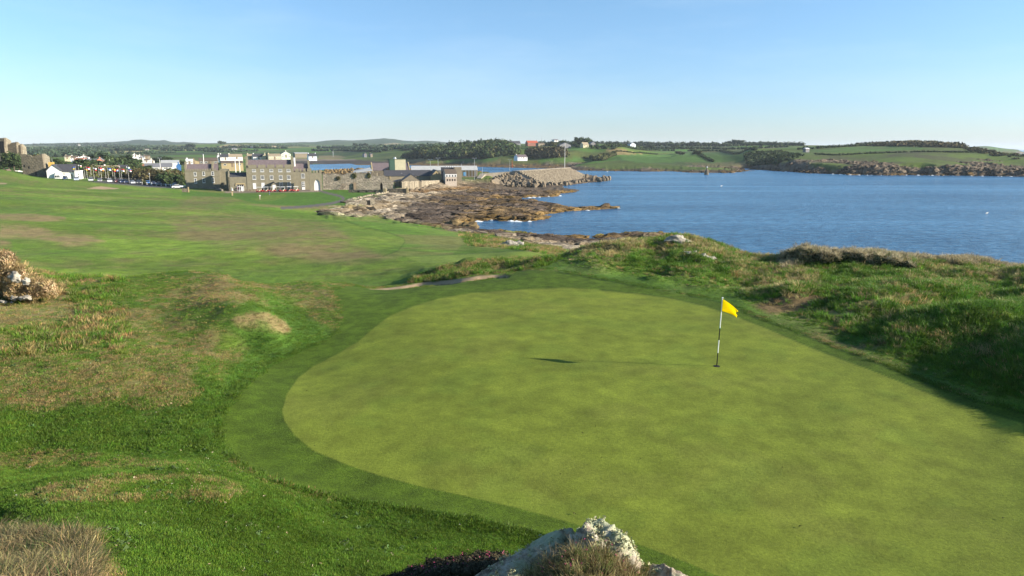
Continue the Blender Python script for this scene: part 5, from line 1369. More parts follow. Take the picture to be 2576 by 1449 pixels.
wall_line("dry_stone_wall", "curved pale dry stone wall edging the lawn above the rocks", [zT(330, 272), zT(322, 252), zT(380, 232), zT(470, 212), zT(580, 190), zT(700, 168), zT(850, 140), zT(980, 112), zT(1090, 82)], [.3, .5, .5, .6, .6, .7, .8, .8, .8], .7, M_PALE, z=3.4, rough=.5, seed=3)
wall_line("dry_stone_wall", "low stone wall with jagged dark coping at the fairway end", [zT(-120, 360), zT(0, 352), zT(150, 345), zT(300, 338), zT(430, 330), zT(560, 320)], [.3, .5, .7, .8, .8, .8], .6, M_PALE, z=3.2, rough=.35, seed=4)
g_ = Vector(atZ(zT(620, 330), 3.0)); e = empty("stone_stile", g_, .3, "small ruined stone stile pillar at end of low wall", "ruin")
MB().extr([(-2.6, -1), (0, -1), (0, 1.5), (-.5, 2.6), (-.9, 2.8), (-2.6, 1.0)], 0, .8).build("wall", M_PALE, e); MB().box(1.0, 2.3, -.2, .9, -1, 2.6).build("pillar", M_PALE, e); MB().box(.02, .98, .5, .9, .2, 2.0).build("lintel", M_RUBBLE2, e)
# retaining wall under the wing
wall_line("retaining_wall", "low stone wall in front of the battlemented wing", [zB(365, 945), zB(560, 940), zB(770, 942), zB(880, 975)], [.9, .9, .9, .8], .6, M_RUBBLE, z=4.2, rough=.12, seed=6)
e = empty("brick_gate", atZ(zB(290, 1005), 4.4), CA, "small brown wall panel with post near white estate car", "wall")
MB().box(0, 1.9, 0, .4, -.5, 1.7).build("wall", M_RUBBLE2, e); MB().box(1.95, 2.3, -.1, .5, -.5, 2.2).build("pillar", M_YEL, e)

# ---- tower ruin, castle
ft = Vector(atY(zA(343, 757), 300)); F = Fr(ft, math.radians(8)); e = F.empty("tower_ruin", "square ruined stone tower with notched top beside the white house", "tower")
prof = [(318, 433), (350, 425), (400, 441), (440, 447), (470, 466), (500, 457), (560, 440), (610, 432), (652, 428)]
pts = [F.uv(zA(*p)) for p in prof]; wt = F.uv(zA(664, 770))[0]
MB().extr([(0, -2), (wt, -2), (wt, pts[-1][1])] + pts[::-1][1:-1] + [(0, pts[0][1])], 0, 1.1).build("front_wall", M_RUBBLE2, e)
zt = pts[-1][1]
dd = 6.0
MB().extrx([(1.102, -2), (1.102, zt), (2.5, zt + .2), (4, zt - .4), (dd, zt - 1.2), (dd, -2)], wt - 1.1, wt).build("side_wall", rubble("sunny_rubble", (.20, .175, .125), (.17, .15, .105)), e)  # paler copy of the rubble, sunlight on the right faces put into its colour
MB().extrx([(1.102, -2), (1.102, zt - .6), (dd, zt - 1.5), (dd, -2)], 0, 1.1).build("side_wall", M_RUBBLE2, e)
MB().box(1.102, wt - 1.103, dd - 1, dd, -2, zt - 2).build("back_wall", M_RUBBLE2, e)
for a, b, s_ in ((358, 603, .35), (425, 625, .3), (532, 720, .5)):
    x_, z_ = F.uv(zA(a, b)); MB().box(x_ - s_, x_ + s_, -.03, .02, z_ - s_ * 1.6, z_ + s_ * 1.6).build("window_slit", M_DARK, e)
cz = 14.0
def ruin_block(L_, R_, base, prof, Y, dd, label, D=6, rot=4):
    o = Vector(atY(zA(L_, base), Y)); F = Fr(o, math.radians(rot)); pts = [F.uv(zA(*p)) for p in prof]; w = F.uv(zA(R_, base))[0]
    e = F.empty("castle_ruin", label, "castle", "broken walls of the castle on the left edge")
    MB().extr([(pts[0][0], -4), (w, -4)] + pts[::-1], 0, 1.5).build("front_wall", M_RUBBLE2, e)
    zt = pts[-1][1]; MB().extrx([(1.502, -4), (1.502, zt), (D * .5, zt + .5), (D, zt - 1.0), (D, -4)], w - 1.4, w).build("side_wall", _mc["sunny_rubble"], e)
    return F, e, w
F, e, w = ruin_block(-170, 62, 440, [(-170, 215), (-60, 195), (10, 192), (60, 200)], 352, 0, "tallest ruined castle tower cut by the left edge of the view", 7)
for a in (10, 45): x_, z_ = F.uv(zA(a, 330)); MB().box(x_ - .5, x_ + .5, -.05, .02, z_ - 3, z_ + 3).build("window_slit", M_DARK, e)
ruin_block(112, 240, 400, [(112, 305), (140, 285), (165, 262), (200, 255), (238, 262)], 356, 0, "middle ragged castle wall just right of the tall castle tower", 5)
ruin_block(262, 305, 400, [(262, 305), (275, 297), (300, 292)], 358, 0, "narrow right hand stub of castle wall above the trees", 5)
e = empty("boundary_wall", atY(zA(-100, 755), 305), 0, "low stone boundary wall running from left edge to the tower ruin", "wall")
fw = Fr(e.location, math.radians(4)); w_ = fw.uv(zA(335, 755))[0]; e.rotation_euler = (0, 0, fw.a)
MB().box(0, fw.uv(zA(60, 755))[0], 0, .7, -2, fw.uv(zA(0, 708))[1]).build("masonry", M_RUBBLE, e); MB().box(fw.uv(zA(145, 755))[0], w_, 0, .7, -2, fw.uv(zA(0, 700))[1]).build("masonry", M_RUBBLE, e)
for a, b, lb in ((-120, 60, "white marquee tent roof at the left edge behind the boundary wall"), (125, 265, "smaller white marquee roof between left edge and tower ruin")):
    o = atY(zA(a, 745), 318); F = Fr(o, .05); w_ = F.uv(zA(b, 745))[0]; e = F.empty("marquee", lb, "tent"); z1 = F.uv(zA(a, 700))[1]; z2 = F.uv(zA((a + b) / 2, 668), 3)[1]
    MB().box(0, w_, 0, 6, -1, z1).build("tent_wall", M_WHITE, e); MB().add([(-.2, -.2, z1), (w_ + .2, -.2, z1), (w_ + .2, 6.2, z1), (-.2, 6.2, z1), (w_ * .3, 3, z2), (w_ * .7, 3, z2)], [(0, 1, 5, 4), (1, 2, 5), (2, 3, 4, 5), (3, 0, 4), (3, 2, 1, 0)]).build("tent_roof", M_WHITE, e)
o = atY(zA(72, 755), 311); F = Fr(o, .3); w_ = F.uv(zA(150, 755))[0]; e = F.empty("shed", "little dark blue fronted shed between marquees", "shed")
zz_ = F.uv(zA(72, 700))[1]; MB().extr([(0, -1), (w_, -1), (w_, zz_ - .3), (w_ * .4, zz_ + 1.2), (0, zz_)], 0, 4).build("wall", plain("navy_boards", (.02, .035, .08), .8), e); MB().extr([(-.2, zz_ - .15), (w_ * .4, zz_ + 1.2), (w_ + .2, zz_ - .5), (w_ + .2, zz_ - .3), (w_ * .4, zz_ + 1.45), (-.2, zz_ + .1)][::-1], -.3, 4.2).build("roof", M_BSLATE, e)

# ---- the white house by the tower
o = Vector(atY(zA(697, 785), 296)); F = Fr(o, math.radians(22)); e = F.empty("white_house", "white gabled house with dark slate roof and yellow chimney beside tower ruin", "house")
wg = F.uv(zA(905, 790))[0]; ze = F.uv(zA(697, 675))[1]; zr = F.uv(zA(775, 588))[1]
MB().extr([(0, -1.5), (wg, -1.5), (wg, ze), (wg * .45, zr), (0, ze)], 0, 9).build("wall", M_WHITE, e)
MB().extr([(-.4, ze - .35), (wg * .45, zr + .02), (wg + .3, ze - .22), (wg + .3, ze), (wg * .45, zr + .25), (-.4, ze - .12)][::-1], -.25, 9).build("roof", M_DSLATE, e)
w2 = F.uv(zA(1112, 785), 2)[0]; ze2 = F.uv(zA(1000, 683), 2)[1]; zr2 = F.uv(zA(980, 580), 6)[1]
MB().box(wg + .01, w2, 2, 10, -1.5, ze2).build("wall", M_WHITE, e); gable_roof(wg - 1.5, w2 + .2, 2, 10, ze2 + .01, zr2, over=.35).build("roof", M_DSLATE, e)
w3 = F.uv(zA(1187, 780), 1)[0]; MB().box(w2 + .01, w3, 1, 7, -1.5, ze2 + .1).build("wall", M_WHITE, e); MB().box(w2 - .1, w3 + .2, .8, 7.2, ze2 + .12, ze2 + .3).build("flat_roof", M_WHITE, e)
x_ = F.uv(zA(712, 560), 8)[0]; MB().box(x_, x_ + 2.1, 7.5, 8.5, zr - 1.5, F.uv(zA(740, 548), 8)[1]).build("chimney", plain("yellow_chimney", (.55, .34, .08), .9), e)
for a, b, c, d in ((905, 712, 942, 735), (905, 745, 942, 768)): x0_, z1 = F.uv(zA(a, b)); x1_, z0 = F.uv(zA(c, d)); window(e, wg + .3, wg + .3 + x1_ - x0_, z0, z1, 2, 1, y=2, sill=False)
x0_, z1 = F.uv(zA(1045, 722), 2); x1_, z0 = F.uv(zA(1070, 780), 2); MB().box(x0_, x1_, 1.95, 2.02, -.2, z1).build("door", M_WOOD, e)
for b in (712, 745): x0_, z1 = F.uv(zA(1148, b), 1); x1_, z0 = F.uv(zA(1175, b + 22), 1); window(e, x0_, x1_, z0, z1, 2, 1, y=1, sill=False)
x0_, z1 = F.uv(zA(800, 740), -1.5); x1_, z0 = F.uv(zA(888, 785), -1.5); zp = F.uv(zA(825, 700), -1.5)[1]
po = MB().extr([(x0_, -1.5), (x1_, -1.5), (x1_, z1), (x0_ + (x1_ - x0_) * .3, zp), (x0_, z1)], -1.5, 0).build("porch", M_FRAME, e)
for t in (.08, .38, .68): MB().box(x0_ + (x1_ - x0_) * t, x0_ + (x1_ - x0_) * (t + .22), -1.54, -1.49, z0 + .4, z1 - .1).build("pane", M_GLASS, po)

# ---- the village
M_PINK = plain("salmon_render", (.62, .25, .16), .85, .08); M_REDR = plain("red_tiles", (.33, .08, .045), .85, .15); M_ORR = plain("orange_tiles", (.32, .14, .07), .85, .2)
M_GREY = plain("grey_roof", (.16, .16, .17), .8, .15); M_PBL = plain("pale_blue_render", (.66, .72, .78), .8, .04); M_TANR = plain("tan_roof", (.30, .24, .16), .85, .15)
GV = "houses of the village"
def zrow(fn, *a): return fn(*a)
HS = [  # label, fn, L, R, base, eave, ridge, Y, wall, roof, kwargs
 ("white bungalow with brown hipped roof at the village's left end", zA, 1040, 1150, 516, 487, 456, 520, M_WHITE, M_BSLATE, {}),
 ("plain brown roof left of the white bungalow", zA, 950, 1030, 500, 478, 456, 540, M_CREAM, M_BSLATE, {}),
 ("steep white gable with reddish roof behind the red roofed cottage", zA, 1165, 1305, 512, 488, 450, 500, M_WHITE, M_BSLATE, dict(gable=True)),
 ("small cottage with bright red roof", zA, 1112, 1232, 548, 520, 495, 470, M_WHITE, M_REDR, {}),
 ("salmon terrace with long grey roof", zA, 1245, 1430, 575, 548, 500, 440, M_PINK, M_GREY, {}),
 ("tall salmon pink gabled house", zA, 1430, 1522, 590, 520, 488, 430, M_PINK, M_GREY, dict(gable=True, floors=2, wins=2)),
 ("grey roofed cottage right of the pink gable", zA, 1520, 1595, 585, 550, 517, 450, M_BEIGE, M_GREY, {}),
 ("narrow white gable right of the salmon house", zA, 1590, 1650, 600, 555, 528, 440, M_WHITE, M_GREY, dict(gable=True, wins=2)),
 ("beige hipped bungalow behind the flags", zA, 1350, 1530, 690, 655, 600, 350, M_CREAM, M_TANR, {}),
 ("bungalow with grey brown roof and white eaves behind the flags", zA, 1520, 1755, 700, 682, 600, 345, M_WHITE, M_TANR, {}),
 ("black roofed gable right of the flags", zA, 1735, 1885, 700, 645, 592, 370, M_DSLATE, M_DSLATE, {}),
 ("white houses row, leftmost gable on the rise", zA, 1945, 2015, 470, 455, 432, 620, M_WHITE, M_GREY, dict(gable=True, wins=2)),
 ("white gable facing left on the rise", zA, 2022, 2090, 486, 465, 442, 600, M_WHITE, M_BSLATE, dict(gable=True, wins=2)),
 ("brown roofed house on the rise behind white gables", zA, 2110, 2205, 490, 475, 448, 610, M_BEIGE, M_BSLATE, {}),
 ("low white house in front of the rise", zA, 2045, 2120, 516, 500, 480, 570, M_WHITE, M_GREY, {}),
 ("bright white gable above the long grey shed", zA, 2192, 2268, 560, 530, 502, 540, M_WHITE, M_BSLATE, dict(gable=True, wins=2)),
 ("low white building left of the bright gable", zA, 2120, 2190, 552, 530, 505, 550, M_WHITE, M_BSLATE, {}),
 ("small building with orange tiled roof", zA, 2095, 2205, 648, 622, 592, 420, M_BEIGE, M_ORR, {}),
 ("long shed with pale corrugated roof", zA, 2370, 2640, 600, 580, 520, 440, M_WHITE, M_SHEET, dict(D=14, wins=0, chim=0)),
 ("long grey roofed depot with white wall", zA, 2130, 2540, 668, 625, 565, 400, M_WHITE, M_GREY, dict(D=12, wins=6, chim=0)),
 ("beige gabled warehouse behind the battlemented wing", zB, 385, 545, 590, 555, 515, 360, M_YEL, M_BSLATE, dict(gable=True, D=14, wins=1)),
 ("white cabin behind the battlemented wing roof", zB, 348, 452, 585, 552, 535, 345, M_WHITE, M_WHITE, {}),
 ("long brown stone store with slate roof behind the white pole", zB, 540, 820, 585, 525, 488, 410, M_RUBBLE2, M_BSLATE, dict(D=12, wins=4, chim=0)),
 ("brown store with dark eaves behind the twin masts", zB, 868, 1190, 620, 560, 530, 350, M_YEL, M_BSLATE, dict(D=10, wins=3, chim=0)),
 ("blue harbour shed left of the battlemented wing", zB, 205, 275, 660, 605, 570, 340, plain("blue_sheet", (.04, .13, .30), .7), plain("blue_sheet_roof", (.05, .16, .34), .6), dict(gable=True, wins=0)),
 ("white tall gabled house at the left of the white terrace", zB, 805, 850, 510, 462, 432, 480, M_WHITE, M_GREY, dict(gable=True, floors=2, wins=2)),
 ("white terrace with brown roofs behind the clubhouse", zB, 850, 975, 515, 470, 432, 480, M_WHITE, M_DSLATE, dict(floors=2, wins=4)),
 ("terrace with dark door fronts and tan roofs", zB, 975, 1180, 505, 468, 430, 490, M_WHITE, M_TANR, dict(floors=2, wins=6)),
 ("yellow and white house left of the dark roofed pair", zB, 1250, 1335, 500, 462, 430, 480, M_CREAM, M_TANR, dict(floors=2, wins=3)),
 ("dark roofed house behind clubhouse chimney stack", zB, 1335, 1470, 505, 468, 428, 475, M_WHITE, M_DSLATE, dict(floors=2, wins=4)),
 ("cream gable right of the dark roofed house", zB, 1470, 1555, 505, 460, 425, 475, M_CREAM, M_DSLATE, dict(gable=True, floors=2, wins=2)),
 ("yellow terrace with tan roof above the clubhouse", zB, 1560, 1745, 508, 450, 426, 470, M_CREAM, M_TANR, dict(floors=2, wins=7)),
 ("tall pale green gabled house above the yellow terrace", zB, 1748, 1890, 480, 428, 388, 520, plain("pale_green_render", (.55, .62, .48), .85), M_GREY, dict(gable=True, floors=2, wins=3)),
 ("grey farm shed left of the pale blue house", zB, 1950, 2145, 450, 425, 406, 640, M_BEIGE, M_SHEET, dict(wins=0, chim=0, D=14)),
 ("pale blue house with dormers by the mud flats", zB, 2150, 2272, 492, 458, 422, 600, M_PBL, M_DSLATE, dict(floors=2, wins=5, chim=2)),
 ("white bungalow with purple roof on the far shore", zD, 812, 955, 498, 470, 437, 690, M_WHITE, M_SLATE, dict(wins=4, D=9)),
 ("farmhouse with dark slate roof on the far hill", zD, 697, 856, 296, 268, 237, 1000, M_GREY, M_DSLATE, dict(wins=5, chim=2)),
 ("barn with bright red roof on the far hill", zD, 960, 1112, 290, 262, 232, 1010, plain("red_brick", (.25, .11, .08), .9), M_REDR, dict(wins=3, chim=2)),
 ("brown barn adjoining the red roofed barn", zD, 1115, 1210, 292, 278, 262, 1000, M_BEIGE, M_BSLATE, dict(wins=2, chim=0)),
 ("dark open barn left of the far shore pole", zD, 1432, 1595, 320, 295, 262, 960, M_GREY, M_DSLATE, dict(gable=True, wins=3, chim=0)),
 ("tan roofed cottage right of the far shore pole", zD, 1775, 1858, 322, 290, 256, 960, M_CREAM, M_TANR, dict(wins=2)),
 ("grey gabled house behind the tan cottage", zD, 1885, 1958, 292, 275, 248, 1050, M_GREY, M_GREY, dict(gable=True, wins=2)),
 ("low white house half hidden among ridge trees", zD, 1350, 1412, 240, 225, 208, 1150, M_WHITE, M_GREY, {}),
 ("pale blue gabled house on the right ridge", zE, 262, 340, 318, 285, 262, 1100, M_PBL, M_GREY, dict(gable=True, wins=2)),
 ("white and blue van sized cabin on the headland", zF, 532, 566, 238, 231, 227, 760, M_GREY, M_PBL, dict(wins=1, chim=0, D=4)),
 ("dark gabled cottage in the scrub beyond the harbour", zC, 758, 800, 450, 443, 425, 800, M_GREY, M_DSLATE, dict(gable=True, wins=1)),
 ("white cottage in the scrub beyond the harbour", zC, 853, 885, 448, 440, 430, 810, M_BEIGE, M_DSLATE, dict(wins=2)),
]
for h in HS:
    lb, fn, L_, R_, ba, ea, ri, Y, wl2, rf, kw = h
    l0 = fn(L_, ba); r0 = fn(R_, ba)
    try: house(lb, l0[0], r0[0], l0[1], fn(0, ea)[1], fn(0, ri)[1], Y, wl2, rf, group=GV if Y < 660 else "houses across the bay", **kw)
    except Exception as ex: print("house", lb, ex)
FARM = [(zA, 415, 450, 341, 2100), (zA, 880, 925, 385, 1250), (zA, 1145, 1190, 418, 1000), (zA, 1145, 1180, 298, 2600), (zA, 1785, 1820, 345, 1500), (zA, 1300, 1345, 398, 1150), (zA, 625, 665, 394, 900), (zA, 1905, 1950, 370, 1300),
        (zA, 2000, 2060, 372, 1300), (zA, 2120, 2200, 372, 1300), (zB, 1010, 1112, 362, 1300), (zB, 1285, 1400, 340, 1500), (zB, 1605, 1680, 325, 1700), (zB, 2330, 2415, 335, 1450), (zB, 2415, 2540, 340, 1400), (zC, 760, 810, 322, 1700), (zC, 1110, 1140, 320, 1700),
        (zC, 1345, 1370, 330, 1500), (zC, 1430, 1465, 334, 1500), (zC, 1770, 1790, 318, 1600), (zC, 1850, 1910, 318, 1400), (zE, 1015, 1045, 305, 1500), (zA, 700, 760, 376, 1300), (zA, 1000, 1020, 340, 1900), (zA, 1080, 1110, 345, 1800)]
WHERE = ["at far left under the pale hill", "above the yellow chimney", "above the white bungalow", "on the green far slope", "right of the tan field", "left of the tan field", "behind the dark castle trees", "above the long depot", "second above the long depot",
         "beyond the long depot trees", "below the first tan hill field", "left of the second tan field", "under the long tan field", "by the harbour fields", "with long roof by the harbour fields", "below the double topped hill", "below the rounded hill",
         "left of a pair under the rounded hill", "right of a pair under the rounded hill", "against the wooded hill", "with brown roof at the wooded hill", "on the low ridge above the bay", "under the far left fields", "small, left of the green far slope", "small, below the green far slope"]
M_FARM = plain('farm_whitewash', (.42, .42, .40), .85, .06)
for i, (fn, a, b, ba, Y) in enumerate(FARM):
    m_ = (a + b) / 2; a, b = m_ + (a - m_) * .8, m_ + (b - m_) * .8
    l0, r0 = fn(a, ba), fn(b, ba)
    q_ = ground_hit(l0[0], l0[1], 700, 6000)
    if q_ and q_[1] < 3000: Y = q_[1]
    house("white farmhouse " + WHERE[i], l0[0], r0[0], l0[1], l0[1] - .75, l0[1] - 1.5, Y, M_FARM if i % 4 else M_CREAM, M_GREY if i % 3 else M_BSLATE, wins=2 + (b - a > 70) * 2, chim=i % 2, D=7, gable=(i % 3 == 1 and b - a < 60), group="white farmhouses on the far fields")
# ------------------------------------------------------------------ trees, hedges, scrub
GT = "trees around the castle and village"
TL = [ # fn, x, base y, Y, height m, width m, tone, label
 (zA, 215, 700, 318, 9.5, 9.5, "dark", "large dark tree between castle and tower ruin"), (zA, 290, 690, 322, 8, 7, "dark", "dark tree touching the tower ruin's left side"),
 (zA, 60, 690, 316, 5, 7, "dark", "low dark tree under the tall castle ruin"), (zA, 130, 640, 335, 9, 8, "dark", "dark tree below the middle castle wall"),
 (zA, 480, 600, 345, 9.5, 12, "olive", "broad rounded tree behind the tower ruin's notch"), (zA, 600, 600, 345, 8.5, 9, "olive", "olive tree just right of the tower ruin's top"),
 (zA, 720, 620, 340, 9.5, 9, "dark", "dark tree above the yellow chimney"), (zA, 810, 620, 340, 8, 9, "dark", "dark tree behind the white house roof"),
 (zA, 900, 620, 345, 7, 9, "dark", "dark tree at right end of the white house roof"), (zA, 960, 620, 350, 5.5, 8, "dark", "lower tree right of white house roof"),
 (zA, 1360, 510, 520, 8, 10, "blue", "tree left of the village's double crowned tree"), (zA, 1450, 510, 520, 9, 10, "blue", "tree in the middle of the village clump"),
 (zA, 1560, 525, 500, 10, 13, "blue", "broad double crowned village tree"), (zA, 1620, 525, 500, 8, 10, "dark", "tree right of the double crowned tree"),
 (zA, 1770, 560, 480, 8, 11, "blue", "blue grey tree above the black roofed gable"), (zA, 1860, 560, 480, 9, 12, "dark", "dark tree above the black roofed gable"), (zA, 1950, 565, 480, 7, 11, "dark", "tree left of the long depot"),
 (zA, 2020, 560, 500, 6, 9, "dark", "small tree beneath the white gables"), (zA, 2290, 470, 640, 7, 14, "blue", "wide tree behind the white gables"), (zA, 2420, 470, 640, 8, 14, "blue", "wide tree above the corrugated shed"),
 (zB, 60, 480, 620, 8, 14, "dark", "wide dark tree above the pale shed roof"), (zB, 210, 480, 600, 6, 15, "dark", "low dark tree left of the white pole"), (zB, 300, 480, 600, 6, 12, "dark", "dark tree beside the white pole"),
 (zB, 730, 480, 600, 7, 14, "dark", "dark tree left of the white terrace"), (zB, 430, 350, 1700, 14, 24, "blue", "far tree below the left blue hills"), (zB, 380, 350, 1700, 12, 22, "blue", "far tree clump left below the blue hills"),
 (zB, 1500, 405, 900, 13, 20, "blue", "left one of the tall tree clump behind the terraces"), (zB, 1600, 410, 900, 14, 22, "blue", "middle one of the tall tree clump behind the terraces"), (zB, 1690, 405, 900, 12, 20, "blue", "right one of the tall tree clump behind the terraces"),
 (zB, 855, 300, 2100, 14, 20, "dark", "lone round tree on the crest of the tan field"), (zB, 912, 285, 2200, 10, 18, "dark", "smaller round tree right on the tan field crest"),
 (zA, 2150, 690, 395, 5, 9, "dark", "bushy tree in front of the long depot"), (zA, 2190, 700, 390, 4, 8, "dark", "low bushy tree in front of depot wall"),
 (zA, 1250, 640, 400, 7, 10, "dark", "dark tree left of the flags behind the white house"), (zA, 1330, 680, 380, 6, 9, "dark", "dark tree behind the leftmost flags"), (zA, 1390, 620, 420, 6, 8, "dark", "tree below the salmon terrace"),
 (zA, 1170, 640, 400, 7, 8, "dark", "tree between white house and red roof"), (zA, 2050, 720, 345, 6, 9, "dark", "dark tree above the right parked cars"),
 (zC, 630, 300, 1800, 13, 18, "blue", "left one of three round far trees in the fields"), (zC, 718, 300, 1800, 13, 18, "blue", "middle one of three round far trees in the fields"), (zC, 785, 305, 1800, 12, 20, "blue", "right one of three round far trees in the fields"),
 (zC, 100, 320, 1500, 13, 14, "blue", "pointed tree by the harbour farm"),
 (zD, 1205, 235, 1150, 10, 14, "dark", "round tree on skyline left of ridge houses"), (zD, 1290, 235, 1150, 11, 22, "dark", "broad skyline tree among the ridge houses"), (zD, 1420, 232, 1150, 13, 20, "dark", "skyline tree behind the low white house"),
 (zD, 1500, 240, 1150, 14, 14, "dark", "leaning skyline tree above the far shore pole"), (zD, 1655, 250, 1100, 10, 16, "dark", "skyline tree just right of the far shore pole"), (zD, 1720, 270, 1080, 17, 22, "dark", "large skyline tree right of the pole"),
 (zD, 1800, 270, 1080, 15, 22, "dark", "large spreading skyline tree above the tan cottage"), (zD, 1920, 262, 1100, 10, 20, "dark", "skyline tree behind the grey gabled house"), (zD, 1340, 305, 1000, 9, 16, "olive", "olive tree between red barn and dark open barn"),
 (zD, 2340, 262, 1300, 8, 20, "dark", "low skyline tree left of the mast"), (zE, 150, 265, 1300, 9, 26, "dark", "broad low tree on the right ridge"), (zE, 355, 275, 1300, 8, 26, "dark", "low tree right of the pale blue gable"),
 (zE, 540, 280, 1300, 8, 24, "dark", "low tree on the middle of the bay ridge"), (zE, 920, 285, 1400, 8, 24, "dark", "round ridge tree left of the pale farmhouse"), (zE, 1190, 285, 1500, 9, 26, "dark", "round ridge tree right of the pale farmhouse"),
 (zE, 1740, 290, 1500, 12, 26, "dark", "tall left tree of the clump on the bay ridge"), (zE, 1840, 290, 1500, 14, 44, "dark", "broad tree of the clump on the bay ridge"), (zE, 1970, 292, 1400, 10, 30, "dark", "tree right of the clump on the bay ridge"),
 (zE, 2170, 295, 1400, 8, 32, "dark", "flat topped tree towards the headland"), (zE, 2440, 292, 1400, 7, 22, "dark", "last ridge tree before the headland"), (zE, 1000, 345, 1050, 8, 20, "olive", "leaning thorn tree in the bay fields"),
 (zE, 1250, 425, 860, 7, 14, "olive", "bush like tree at head of the dark ditch"),
]
for fn, x, y, Y, h, w, tone, lb in TL: tree(fn(x, y), h, w, lb, tone, Y=Y, group=GT if Y < 700 else "trees on the far fields and ridges", k=None, sink=.3)

# clubhouse-side hedge behind the car park: big mixed shrubs
thicket("shrubbery", [zA(1190, 780), zA(1300, 690), zA(1500, 720), zA(1900, 740), zA(2100, 740), zA(2574, 700), zB(270, 720), zB(270, 830), zA(2300, 830), zA(2000, 800), zA(1600, 780)], (302, 345), (3.0, 5.5), (1.8, 3.4), 170, M_LEAF2, 31, "dense mixed green shrubbery behind the parked cars", 60, .26)
thicket("shrubbery", [zA(1850, 760), zA(2000, 700), zA(2574, 720), zB(270, 760), zB(270, 860), zA(2000, 850)], (305, 330), (3.5, 5.5), (2.0, 3.2), 60, M_GORSE, 32, "brownish green shrubs at right end of the shrubbery", 60, .26)
thicket("shrubbery", [zA(1190, 640), zA(2040, 560), zA(2100, 640), zA(1800, 700), zA(1200, 720)], (360, 480), (3.5, 6.5), (2.5, 4.5), 70, M_LEAF, 33, "dark shrubs between the village houses", 40, .3)
thicket("shrubbery", [zB(-100, 820), zB(270, 830), zB(270, 900), zB(0, 900)], (290, 315), (3, 5), (1.6, 2.6), 36, M_LEAF, 34, "dark shaded shrubs left of the battlemented wing", 50, .28)
# wooded hill across the harbour
WOOD = [zC(1980, 400), zC(1600, 430), zC(1450, 480), zC(1900, 500), zC(2300, 490), zD(300, 500), zD(500, 470), zD(850, 430), zD(700, 330), zD(420, 290), zD(690, 245), zD(500, 215), zD(300, 210), zD(0, 250), zC(2250, 260), zC(2050, 320)]
thicket("woodland", WOOD, (790, 1120), (7, 13), (4.5, 8), 640, M_LEAF, 41, "dark wood covering the hill beyond the harbour", 44, .30)
thicket("woodland", WOOD, (800, 1100), (7, 12), (4, 7), 160, M_LEAF2, 42, "olive trees mixed into the dark hill wood", 44, .30)
thicket("woodland", [zC(780, 470), zC(900, 430), zC(1000, 400), zC(1300, 380), zC(1700, 380), zC(1900, 420), zC(1500, 500), zC(1000, 490)], (740, 1050), (6, 11), (4, 7), 260, M_LEAF, 43, "low dark wood left of the wooded hill", 40, .30)
thicket("scrub", [zC(600, 460), zC(900, 470), zC(1400, 500), zC(1700, 510), zC(1500, 525), zC(1000, 505), zC(620, 500)], (660, 850), (2, 4.5), (2.5, 5), 220, M_LEAF2, 44, "olive scrub along the far harbour shore", 30, .32)
thicket("scrub", [zC(1430, 520), zC(1900, 520), zC(2000, 540), zC(1800, 555), zC(1450, 545)], (600, 800), (1.5, 3.0), (2.5, 5), 90, M_GORSE, 45, "brownish scrub above the far rocks", 30, .32)
thicket("gorse", [zD(700, 330), zD(1000, 355), zD(1480, 365), zD(1500, 470), zD(1000, 480), zD(960, 440), zD(850, 430), zD(600, 400)], (730, 900), (6, 10), (4, 7), 330, M_GORSE, 46, "dark tall gorse belt behind the white bungalow", 40, .30)
thicket("gorse", [zD(530, 510), zD(560, 490), zD(700, 480), zD(850, 500), zD(830, 525), zD(550, 530)], (640, 760), (2, 4), (2, 4), 60, M_LEAF, 47, "dark bushes left of the white bungalow", 36, .30)
thicket("gorse", [zD(1720, 500), zD(1850, 410), zD(1950, 370), zD(2150, 380), zD(2300, 430), zD(2050, 525), zD(1900, 520)], (740, 900), (3, 6), (3, 5), 120, M_LEAF2, 48, "olive gorse in the shaded hollow of the bay", 36, .30)
thicket("gorse", [zE(1980, 420), zE(2080, 395), zE(2400, 390), zE(2574, 400), zF(200, 260), zF(480, 285), zF(300, 360), zF(0, 385), zE(2000, 560)], (600, 860), (1.0, 2.4), (3, 6), 420, M_LEAF, 49, "low dark foliage standing in for the shaded slope at the left end of the headland", 36, .32)  # dark foliage stands in for the shade on a smooth green slope
thicket("scrub", [zF(900, 185), zF(1300, 165), zF(1450, 160), zF(1700, 168), zF(2000, 190), zF(2000, 215), zF(1700, 210), zF(1300, 195), zF(1200, 200)], (700, 980), (1.2, 3.2), (3, 8), 260, M_GORSE, 50, "dark scrub crowning the headland", 26, .34)
thicket("scrub", [zF(2000, 200), zF(2300, 250), zF(2574, 290), zF(2574, 330), zF(2300, 290), zF(2050, 240)], (560, 760), (.8, 2), (2, 5), 70, M_GORSE, 51, "low scrub on the outer headland", 24, .34)
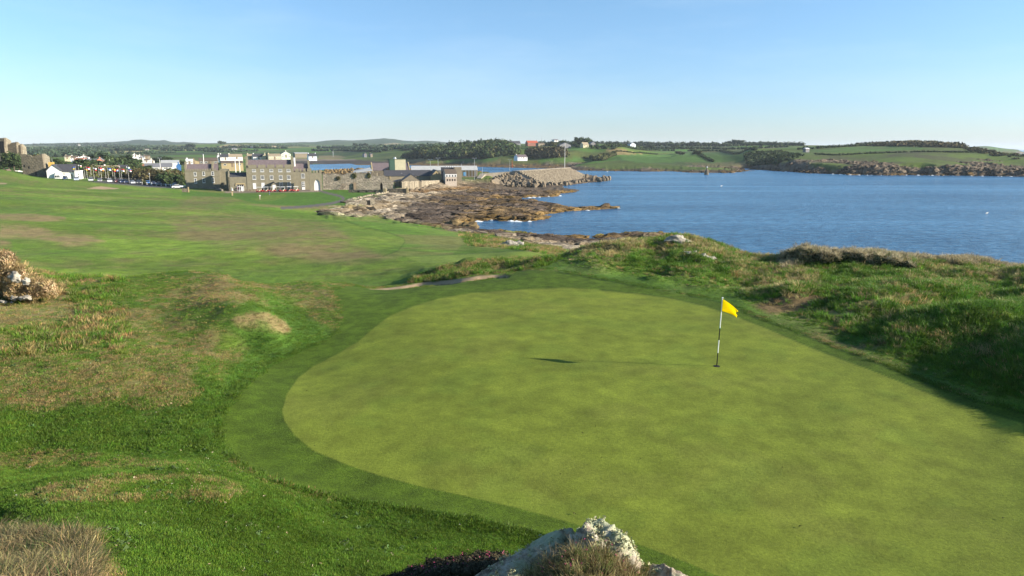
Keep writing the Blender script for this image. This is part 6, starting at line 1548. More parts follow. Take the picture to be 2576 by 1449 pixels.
# far inland woodland and hedgerows
for i, (pl, ys, n_, lb) in enumerate([
    ([zA(330, 360), zA(900, 330), zA(1500, 330), zA(1600, 390), zA(1300, 470), zA(700, 470), zA(400, 430)], (560, 1900), 420, "leafy town gardens below the far left hills"),
    ([zA(1500, 330), zB(0, 330), zB(400, 335), zB(0, 360), zA(1900, 365)], (1200, 2400), 200, "dark woods under the blue hills"),
    ([zB(0, 420), zB(800, 400), zB(800, 430), zB(0, 470)], (600, 900), 130, "dark hedges above the grey sheds"),
    ([zB(850, 400), zB(1450, 395), zB(1450, 425), zB(850, 425)], (650, 1000), 110, "dark hedges above the white terraces"),
    ([zB(1700, 385), zB(2574, 395), zC(600, 410), zC(650, 460), zC(100, 440), zB(2300, 430), zB(1900, 400)], (640, 1000), 220, "dark hedgerows beside the mud flats"),
    ([zC(820, 310), zC(1100, 320), zC(1600, 330), zC(1900, 320), zC(1900, 380), zC(1500, 375), zC(900, 380)], (950, 1700), 260, "blue grey woods left of the wooded hill")]):
    thicket("hedgerow_wood", pl, ys, (4, 8), (4, 9), n_, M_LEAF3, 60 + i, lb, 24, .36)
HL = [([zB(0, 358), zB(500, 358), zB(950, 360)], 5, 9), ([zB(0, 384), zB(600, 384), zB(1000, 382)], 5, 8), ([zB(600, 395), zB(1000, 398), zB(1400, 390)], 5, 8), ([zB(1350, 322), zB(2150, 318)], 6, 10), ([zB(1200, 325), zB(1400, 345), zB(1850, 350)], 6, 9),
      ([zC(0, 385), zC(500, 380), zC(1000, 400)], 5, 8), ([zC(150, 342), zC(800, 352)], 5, 8), ([zC(300, 330), zC(780, 342)], 5, 8), ([zA(1600, 425), zA(2200, 425), zA(2574, 408)], 5, 8), ([zA(1620, 380), zA(2110, 380)], 6, 9), ([zB(820, 338), zB(1240, 338)], 6, 9), ([zA(430, 300), zA(1200, 290), zA(1900, 300)], 8, 18), ([zA(800, 315), zA(1700, 318)], 8, 14),
      ([zD(420, 312), zD(700, 315), zD(1080, 315)], 3, 5), ([zD(950, 290), zD(1080, 300), zD(1400, 310)], 4, 6), ([zD(1100, 318), zD(1700, 325), zD(2100, 330), zD(2574, 330)], 4, 6), ([zE(0, 330), zE(500, 345), zE(900, 355), zE(1500, 355)], 4, 7), ([zE(0, 365), zE(600, 372), zE(900, 380)], 3, 6),
      ([zE(800, 345), zE(1300, 350), zE(2000, 355), zE(2574, 325), zF(270, 210), zF(900, 182)], 4, 7), ([zE(1100, 385), zE(1600, 385), zE(2100, 378), zF(0, 225)], 3, 5), ([zE(0, 300), zE(600, 310), zE(1200, 310), zE(1700, 315), zE(2100, 305)], 6, 10),
      ([zF(450, 232), zF(640, 222), zF(900, 205), zF(1150, 190)], 3, 6), ([zF(620, 275), zF(800, 285), zF(1100, 270), zF(1900, 258), zF(2100, 258)], 1.6, 3), ([zE(1200, 415), zE(1300, 450), zE(1400, 510), zE(1480, 545)], 2.5, 4), ([zD(1900, 345), zD(2150, 350)], 3, 6),
      ([zE(0, 395), zE(300, 415), zE(650, 432)], 1.5, 3), ([(540, 143.6), (600, 143.8), (667, 145), (740, 145.2), (790, 145.6)], 7, 14), ([zE(600, 290), zE(1000, 295), zE(1600, 295), zE(2300, 300), zF(100, 185), zF(500, 195)], 6, 10)]
for i, (pts, h, w) in enumerate(HL):
    hedge("hedgerow", pts, h, w, M_LEAF if i > 12 else M_LEAF3, "dark hedgerow dividing far fields", seed=80 + i, group="hedgerows between the far fields", nleaf=16, size=.42, step=w * .6, kind="stuff")

# ------------------------------------------------------------------ breakwater
tl = Vector(atZ(zD(835, 682), 7.0)); tr_ = Vector(atZ(zD(1590, 630), 7.6)); bl = Vector(atZ(zD(1210, 868), 1.0)); br = Vector(atZ(zD(1875, 765), 1.3))
bwk = empty("breakwater", (0, 0, 0), 0, "stepped concrete breakwater face sloping down to the sea", "breakwater")
NR = 11; rng = random.Random(8)
shared = M_CONC
nose = tr_ + (tr_ - tl) * .02
for r in range(NR):
    t0, t1 = r / NR, (r + 1) / NR
    t1 = t0 + .55 / NR; a0_, a1_ = tl.lerp(bl, t0), tl.lerp(bl, t1); b0_, b1_ = tr_.lerp(br, t0), tr_.lerp(br, t1)
    m_ = MB(); nseg = 40
    for k in range(nseg):
        s0, s1 = k / nseg, (k + .80) / nseg
        j = rng.uniform(-.12, .12)
        p = [a0_.lerp(b0_, s0), a0_.lerp(b0_, s1), a1_.lerp(b1_, s1), a1_.lerp(b1_, s0)]
        top = max(p[0].z, p[1].z) + j
        up = [Vector((v.x, v.y, top)) for v in p]; dn = [Vector((v.x, v.y, top - .95)) for v in p]
        m_.add(dn + up, [(0, 1, 2, 3), (7, 6, 5, 4), (0, 4, 5, 1), (1, 5, 6, 2), (2, 6, 7, 3), (3, 7, 4, 0)])
    o_ = m_.build("armour_step", plain("concrete_blocks", (.150, .122, .085), .95, .35, .45, var2=(.235, .20, .145)), bwk); o_["kind"] = "stuff"
back = (tr_ - tl).normalized(); nb = Vector((-back.y, back.x, 0))
def hull(pts_top, zb, name, mat, parent):
    m_ = MB(); n_ = len(pts_top); m_.add([Vector((p.x, p.y, zb)) for p in pts_top] + list(pts_top), [tuple(range(n_ - 1, -1, -1)), tuple(range(n_, 2 * n_))] + [(i, (i + 1) % n_, (i + 1) % n_ + n_, i + n_) for i in range(n_)]); return m_.build(name, mat, parent)
tl2 = Vector(atZ(zD(700, 690), 6.6)); tl3 = Vector(atZ(zD(340, 715), 5.8)); tl4 = Vector(atZ(zD(275, 782), 4.9))
core = MB()
ins = 1.0
core.add([tl + Vector((0, 0, -1)), tr_ + Vector((0, 0, -1)), br + Vector((0, 0, -1.2)), bl + Vector((0, 0, -1.2)), tl + nb * 6 + Vector((0, 0, -1)), tr_ + nb * 6 + Vector((0, 0, -1)), Vector((tr_.x, tr_.y, -2)) + nb * 6, Vector((tl.x, tl.y, -2)) + nb * 6, Vector((bl.x, bl.y, -2)), Vector((br.x, br.y, -2))],
         [(0, 3, 2, 1), (0, 1, 5, 4), (4, 5, 6, 7), (3, 8, 9, 2), (0, 4, 7, 8, 3), (1, 2, 9, 6, 5)])
core.build("concrete_core", M_CONC, bwk)
hull([tl - nb * .2 + Vector((0, 0, .25)), tr_ - nb * .2 + Vector((0, 0, .25)), tr_ + nb * 5 + Vector((0, 0, .25)), tl + nb * 5 + Vector((0, 0, .25))], 2, "capping", M_CONC, bwk)
hull([tl3, tl2, tl + Vector((0, 0, .1)), tl + nb * 4, tl2 + nb * 4, tl3 + nb * 4], 0, "quay_wall", M_CONC, bwk)
hull([tl4, tl3 - back * .1 , tl3 + nb * 3.8 - back * .1, tl4 + nb * 3], 0, "ramp_wall", M_CONC, bwk)
# boulders heaped round it
bme = []
M_BOULD = plain("armour_rock", (.125, .098, .07), .9, .35, .8, bump=.15, var2=(.24, .19, .125))
for k in range(5):
    b_ = bmesh.new(); bmesh.ops.create_icosphere(b_, subdivisions=2, radius=1); rg = np.random.RandomState(k)
    dirs = rg.randn(7, 3); dirs /= np.linalg.norm(dirs, axis=1)[:, None]; offs = rg.uniform(.55, .8, 7)
    for v in b_.verts:
        c = np.array(v.co)
        for d, o_ in zip(dirs, offs):
            e_ = c @ d
            if e_ > o_: c = c - d * (e_ - o_)
        v.co = c * (1 + rg.uniform(-.04, .04))
    me = bpy.data.meshes.new("boulder"); b_.to_mesh(me); b_.free(); me.materials.append(M_BOULD); bme.append(me)
brg = random.Random(12)
def bould(p, s, label, group, k=None):
    o_ = link("boulder", bme[brg.randrange(5)], None, p, (brg.random() * 6, brg.random() * 6, brg.random() * 6), (s * brg.uniform(.8, 1.4), s * brg.uniform(.7, 1.1), s * brg.uniform(.6, 1)))
    return tag(o_, label, "boulder", group)
PILE = [zD(400, 790), zD(700, 690), zD(800, 700), zD(1000, 800), zD(1200, 850), zD(1230, 905), zD(900, 900), zD(540, 888)]
cnt = 0
P = np.array(PILE)
while cnt < 120:
    px, py = brg.uniform(P[:, 0].min(), P[:, 0].max()), brg.uniform(P[:, 1].min(), P[:, 1].max())
    if poly_sdf(np.array([px]), np.array([py]), P)[0] < 0: continue
    f_ = (py - zD(0, 690)[1]) / (zD(0, 905)[1] - zD(0, 690)[1]); zz_ = 6.2 * (1 - f_) + .7
    p = atZ((px, py), zz_); bould((p[0], p[1], zz_ - .3), brg.uniform(.9, 1.6), "dark armour boulder in the heap left of the stepped face", "boulders heaped at the landward end of the breakwater"); cnt += 1
hm = MB()
def heap(pts, nm):
    hull([Vector(atZ(p, z)) for p, z in pts], -2, nm, M_BOULD, bwk)
heap([(zD(430, 810), 4.2), (zD(720, 705), 5.6), (zD(830, 705), 5.6), (zD(1000, 850), 2.6), (zD(900, 880), 1.4), (zD(560, 870), 1.8)], "rock_core")
cnt = 0
line = [zD(1180, 880), zD(1400, 890), zD(1600, 868), zD(1850, 828), zD(2050, 812), zD(2170, 800)]
for i in range(62):
    t = brg.random() * (len(line) - 1); a = line[int(t)]; b = line[int(t) + 1]; f_ = t - int(t)
    p = (a[0] + (b[0] - a[0]) * f_, a[1] + (b[1] - a[1]) * f_ - brg.random() * (1.4 + .8 * (t > 3))); zz_ = brg.uniform(.1, .7) + (1.0 if t > 3 else 0) * brg.random()
    w_ = atZ(p, zz_); bould(w_, brg.uniform(1.0, 1.9), "boulder along the waterline toe of the stepped breakwater", "boulders along the breakwater toe")
for i in range(28):
    t = brg.random() ; x = zD(1830, 0)[0] + t * 20; y = zD(0, 760)[1] + t * 2.6 + brg.random() * (3.2 - 2.6 * t)
    w_ = atZ((x, y), .5 + 1.8 * (1 - t) * brg.random()); bould(w_, brg.uniform(1.0, 1.8), "boulder on the seaward tip of the breakwater", "boulders on the breakwater tip")
# golden rubble mound between harbour and ruined wall
M_GOLD = plain("lichen_rock", (.15, .095, .035), .9, .35, .6, bump=.2, var2=(.24, .165, .07))
gb = [m_.copy() for m_ in bme]
for m_ in gb: m_.materials.clear(); m_.materials.append(M_GOLD)
for i in range(85):
    t = brg.random(); x = zC(90, 0)[0] + t * (zC(880, 0)[0] - zC(90, 0)[0]); y0_ = zC(0, 655)[1] + (zC(0, 625)[1] - zC(0, 655)[1]) * t
    y = y0_ + brg.random() * 3.6; w_ = atZ((x, y), 3.2 - (y - y0_) * .2)
    o_ = link("boulder", gb[brg.randrange(5)], None, (w_[0], w_[1], w_[2] - .5), (brg.random() * 6, brg.random() * 6, 0), [brg.uniform(.8, 1.5)] * 3)
    tag(o_, "golden boulder of the inner harbour mound behind the ruined wall", "boulder", "golden boulders of the inner harbour mound")

# perch rock marker in the bay
w_ = Vector(atZ(zE(1382, 730), 0)); e = empty("beacon_rock", w_, 0, "pale tipped conical stone beacon standing in the bay", "beacon")
MB().tube((0, 0, -1), (0, 0, 3.2), 2.1, 1.3, 9).build("rock_base", M_RUBBLE2, e); MB().tube((0, 0, 3.2), (.2, 0, 5.4), 1.3, .25, 9).build("cone", M_RUBBLE2, e); MB().tube((.2, 0, 5.4), (.22, 0, 6.6), .5, .3, 8).build("white_tip", M_WHITE, e)
# ---- poles, lamps
def pole(fn, xt, yt, xb, yb, label, z=None, Y=None, r=.09, head=None, cat="pole", name="pole", mat=None, group=None):
    b0 = Vector(atZ(fn(xb, yb), z)) if z is not None else Vector(atY(fn(xb, yb), Y))
    h = z_for(b0.x, b0.y, fn(xt, yt)[1]) - b0.z
    e = empty(name, b0, 0, label, cat, group)
    MB().tube((0, 0, -.4), (0, 0, h), r, r * .6, 8).build("shaft", mat or M_METAL, e)
    if head == "lamp": k_ = MB(); k_.box(-1.0, 1.0, -.12, .12, h, h + .12); k_.box(-1.2, -.5, -.25, .25, h + .122, h + .3); k_.box(.5, 1.2, -.25, .25, h + .122, h + .3); k_.build("lamp_head", M_METAL, e)
    if head == "ball": MB().tube((0, 0, h), (0, 0, h + .35), .3, .15, 8).build("finial", M_METAL, e)
    if head == "arm": MB().box(-1.1, .1, -.06, .06, h - .1, h + .05).build("lamp_head", M_METAL, e)
    return e, h
pole(zB, 600, 440, 640, 925, "tall white flagstaff in front of the battlemented wing", z=4.4, r=.22, mat=M_WHITE, head="ball", name="flagstaff", cat="flagstaff")
for xt, yt, xb, yb, lb in ((1066, 525, 1078, 690, "left one of the twin white masts by the clubhouse"), (1127, 525, 1140, 700, "right one of the twin white masts by the clubhouse")):
    pole(zB, xt, yt, xb, yb, lb, Y=325, r=.24, mat=M_WHITE, name="mast", cat="mast", group="twin white masts")
for fn, xt, yt, xb, yb, lb, z in ((zC, 1725, 515, 1735, 660, "double headed quay lamp behind the ochre gable", None), (zC, 1846, 490, 1848, 605, "thin quay pole right of the first lamp", None), (zC, 2370, 492, 2385, 795, "tall double headed quay lamp beside the warehouse bays", 4.9), (zC, 2185, 565, 2188, 605, "short quay pole above warehouse roof", None), (zC, 2500, 620, 2500, 740, "lattice mast at the end of the warehouse", None)):
    pole(fn, xt, yt, xb, yb, lb, z=z, Y=None if z else 350, r=.1, head="lamp" if "lamp" in lb else None, name="lamp_post" if "lamp" in lb else "pole", cat="lamp post" if "lamp" in lb else "pole")
pole(zD, 1500, 265, 1503, 630, "tall pale light mast on top of the breakwater", z=7.6, r=.17, head="arm", name="light_mast", cat="mast", mat=M_WHITE)
pole(zD, 690, 512, 695, 680, "quay lamp at the landward end of the breakwater", z=6.4, r=.1, head="lamp", name="lamp_post", cat="lamp post")
pole(zD, 725, 520, 730, 620, "small red lattice mast beyond the quay", Y=470, r=.2, mat=plain("red_paint", (.35, .04, .03), .6), name="mast", cat="mast")
pole(zA, 2352, 490, 2362, 660, "tall floodlight with wide white head above the depot", Y=380, r=.16, head="lamp", name="floodlight", cat="floodlight", mat=M_WHITE)
pole(zA, 2105, 460, 2108, 600, "second floodlight left of the tall one", Y=440, r=.16, head="lamp", name="floodlight", cat="floodlight", mat=M_WHITE)
pole(zA, 2203, 720, 2210, 860, "black street lamp at the right end of the parked cars", Y=285, r=.08, head="ball", name="street_lamp", cat="street lamp")
pole(zA, 765, 490, 770, 560, "thin pole rising behind the yellow chimney", Y=330, r=.08)
pole(zA, 1565, 480, 1568, 560, "pole in front of the double crowned tree", Y=470, r=.12)
pole(zD, 1165, 155, 1165, 232, "thin mast on the skyline above the red barn", Y=1150, r=.25)
pole(zE, 240, 215, 240, 300, "thin mast on the skyline above the pale blue gable", Y=1250, r=.25)
pole(zC, 300, 390, 303, 460, "pole in the rough grass beside the mud flats", Y=640, r=.15)
pole(zB, 2510, 370, 2512, 430, "pole above the pale blue house shore", Y=680, r=.15)
# flags along the car park
FL = [(1110, 610, 1122, 740, ("b", "y")), (1163, 585, 1175, 785, ("w", "r", "g")), (1240, 620, 1252, 780, ("k", "r", "y")), (1272, 610, 1286, 782, ("r", "w")), (1330, 620, 1340, 725, ("w", "r")), (1378, 625, 1388, 785, ("w", "r")), (1450, 620, 1458, 730, ("r", "w")),
      (1482, 630, 1496, 790, ("w", "o")), (1545, 630, 1558, 772, ("o", "w")), (1585, 625, 1597, 785, ("b", "w")), (1655, 640, 1660, 745, ("y", "r")), (1683, 640, 1695, 800, ("r", "y")), (1758, 640, 1768, 808, ("r", "w", "b")), (1788, 640, 1800, 850, ("r", "w")), (1860, 610, 1866, 700, ("w", "g")), (1888, 640, 1904, 862, ("b", "r", "w"))]
FC = {"b": (.05, .12, .45), "y": (.75, .55, .04), "w": (.8, .8, .8), "r": (.55, .03, .05), "g": (.03, .3, .08), "k": (.03, .03, .03), "o": (.75, .28, .04)}
FNm = {"b": "blue", "y": "yellow", "w": "white", "r": "red", "g": "green", "k": "black", "o": "orange"}
for i, (xt, yt, xb, yb, cs) in enumerate(FL):
    pos = ["leftmost", "second", "third", "fourth", "fifth", "sixth", "seventh", "eighth", "ninth", "tenth", "eleventh", "twelfth", "thirteenth", "fourteenth", "fifteenth", "rightmost"][i]
    e, h = pole(zA, xt, yt, xb, yb, "%s flag of the row behind the parked cars, %s" % (pos, " and ".join(FNm[c] for c in cs)), Y=290 + (i % 3) * 3, r=.045, name="flag", cat="flag", mat=M_WHITE, group="row of flags behind the car park")
    sg = 1 if i % 4 else -1
    fl = None
    for k, c in enumerate(cs):
        z1 = h - .1 - 1.05 * k / len(cs); z0 = h - .1 - 1.05 * (k + 1) / len(cs); m_ = MB(); n_ = 6
        for s_ in range(n_):
            x0_, x1_ = sg * 1.35 * s_ / n_, sg * 1.35 * (s_ + 1) / n_; w0, w1 = .16 * math.sin(s_ * 1.3), .16 * math.sin((s_ + 1) * 1.3); d0_, d1_ = -.25 * (s_ / n_) ** 1.5, -.25 * ((s_ + 1) / n_) ** 1.5
            m_.add([(x0_, w0, z0 + d0_), (x1_, w1, z0 + d1_), (x1_, w1, z1 + d1_), (x0_, w0, z1 + d0_)], [(0, 1, 2, 3)])
        m_.build("stripe", plain("flag_" + FNm[c], FC[c], .8, .05, 3), e)
# ---- cars
M_TRIM = plain("car_lamp_red", (.35, .02, .02), .4); M_HEAD = plain("car_lamp_clear", (.7, .7, .68), .2)
def make_car(col, name, label, loc, rz, kind="hatch"):
    m_car = plain("car_paint_%d_%d_%d" % tuple(int(c * 255) for c in col), col, .3, .03, 4, spec=.6)
    e = empty(name, loc, rz, label, "car", "cars parked below the shrubbery")
    hh = 1.5 if kind == "hatch" else 1.75
    prof = [(-2.05, .35), (-2.1, .75), (-1.95, .98), (-.95, 1.02), (1.75, 1.02), (2.0, .85), (2.05, .35)]
    MB().extr(prof, -.86, .86).build("body", m_car, e)
    MB().extr([(-1.0, 1.021), (-.45, hh - .08), (1.1, hh - .08), (1.72, 1.021)], -.74, .74).build("cabin_glass", M_GLASS, e)
    MB().extr([(-.52, hh - .07), (-.35, hh), (1.0, hh), (1.15, hh - .07)], -.72, .72).build("car_roof", m_car, e)
    for x_ in (-1.3, 1.3):
        for y_ in (-.8, .8):
            w_ = MB().tube((x_, y_ - .1, .32), (x_, y_ + .1, .32), .32, .32, 12).build("wheel", M_RUBBER, e)
            MB().tube((x_, y_ - .115, .32), (x_, y_ + .115, .32), .18, .18, 8).build("rim", M_METAL, w_)
    for y_ in (-.62, .62):
        MB().box(-2.14, -2.06, y_ - .16, y_ + .16, .66, .82).build("headlight", M_HEAD, e); MB().box(2.02, 2.1, y_ - .14, y_ + .14, .66, .84).build("tail_light", M_TRIM, e)
    return e
CARS = [(960, 806, (.02, .04, .10), "dark blue car half hidden by the wall of the white house", "hatch"), (1130, 820, (.35, .40, .50), "silver blue car at the left end of the car park", "hatch"), (1340, 828, (.45, .48, .50), "silver sport utility car, second from left in the car park", "suv"),
        (1472, 838, (.22, .22, .25), "grey car between silver utility car and white hatchback", "hatch"), (1615, 845, (.72, .72, .72), "white hatchback parked below the middle flags", "hatch"), (1722, 850, (.16, .05, .05), "dark red car right of the white hatchback", "hatch"),
        (1792, 856, (.03, .05, .12), "navy car right of the dark red one", "hatch"), (1850, 860, (.02, .03, .07), "nearly black car left of the last flag", "hatch"), (1950, 868, (.4, .42, .45), "low silver car just right of the last flag", "hatch"), (2045, 868, (.06, .07, .08), "dark car behind a round bush", "hatch"),
        (2180, 870, (.06, .22, .55), "bright blue car beside the black street lamp", "hatch"), (2262, 880, (.03, .04, .09), "dark car right of the bright blue one", "hatch"), (2340, 890, (.10, .11, .13), "grey car near the white rail fence", "hatch"), (2570, 908, (.62, .64, .66), "pale car at the right end of the rail fence", "hatch")]
for i, (x, y, col, lb, kd) in enumerate(CARS):
    q_ = ground_hit(*zA(x, y), y0=200, y1=400)
    p = atY(zA(x, y), q_[1] if q_ and q_[1] < 330 else 292); p = (p[0], p[1], gz(p[0], p[1]))
    make_car(col, "parked_car", lb, p, math.radians(118 + (i * 37) % 9), kd)
p = ground_hit(*zB(225, 932), y0=200, y1=330) or atZ(zB(225, 932), 4.6)
make_car((.78, .78, .78), "parked_car", "white estate car side on at the left end of the battlemented wing", p, math.radians(200), "hatch")
# bush and rail fence
thicket("bush", [zA(2040, 880), zA(2130, 880), zA(2130, 850), zA(2040, 850)], (270, 300), (1.2, 1.8), (.9, 1.3), 10, M_LEAF2, 71, "round green bush among the parked cars", 60, .26)
fe = empty("rail_fence", ground_hit(*zA(2020, 880), y0=200), 0, "low white post and rail fence at the right of the car park", "fence")
pp = [ground_hit(*zA(x, 868 + (x - 2020) * .075), y0=200, y1=330) for x in range(2020, 2800, 70)]
pp = [Vector(p) - fe.location for p in pp if p]
for p in pp: MB().box(p.x - .14, p.x + .14, p.y - .14, p.y + .14, p.z - .3, p.z + 1.0).build("post", M_WHITE, fe)
for a, b in zip(pp[:-1], pp[1:]):
    MB().tube(a + Vector((0, 0, .75)), b + Vector((0, 0, .75)), .07, .07, 5).build("rail", M_WHITE, fe)
wall_line("car_park_wall", "low brown stone wall behind the parked cars", [zA(930, 792), zA(1200, 800), zA(1500, 812), zA(1800, 826), zA(2100, 840)], [1.1, 1.3, 1.3, 1.3, 1.2], .5, M_RUBBLE2, z=6.3, rough=.08, seed=9)
# ---- golf carts
M_CRED = plain("cart_red", (.33, .03, .03), .4, .05); M_CREAM2 = plain("cart_seat", (.7, .62, .45), .7, .05)
def make_cart(loc, rz, label):
    e = empty("golf_cart", loc, rz, label, "golf cart", "golf carts lined up in front of the clubhouse")
    MB().extr([(-1.15, .28), (-1.2, .7), (-.75, .85), (-.55, .45), (.35, .45), (.4, .8), (1.1, .8), (1.15, .28)], -.55, .55).build("body", M_CRED, e)
    MB().extr([(.0, .46), (.0, .85), (.5, .86), (.62, 1.3), (.72, 1.3), (.62, .81), (.41, .81), (.36, .46)], -.5, .5).build("seat", M_CREAM2, e)
    MB().box(-.85, .95, -.62, .62, 1.86, 1.95).build("canopy", M_FRAME, e)
    for x_, y_ in ((-.75, -.5), (-.75, .5), (.8, -.5), (.8, .5)): MB().tube((x_, y_, .7), (x_ * .98, y_, 1.87), .025, .025, 5).build("post", M_FRAME, e)
    MB().extrx([(-.45, .86), (.45, .86), (.45, 1.55), (-.45, 1.55)], -.79, -.77).build("windscreen", M_GLASS, e)
    MB().tube((-.35, -.25, .8), (-.2, -.25, 1.15), .03, .03, 5).build("steering_column", M_DARK, e)
    for x_ in (-.8, .75):
        for y_ in (-.52, .52): MB().tube((x_, y_ - .1, .23), (x_, y_ + .1, .23), .23, .23, 10).build("wheel", M_RUBBER, e)
    MB().tube((1.0, 0, .8), (1.25, 0, 1.35), .2, .24, 8).build("golf_bag", M_DARK, e)
    return e
cn = ["leftmost", "second from left", "third from left", "middle", "third from right", "second from right", "rightmost"]
for i, (x, y) in enumerate(((1428, 990), (1525, 988), (1618, 986), (1690, 984), (1770, 985), (1862, 978), (1960, 980))):
    p = atZ(zB(x, y), 4.1); make_cart((p[0], p[1], gz(p[0], p[1]) + .02), math.radians(15 + i * 3), "%s red golf cart with white canopy in the clubhouse row" % cn[i])
# outdoor tables
for i, (x, y, lb) in enumerate(((1155, 985, "white table and chairs set outside the clubhouse entrance"), (1260, 975, "brown picnic bench right of the clubhouse entrance"), (1320, 975, "brown picnic bench below the first tall white window"), (925, 965, "dark patio table in the shaded corner left of the entrance"))):
    p = atZ(zB(x, y), 4.1); e = empty("picnic_table", (p[0], p[1], gz(p[0], p[1])), .5, lb, "table"); mt = M_WHITE if i == 0 else M_WOOD
    MB().box(-.9, .9, -.4, .4, .7, .76).build("tabletop", mt, e)
    for s_ in (-1, 1):
        MB().box(-.9, .9, s_ * .75 - .14, s_ * .75 + .14, .42, .47).build("seat", mt, e)
        k_ = MB(); k_.tube((s_ * .6, -.8, 0), (s_ * .6, .25, .72), .05, .05, 5); k_.tube((s_ * .6, .8, 0), (s_ * .6, -.25, .72), .05, .05, 5); k_.build("leg_frame", mt, e)
# bird-table like sign post on the lawn
p = Vector(atZ(zB(1030, 1048), 4.0)); e = empty("lawn_signpost", (p.x, p.y, gz(p.x, p.y)), .4, "wooden post with a small pale pointed top on the lawn", "post")
MB().box(-.22, .22, -.22, .22, -.3, 1.55).build("post", M_YEL, e); MB().box(-.5, .5, -.4, .4, 1.56, 1.68).build("shelf", M_WOOD, e); MB().tube((0, 0, 1.69), (0, 0, 2.9), .42, .06, 8).build("pointed_top", M_SHEET, e)
# ---- boats in the harbour
def boat(fn, x0, x1, y, Y, label, col, cabin=True):
    a = Vector(atY(fn(x0, y), Y)); b = Vector(atY(fn(x1, y), Y)); L_ = (b - a).length; e = empty("fishing_boat", (a.x, a.y, .1 if Y < 470 else .1), math.atan2(b.y - a.y, b.x - a.x), label, "boat", "boats in the harbour")
    n_ = 9; m_ = MB(); vs = []
    for i in range(n_):
        t = i / (n_ - 1); w_ = L_ * .16 * math.sin(math.pi * (.12 + .88 * (1 - t) ** .7) * .98 + .02) if t < 1 else .02; w_ = L_ * .15 * (1 - t ** 3) * (.8 + .2 * t); sh = 1.3 + .9 * t ** 2
        vs += [(L_ * t, -max(w_, .03), sh), (L_ * t, -max(w_, .03) * .6, -.3), (L_ * t, max(w_, .03) * .6, -.3), (L_ * t, max(w_, .03), sh)]
    fs = []
    for i in range(n_ - 1):
        for k in range(3): fs.append((i * 4 + k, i * 4 + k + 1, i * 4 + k + 5, i * 4 + k + 4))
        fs.append((i * 4 + 3, i * 4, i * 4 + 4, i * 4 + 7))
    fs.append((0, 3, 2, 1)); m_.add(vs, fs); m_.build("hull", plain("hull_%d" % int(col[2] * 100 + col[0] * 1000), col, .5, .1), e)
    if cabin:
        c_ = MB().box(L_ * .2, L_ * .42, -L_ * .08, L_ * .08, 1.3, 3.4).build("wheelhouse", M_WHITE, e); MB().box(L_ * .425, L_ * .43, -L_ * .07, L_ * .07, 2.5, 3.1).build("pane", M_GLASS, c_)
    MB().tube((L_ * .5, 0, 1.2), (L_ * .5, 0, 6), .12, .06, 6).build("mast", M_METAL, e); MB().tube((L_ * .2, 0, 3.4), (L_ * .2, 0, 6.4), .1, .06, 6).build("aerial_mast", M_METAL, e)
    return e
boat(zD, 405, 700, 690, 395, "dark hulled fishing boat left of the breakwater lamp", (.03, .04, .06))
boat(zD, 1080, 860, 668, 470, "white wheelhouse of a fishing boat behind the breakwater", (.1, .1, .12))
boat(zB, 1040, 1170, 640, 335, "blue and white yacht hull ashore behind the twin masts", (.08, .2, .45), cabin=True)
boat(zB, 835, 880, 635, 340, "small white dinghy ashore right of the battlemented wing", (.75, .75, .75), cabin=False)
boat(zB, 1150, 1200, 630, 338, "small white boat ashore left of the clubhouse gable", (.7, .72, .75), cabin=False)
# ---- wind turbine blades on the skyline
w_ = Vector(atY(zD(2290, 255), 2600)); e = empty("wind_turbine", (w_.x, w_.y, gz(w_.x, w_.y)), 0, "tiny white wind turbine on the skyline beyond the bay", "wind turbine"); hz = z_for(w_.x, w_.y, zD(0, 240)[1]) - e.location.z
MB().tube((0, 0, -2), (0, 0, hz), 1.0, .6, 8).build("tower", M_WHITE, e); MB().box(-.8, .8, -1, 1.5, hz, hz + 1.5).build("nacelle", M_WHITE, e)
for k in range(3): a = k * 2.094 + .5; MB().tube((0, -1.2, hz + .7), (math.cos(a) * 11, -1.2, hz + .7 + math.sin(a) * 11), .7, .2, 5).build("blade", M_WHITE, e)
# ---- gulls on the bay
for i, (fn, x, y) in enumerate(((zE, 1600, 903), (zF, 2225, 832), (zD, 2130, 690), (zE, 1925, 708))):
    w_ = Vector(atZ(fn(x, y), .0)); e = link("gull", None)if False else empty("gull", w_, .4, ["white gull on the water below the beacon", "white gull far out on the right of the bay", "gull near the breakwater tip", "dark bird on the water right of the beacon"][i], "bird")
    k_ = MB(); k_.tube((-.5, 0, .15), (.1, 0, .25), .1, .22, 8); k_.tube((.1, 0, .25), (.5, 0, .3), .22, .1, 8); k_.build("body", M_WHITE if i < 3 else M_DARK, e); MB().tube((.45, 0, .3), (.62, 0, .5), .12, .09, 7).build("head", M_WHITE if i < 3 else M_DARK, e)
